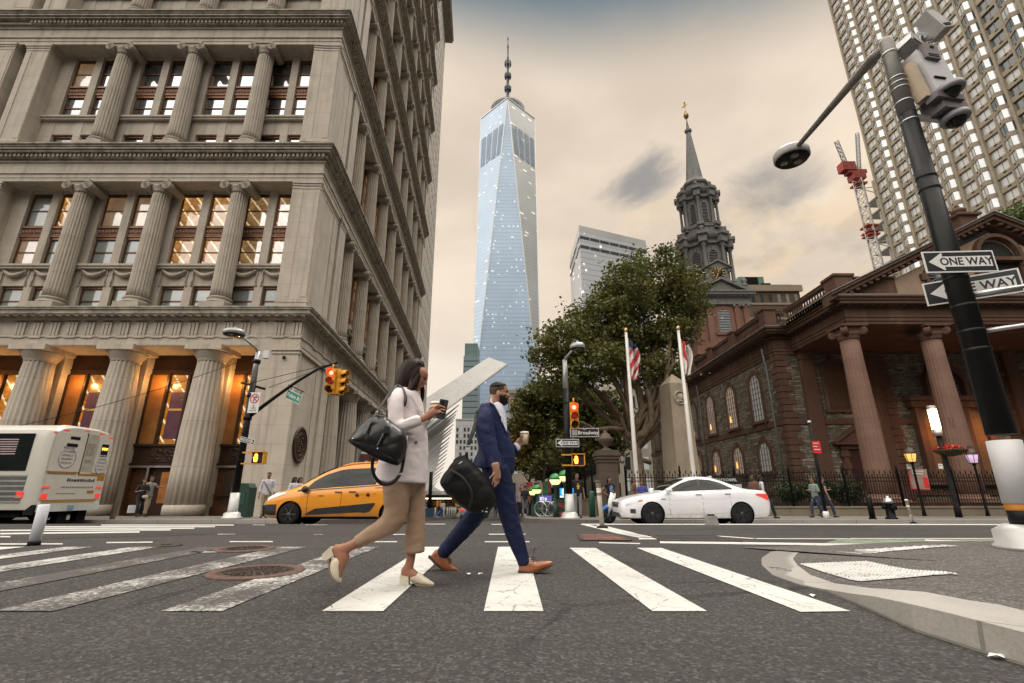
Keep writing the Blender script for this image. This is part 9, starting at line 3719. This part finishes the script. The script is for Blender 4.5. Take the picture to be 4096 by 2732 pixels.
M_lea=mk('black_leather',(.007,.0075,.008),.36,.35,5,.28,55,coat=.05,bdist=.003)
mb=MB()
pillow(mb,YBw,[(218,562),(268,500),(312,455),(345,418),(372,400),(410,418),(455,408),(475,432),(510,460),(555,495),(592,540),(594,600),(578,660),(556,708),(535,728),(430,690),(360,655),(300,622),(250,592)],.125,9,.38)
me=remeshed(mb,.009,3)
fold(me,.014,35,(14,34),7,dirs=[(.5,0,-.85),(.75,.2,.5)])
fin(me,'bag_body',M_lea,BW,OBw)
mb=MB()
pillow(mb,YBw,[(216,564),(262,553),(330,582),(410,612),(470,642),(552,694),(538,732),(430,694),(360,659),(300,626),(248,595)],.130,9,.3)
fin(mb,'suede_base',mk('black_suede',(.008,.0075,.0075),.95,.2,8,spec=.2),BW,OBw)
mb=MB()
limbpx(mb,YBw-.06,[(330,530,7,.006,-.085),(368,450,8,.006,-.05),(396,402,8,.006,0)],8,.6)
limbpx(mb,YBw-.06,[(410,600,7,.006,-.09),(450,520,8,.006,-.075),(476,468,9,.006,-.03)],8,.6)
limbpx(mb,YBw,[(398,402,9,.007,.02),(430,352,8,.006,.06),(470,292,9,.007,.12),(510,240,12,.014,.19),(545,228,12,.016,.24),(572,262,11,.012,.19),(583,310,11,.008,.165),(575,350,10,.007,.16)],10,.6)
limbpx(mb,YBw,[(378,680,11,.008,-.06),(376,745,10,.008,-.04),(398,805,11,.008,-.02),(440,838,13,.008,0),(500,832,13,.008,0),(550,775,11,.008,0),(572,690,9,.008,0),(590,600,6,.006,0)],10,.6)
limbpx(mb,YBw,[(372,430,8,.007,-.05),(395,415,12,.008,-.03),(440,420,12,.008,-.04),(468,440,9,.007,-.05),(430,455,8,.006,-.06)],8)
fin(mb,'strap',M_lea,BW,OBw)
mb=MB()
v0=[KP(x,y,YBw-.15)for x,y in((458,476),(488,484),(484,520),(444,524),(446,504))]
mb.loft([v0,[p+Vector((0,-.004,0))for p in v0]],True,False)
fin(mb,'luggage_tag',M_lea,BW,OBw)
mb=MB()
for x,y,dy in((252,556,-.11),(408,618,-.155)):
 mb.ball(tuple(KP(x,y,YBw+dy)),.006,8,6)
for x,y,w_,h_,dy in((402,392,7,6,.02),(470,458,5,9,-.09),(590,548,5,8,-.03),(592,562,4,10,-.03),(548,778,12,5,-.02)):
 p=KP(x,y,YBw+dy)
 s_=1/ppm(*K(x,y),YBw)/1.568
 mb.tube([p+Vector((w_*s_*math.cos(a),0,h_*s_*math.sin(a)))for a in np.linspace(0,2*PI,11)],.0026,6)
fin(mb,'metal_fitting',M_chr,BW,OBw)
mb=MB()
v0=[KP(x,y,YBw-.10)for x,y in((328,436),(342,428),(340,434),(327,441))]
mb.loft([v0,[p+Vector((0,-.003,0))for p in v0]],True,False)
fin(mb,'red_tab',M_signr,BW,OBw)
# bystanders
def passer(label,sx,sy,Y,h,rz,top,bot,hair,skin=(.25,.13,.085),stride=.0,arms=('down','down'),sleeve=.5,long_hair=False,skirt=False,ground=None,shorts=False,extra=None,name='person'):
 p=at(sx,sy,Y)
 z=zw(Y)if ground is None else ground
 t=thing(name,label,'person',(p.x,Y,z),rz,'people in the street')
 k=h/1.75
 def L_(mb,pts,n=12):
  rings=[]
  pts=[(Vector(q[:3])*k,q[3]*k,q[4]*k)for q in pts]
  for i,(c,a,b)in enumerate(pts):
   tt=(pts[min(i+1,len(pts)-1)][0]-pts[max(0,i-1)][0]).normalized()
   x_=Vector((1,0,0))-tt*tt.x
   x_=x_.normalized()if x_.length>.3 else tt.orthogonal().normalized()
   y_=tt.cross(x_)
   rings.append([c+x_*a*math.cos(2*PI*j/n)+y_*b*math.sin(2*PI*j/n)for j in range(n)])
  mb.loft(rings)
 bd,tp,tr=MB(),MB(),MB()
 H=.225*k
 MHd=Matrix.Translation((0,-.02*k,1.515*k))@Matrix.Rotation(-PI/2,4,'Z')
 P=headgrid(H,0,24,24)
 bd.loft([[MHd@Vector(q)for q in row]for row in P])
 L_(bd,[(0,.01,1.36,.08,.06),(0,0,1.46,.055,.055),(0,-.01,1.58,.05,.05)])
 L_(bd,[(0,0,.88,.13,.09),(0,0,1.1,.12,.085),(0,0,1.36,.14,.085)])
 L_(tp,[(0,0,.86,.17,.115),(0,0,.98,.165,.115),(0,0,1.12,.16,.11),(0,0,1.3,.185,.12),(0,0,1.41,.17,.10),(0,0,1.47,.09,.075)],16)
 for s in(-1,1):
  f=s*stride/2
  kn=(s*.10,f*.45-abs(f)*.35,.5)
  an=(s*.09,f,.09+(.10*abs(stride)if f>0 else 0))
  L_(bd,[(s*.09,0,.88,.08,.08),(*kn,.055,.058),(*an,.036,.04)])
  L_(bd,[(an[0],an[1]+.04,.05+an[2]-.09,.035,.03),(an[0],an[1]-.08,.035,.038,.03)])
  L_(tr,[(s*.085,0,.95,.10,.115),(s*.095,f*.15,.75,.088,.095),(kn[0],kn[1],kn[2],.07,.075)]+([]if shorts else[((kn[0]+an[0])/2,(kn[1]+an[1])/2,.3,.066,.068),(an[0],an[1],an[2]+.03,.058,.062)]))
  sh=MB()
  L_(sh,[(an[0],an[1]+.07,an[2]-.055,.036,.03),(an[0],an[1],an[2]-.045,.042,.042),(an[0],an[1]-.09,.04,.046,.03),(an[0],an[1]-.17,.03,.03,.018)])
  sh.obj('shoe',BY['shoe']if not shorts else BY['white'],t)
  a=arms[0 if s<0 else 1]
  el,ha={'down':((s*.25,.02,1.13),(s*.26,-.06,.86)),'hip':((s*.40,.10,1.12),(s*.21,-.02,.98)),'front':((s*.26,.0,1.13),(s*.12,-.26,1.18)),'point':((s*.28,-.15,1.25),(s*.25,-.48,1.28)),'back':((s*.26,.14,1.14),(s*.26,.20,.90))}[a]
  S_=(s*.185,0,1.40)
  hd=tuple(Vector(ha)+(Vector(ha)-Vector(el)).normalized()*.10)
  L_(bd,[(*S_,.045,.05),(*el,.036,.04),(*ha,.026,.03),(*hd,.036,.02)])
  for q in range(4):
   d=(Vector(ha)-Vector(el)).normalized()
   o=Vector(hd)+Vector((0,(q-1.5)*.018,0))
   L_(bd,[(*o,.009,.009),(*(o+d*.05+Vector((-s*.01,0,0))),.008,.008),(*(o+d*(.085-.008*abs(q-1.5))+Vector((-s*.022,0,0))),.006,.006)],6)
  o=Vector(ha)+(Vector(hd)-Vector(ha))*.4+Vector((0,-.03,0))
  L_(bd,[(*o,.011,.011),(*(o+(Vector(hd)-Vector(ha))*.6+Vector((0,-.02,0))),.008,.008)],6)
  e=Vector(S_).lerp(Vector(el),min(1,sleeve*2))
  pts=[(s*.15,0,1.42,.06,.07),(*Vector(S_),.062,.068),(*e,.055,.058)]
  if sleeve>.5:
   pts.append((*Vector(el).lerp(Vector(ha),sleeve*2-1),.042,.045))
  L_(tp,pts)
 if skirt:
  L_(tr,[(0,0,1.0,.15,.11),(0,0,.8,.19,.15),(0,0,.58,.21,.17)],16)
 link('body',remeshed(bd,.012*k,1),skinmat('skin_%d'%len(COL.objects),skin),t)
 link('top',remeshed(tp,.016,2),top,t)
 link('skirt' if skirt else 'trousers',remeshed(tr,.016,2),bot,t)
 hr=MB()
 hr.loft([[MHd@Vector((q[0]*1.10-.012*H,q[1]*1.12,q[2]*1.04))for q in row]for row in P[13:,:]if True])
 hr.V=[v if(v[1]>-.03*k or v[2]>1.515*k+.78*H)else(v[0],-.03*k+(v[1]+.03*k)*.12,v[2])for v in hr.V]
 if long_hair:
  L_(hr,[(0,.05,1.70,.09,.07),(0,.07,1.58,.10,.06),(0,.09,1.42,.10,.05),(0,.10,1.28,.06,.03)])
 hr.obj('hair',hair,t)
 if extra:
  extra(t,k)
 return t
BY={n:cloth('cloth_'+n,c,.8,.1,200)for n,c in dict(black=(.014,.014,.016),white=(.55,.55,.60),khaki=(.36,.30,.21),jean=(.10,.11,.13),navy=(.03,.04,.07),brown=(.13,.065,.045),blue=(.05,.07,.30),teal=(.17,.24,.22),shoe=(.02,.017,.015),grey=(.22,.22,.22),cream=(.50,.46,.38)).items()}
HB,HBr=hairmat('black_hair',(.008,.007,.007),(.03,.025,.022)),hairmat('brown_hair',(.03,.018,.012),(.08,.05,.03))
def satchel(t,k):
 mb=MB()
 mb.tube([(-.15*k,-.13,1.40*k),(0,-.145,1.15*k),(.17*k,-.12,.92*k)],.016,6)
 mb.obj('satchel_strap',BY['brown'],t)
def yellow_print(t,k):
 mb=MB()
 mb.prism([(-.05,1.12),(.02,1.10),(.05,1.2),(.08,1.27),(.02,1.25),(.01,1.33),(-.04,1.34),(-.03,1.25),(-.09,1.23),(-.04,1.19)],-.142,-.132)
 mb.obj('yellow_print',mk('print_yellow',(.55,.38,.03),.7),t)
def blue_print(t,k):
 mb=MB()
 mb.prism([(-.09,1.02),(.07,1.0),(.1,1.08),(0,1.14),(.08,1.2),(.06,1.3),(-.06,1.3),(-.1,1.22)],-.14,-.128)
 mb.obj('blue_print',mk('print_blue',(.16,.26,.5),.7),t)
def shopping(t,k):
 mb=MB()
 mb.loft([[(-.16+a*.13,-.06+b*.06,z)for a,b in((-1,-1),(1,-1),(1,1),(-1,1))]for z in(.18,.5)],True,False)
 mb.xf(Matrix.Translation((-.12,0,0)))
 mb.obj('white_shopping_bag',BY['white'],t)
 mb=MB()
 mb.ball((.1,-.17,.85),(.13,.06,.08),10,6)
 mb.obj('belt_bag',BY['cream'],t)
RT,LT,BKW=R(90),R(-90),PI
passer('woman in black with a pale belt bag beside the office doorway',548,2070,22.9,1.64,R(50),BY['black'],BY['black'],HB,stride=.35,arms=('front','front'),sleeve=.4,long_hair=True,extra=shopping)
passer('man in a grey shirt stretching an arm forward behind the woman in black',575,2068,23.4,1.78,R(75),BY['grey'],BY['khaki'],HBr,stride=.3,arms=('down','point'),sleeve=.3)
passer('man in white shirt and khaki trousers with a satchel by the taxi bonnet',1052,2080,20.6,1.78,R(20),BY['white'],BY['khaki'],HB,sleeve=.8,extra=satchel)
passer('dark haired woman seen by her head above the taxi bonnet',1160,2080,21.6,1.66,R(60),BY['white'],BY['jean'],HB,(.09,.045,.03),long_hair=True)
passer('second woman above the taxi bonnet, partly behind the first',1182,2080,22.0,1.66,R(70),BY['cream'],BY['black'],HB,long_hair=True,shorts=True)
passer('pedestrian whose bare legs show beneath the taxi floor',1292,2085,19.6,1.65,R(180),BY['black'],BY['black'],HB,stride=.1,shorts=True)
passer('man in a black shirt with yellow print right of the central lamp post',2314,2078,20.6,1.74,R(8),BY['black'],BY['grey'],HB,sleeve=.35,extra=yellow_print)
passer('woman in black shirt with blue print, hand on hip at the gate pillar',2446,2078,22.0,1.68,R(25),BY['black'],BY['black'],HB,arms=('hip','hip'),sleeve=.2,long_hair=True,extra=blue_print)
passer('brown haired person behind the white bonnet by the first flagpole',2545,2078,22.4,1.68,R(60),BY['brown'],BY['jean'],HBr,stride=.2,long_hair=True)
passer('person in blue beside the brown haired one behind the white bonnet',2578,2078,23.2,1.58,R(-20),BY['blue'],BY['jean'],HB,arms=('front','front'))
passer('person in brown top half hidden by the tail of the white car',3034,2075,20.2,1.66,R(-70),BY['brown'],BY['brown'],HB,(.12,.06,.04),stride=.3)
passer('woman in white top and black skirt striding behind the white car',3062,2075,20.4,1.66,R(80),BY['white'],BY['black'],HB,(.10,.05,.035),stride=.75,sleeve=.8,skirt=True,long_hair=True)
passer('person in teal top walking left of the thin red-notice pole',3275,2070,21.6,1.62,R(-80),BY['teal'],BY['navy'],HBr,stride=.45,arms=('front','front'))
passer('person in dark vest walking right of the thin red-notice pole',3312,2070,22.0,1.66,R(85),BY['black'],BY['navy'],HBr,(.32,.18,.13),stride=.55,arms=('down','front'),sleeve=.1)
for i,(sx,Y,a,lab)in enumerate(((2082,31,'grey','person in grey near the purple poster beyond the man'),(2101,29,'black','person in a dark jacket and white shirt before the subway stair'),(2114,30,'brown','person in a brown coat beside the subway stair'),(1982,60,'black','far pedestrian seen between the legs of the man'),(1770,52,'white','person in white bending over the blue rental bikes'))):
 passer(lab,sx,2060,Y,1.7,R((-30,160,20,180,40)[i]),BY[a],BY['jean' if i%2 else 'black'],HB,stride=.3*(i%2),ground=zw(Y)if i<3 else zg(Y))
q=at(13,1848,12.0)
passer('bare elbow of a person cut off by the left edge in front of the bus',-62,2100,12.0,1.72*(q.z-zg(12))/1.12,R(180),BY['black'],BY['jean'],HB,arms=('hip','down'),sleeve=.2,ground=zg(12)).location.x=q.x-.41*1.72*(q.z-zg(12))/1.12/1.75
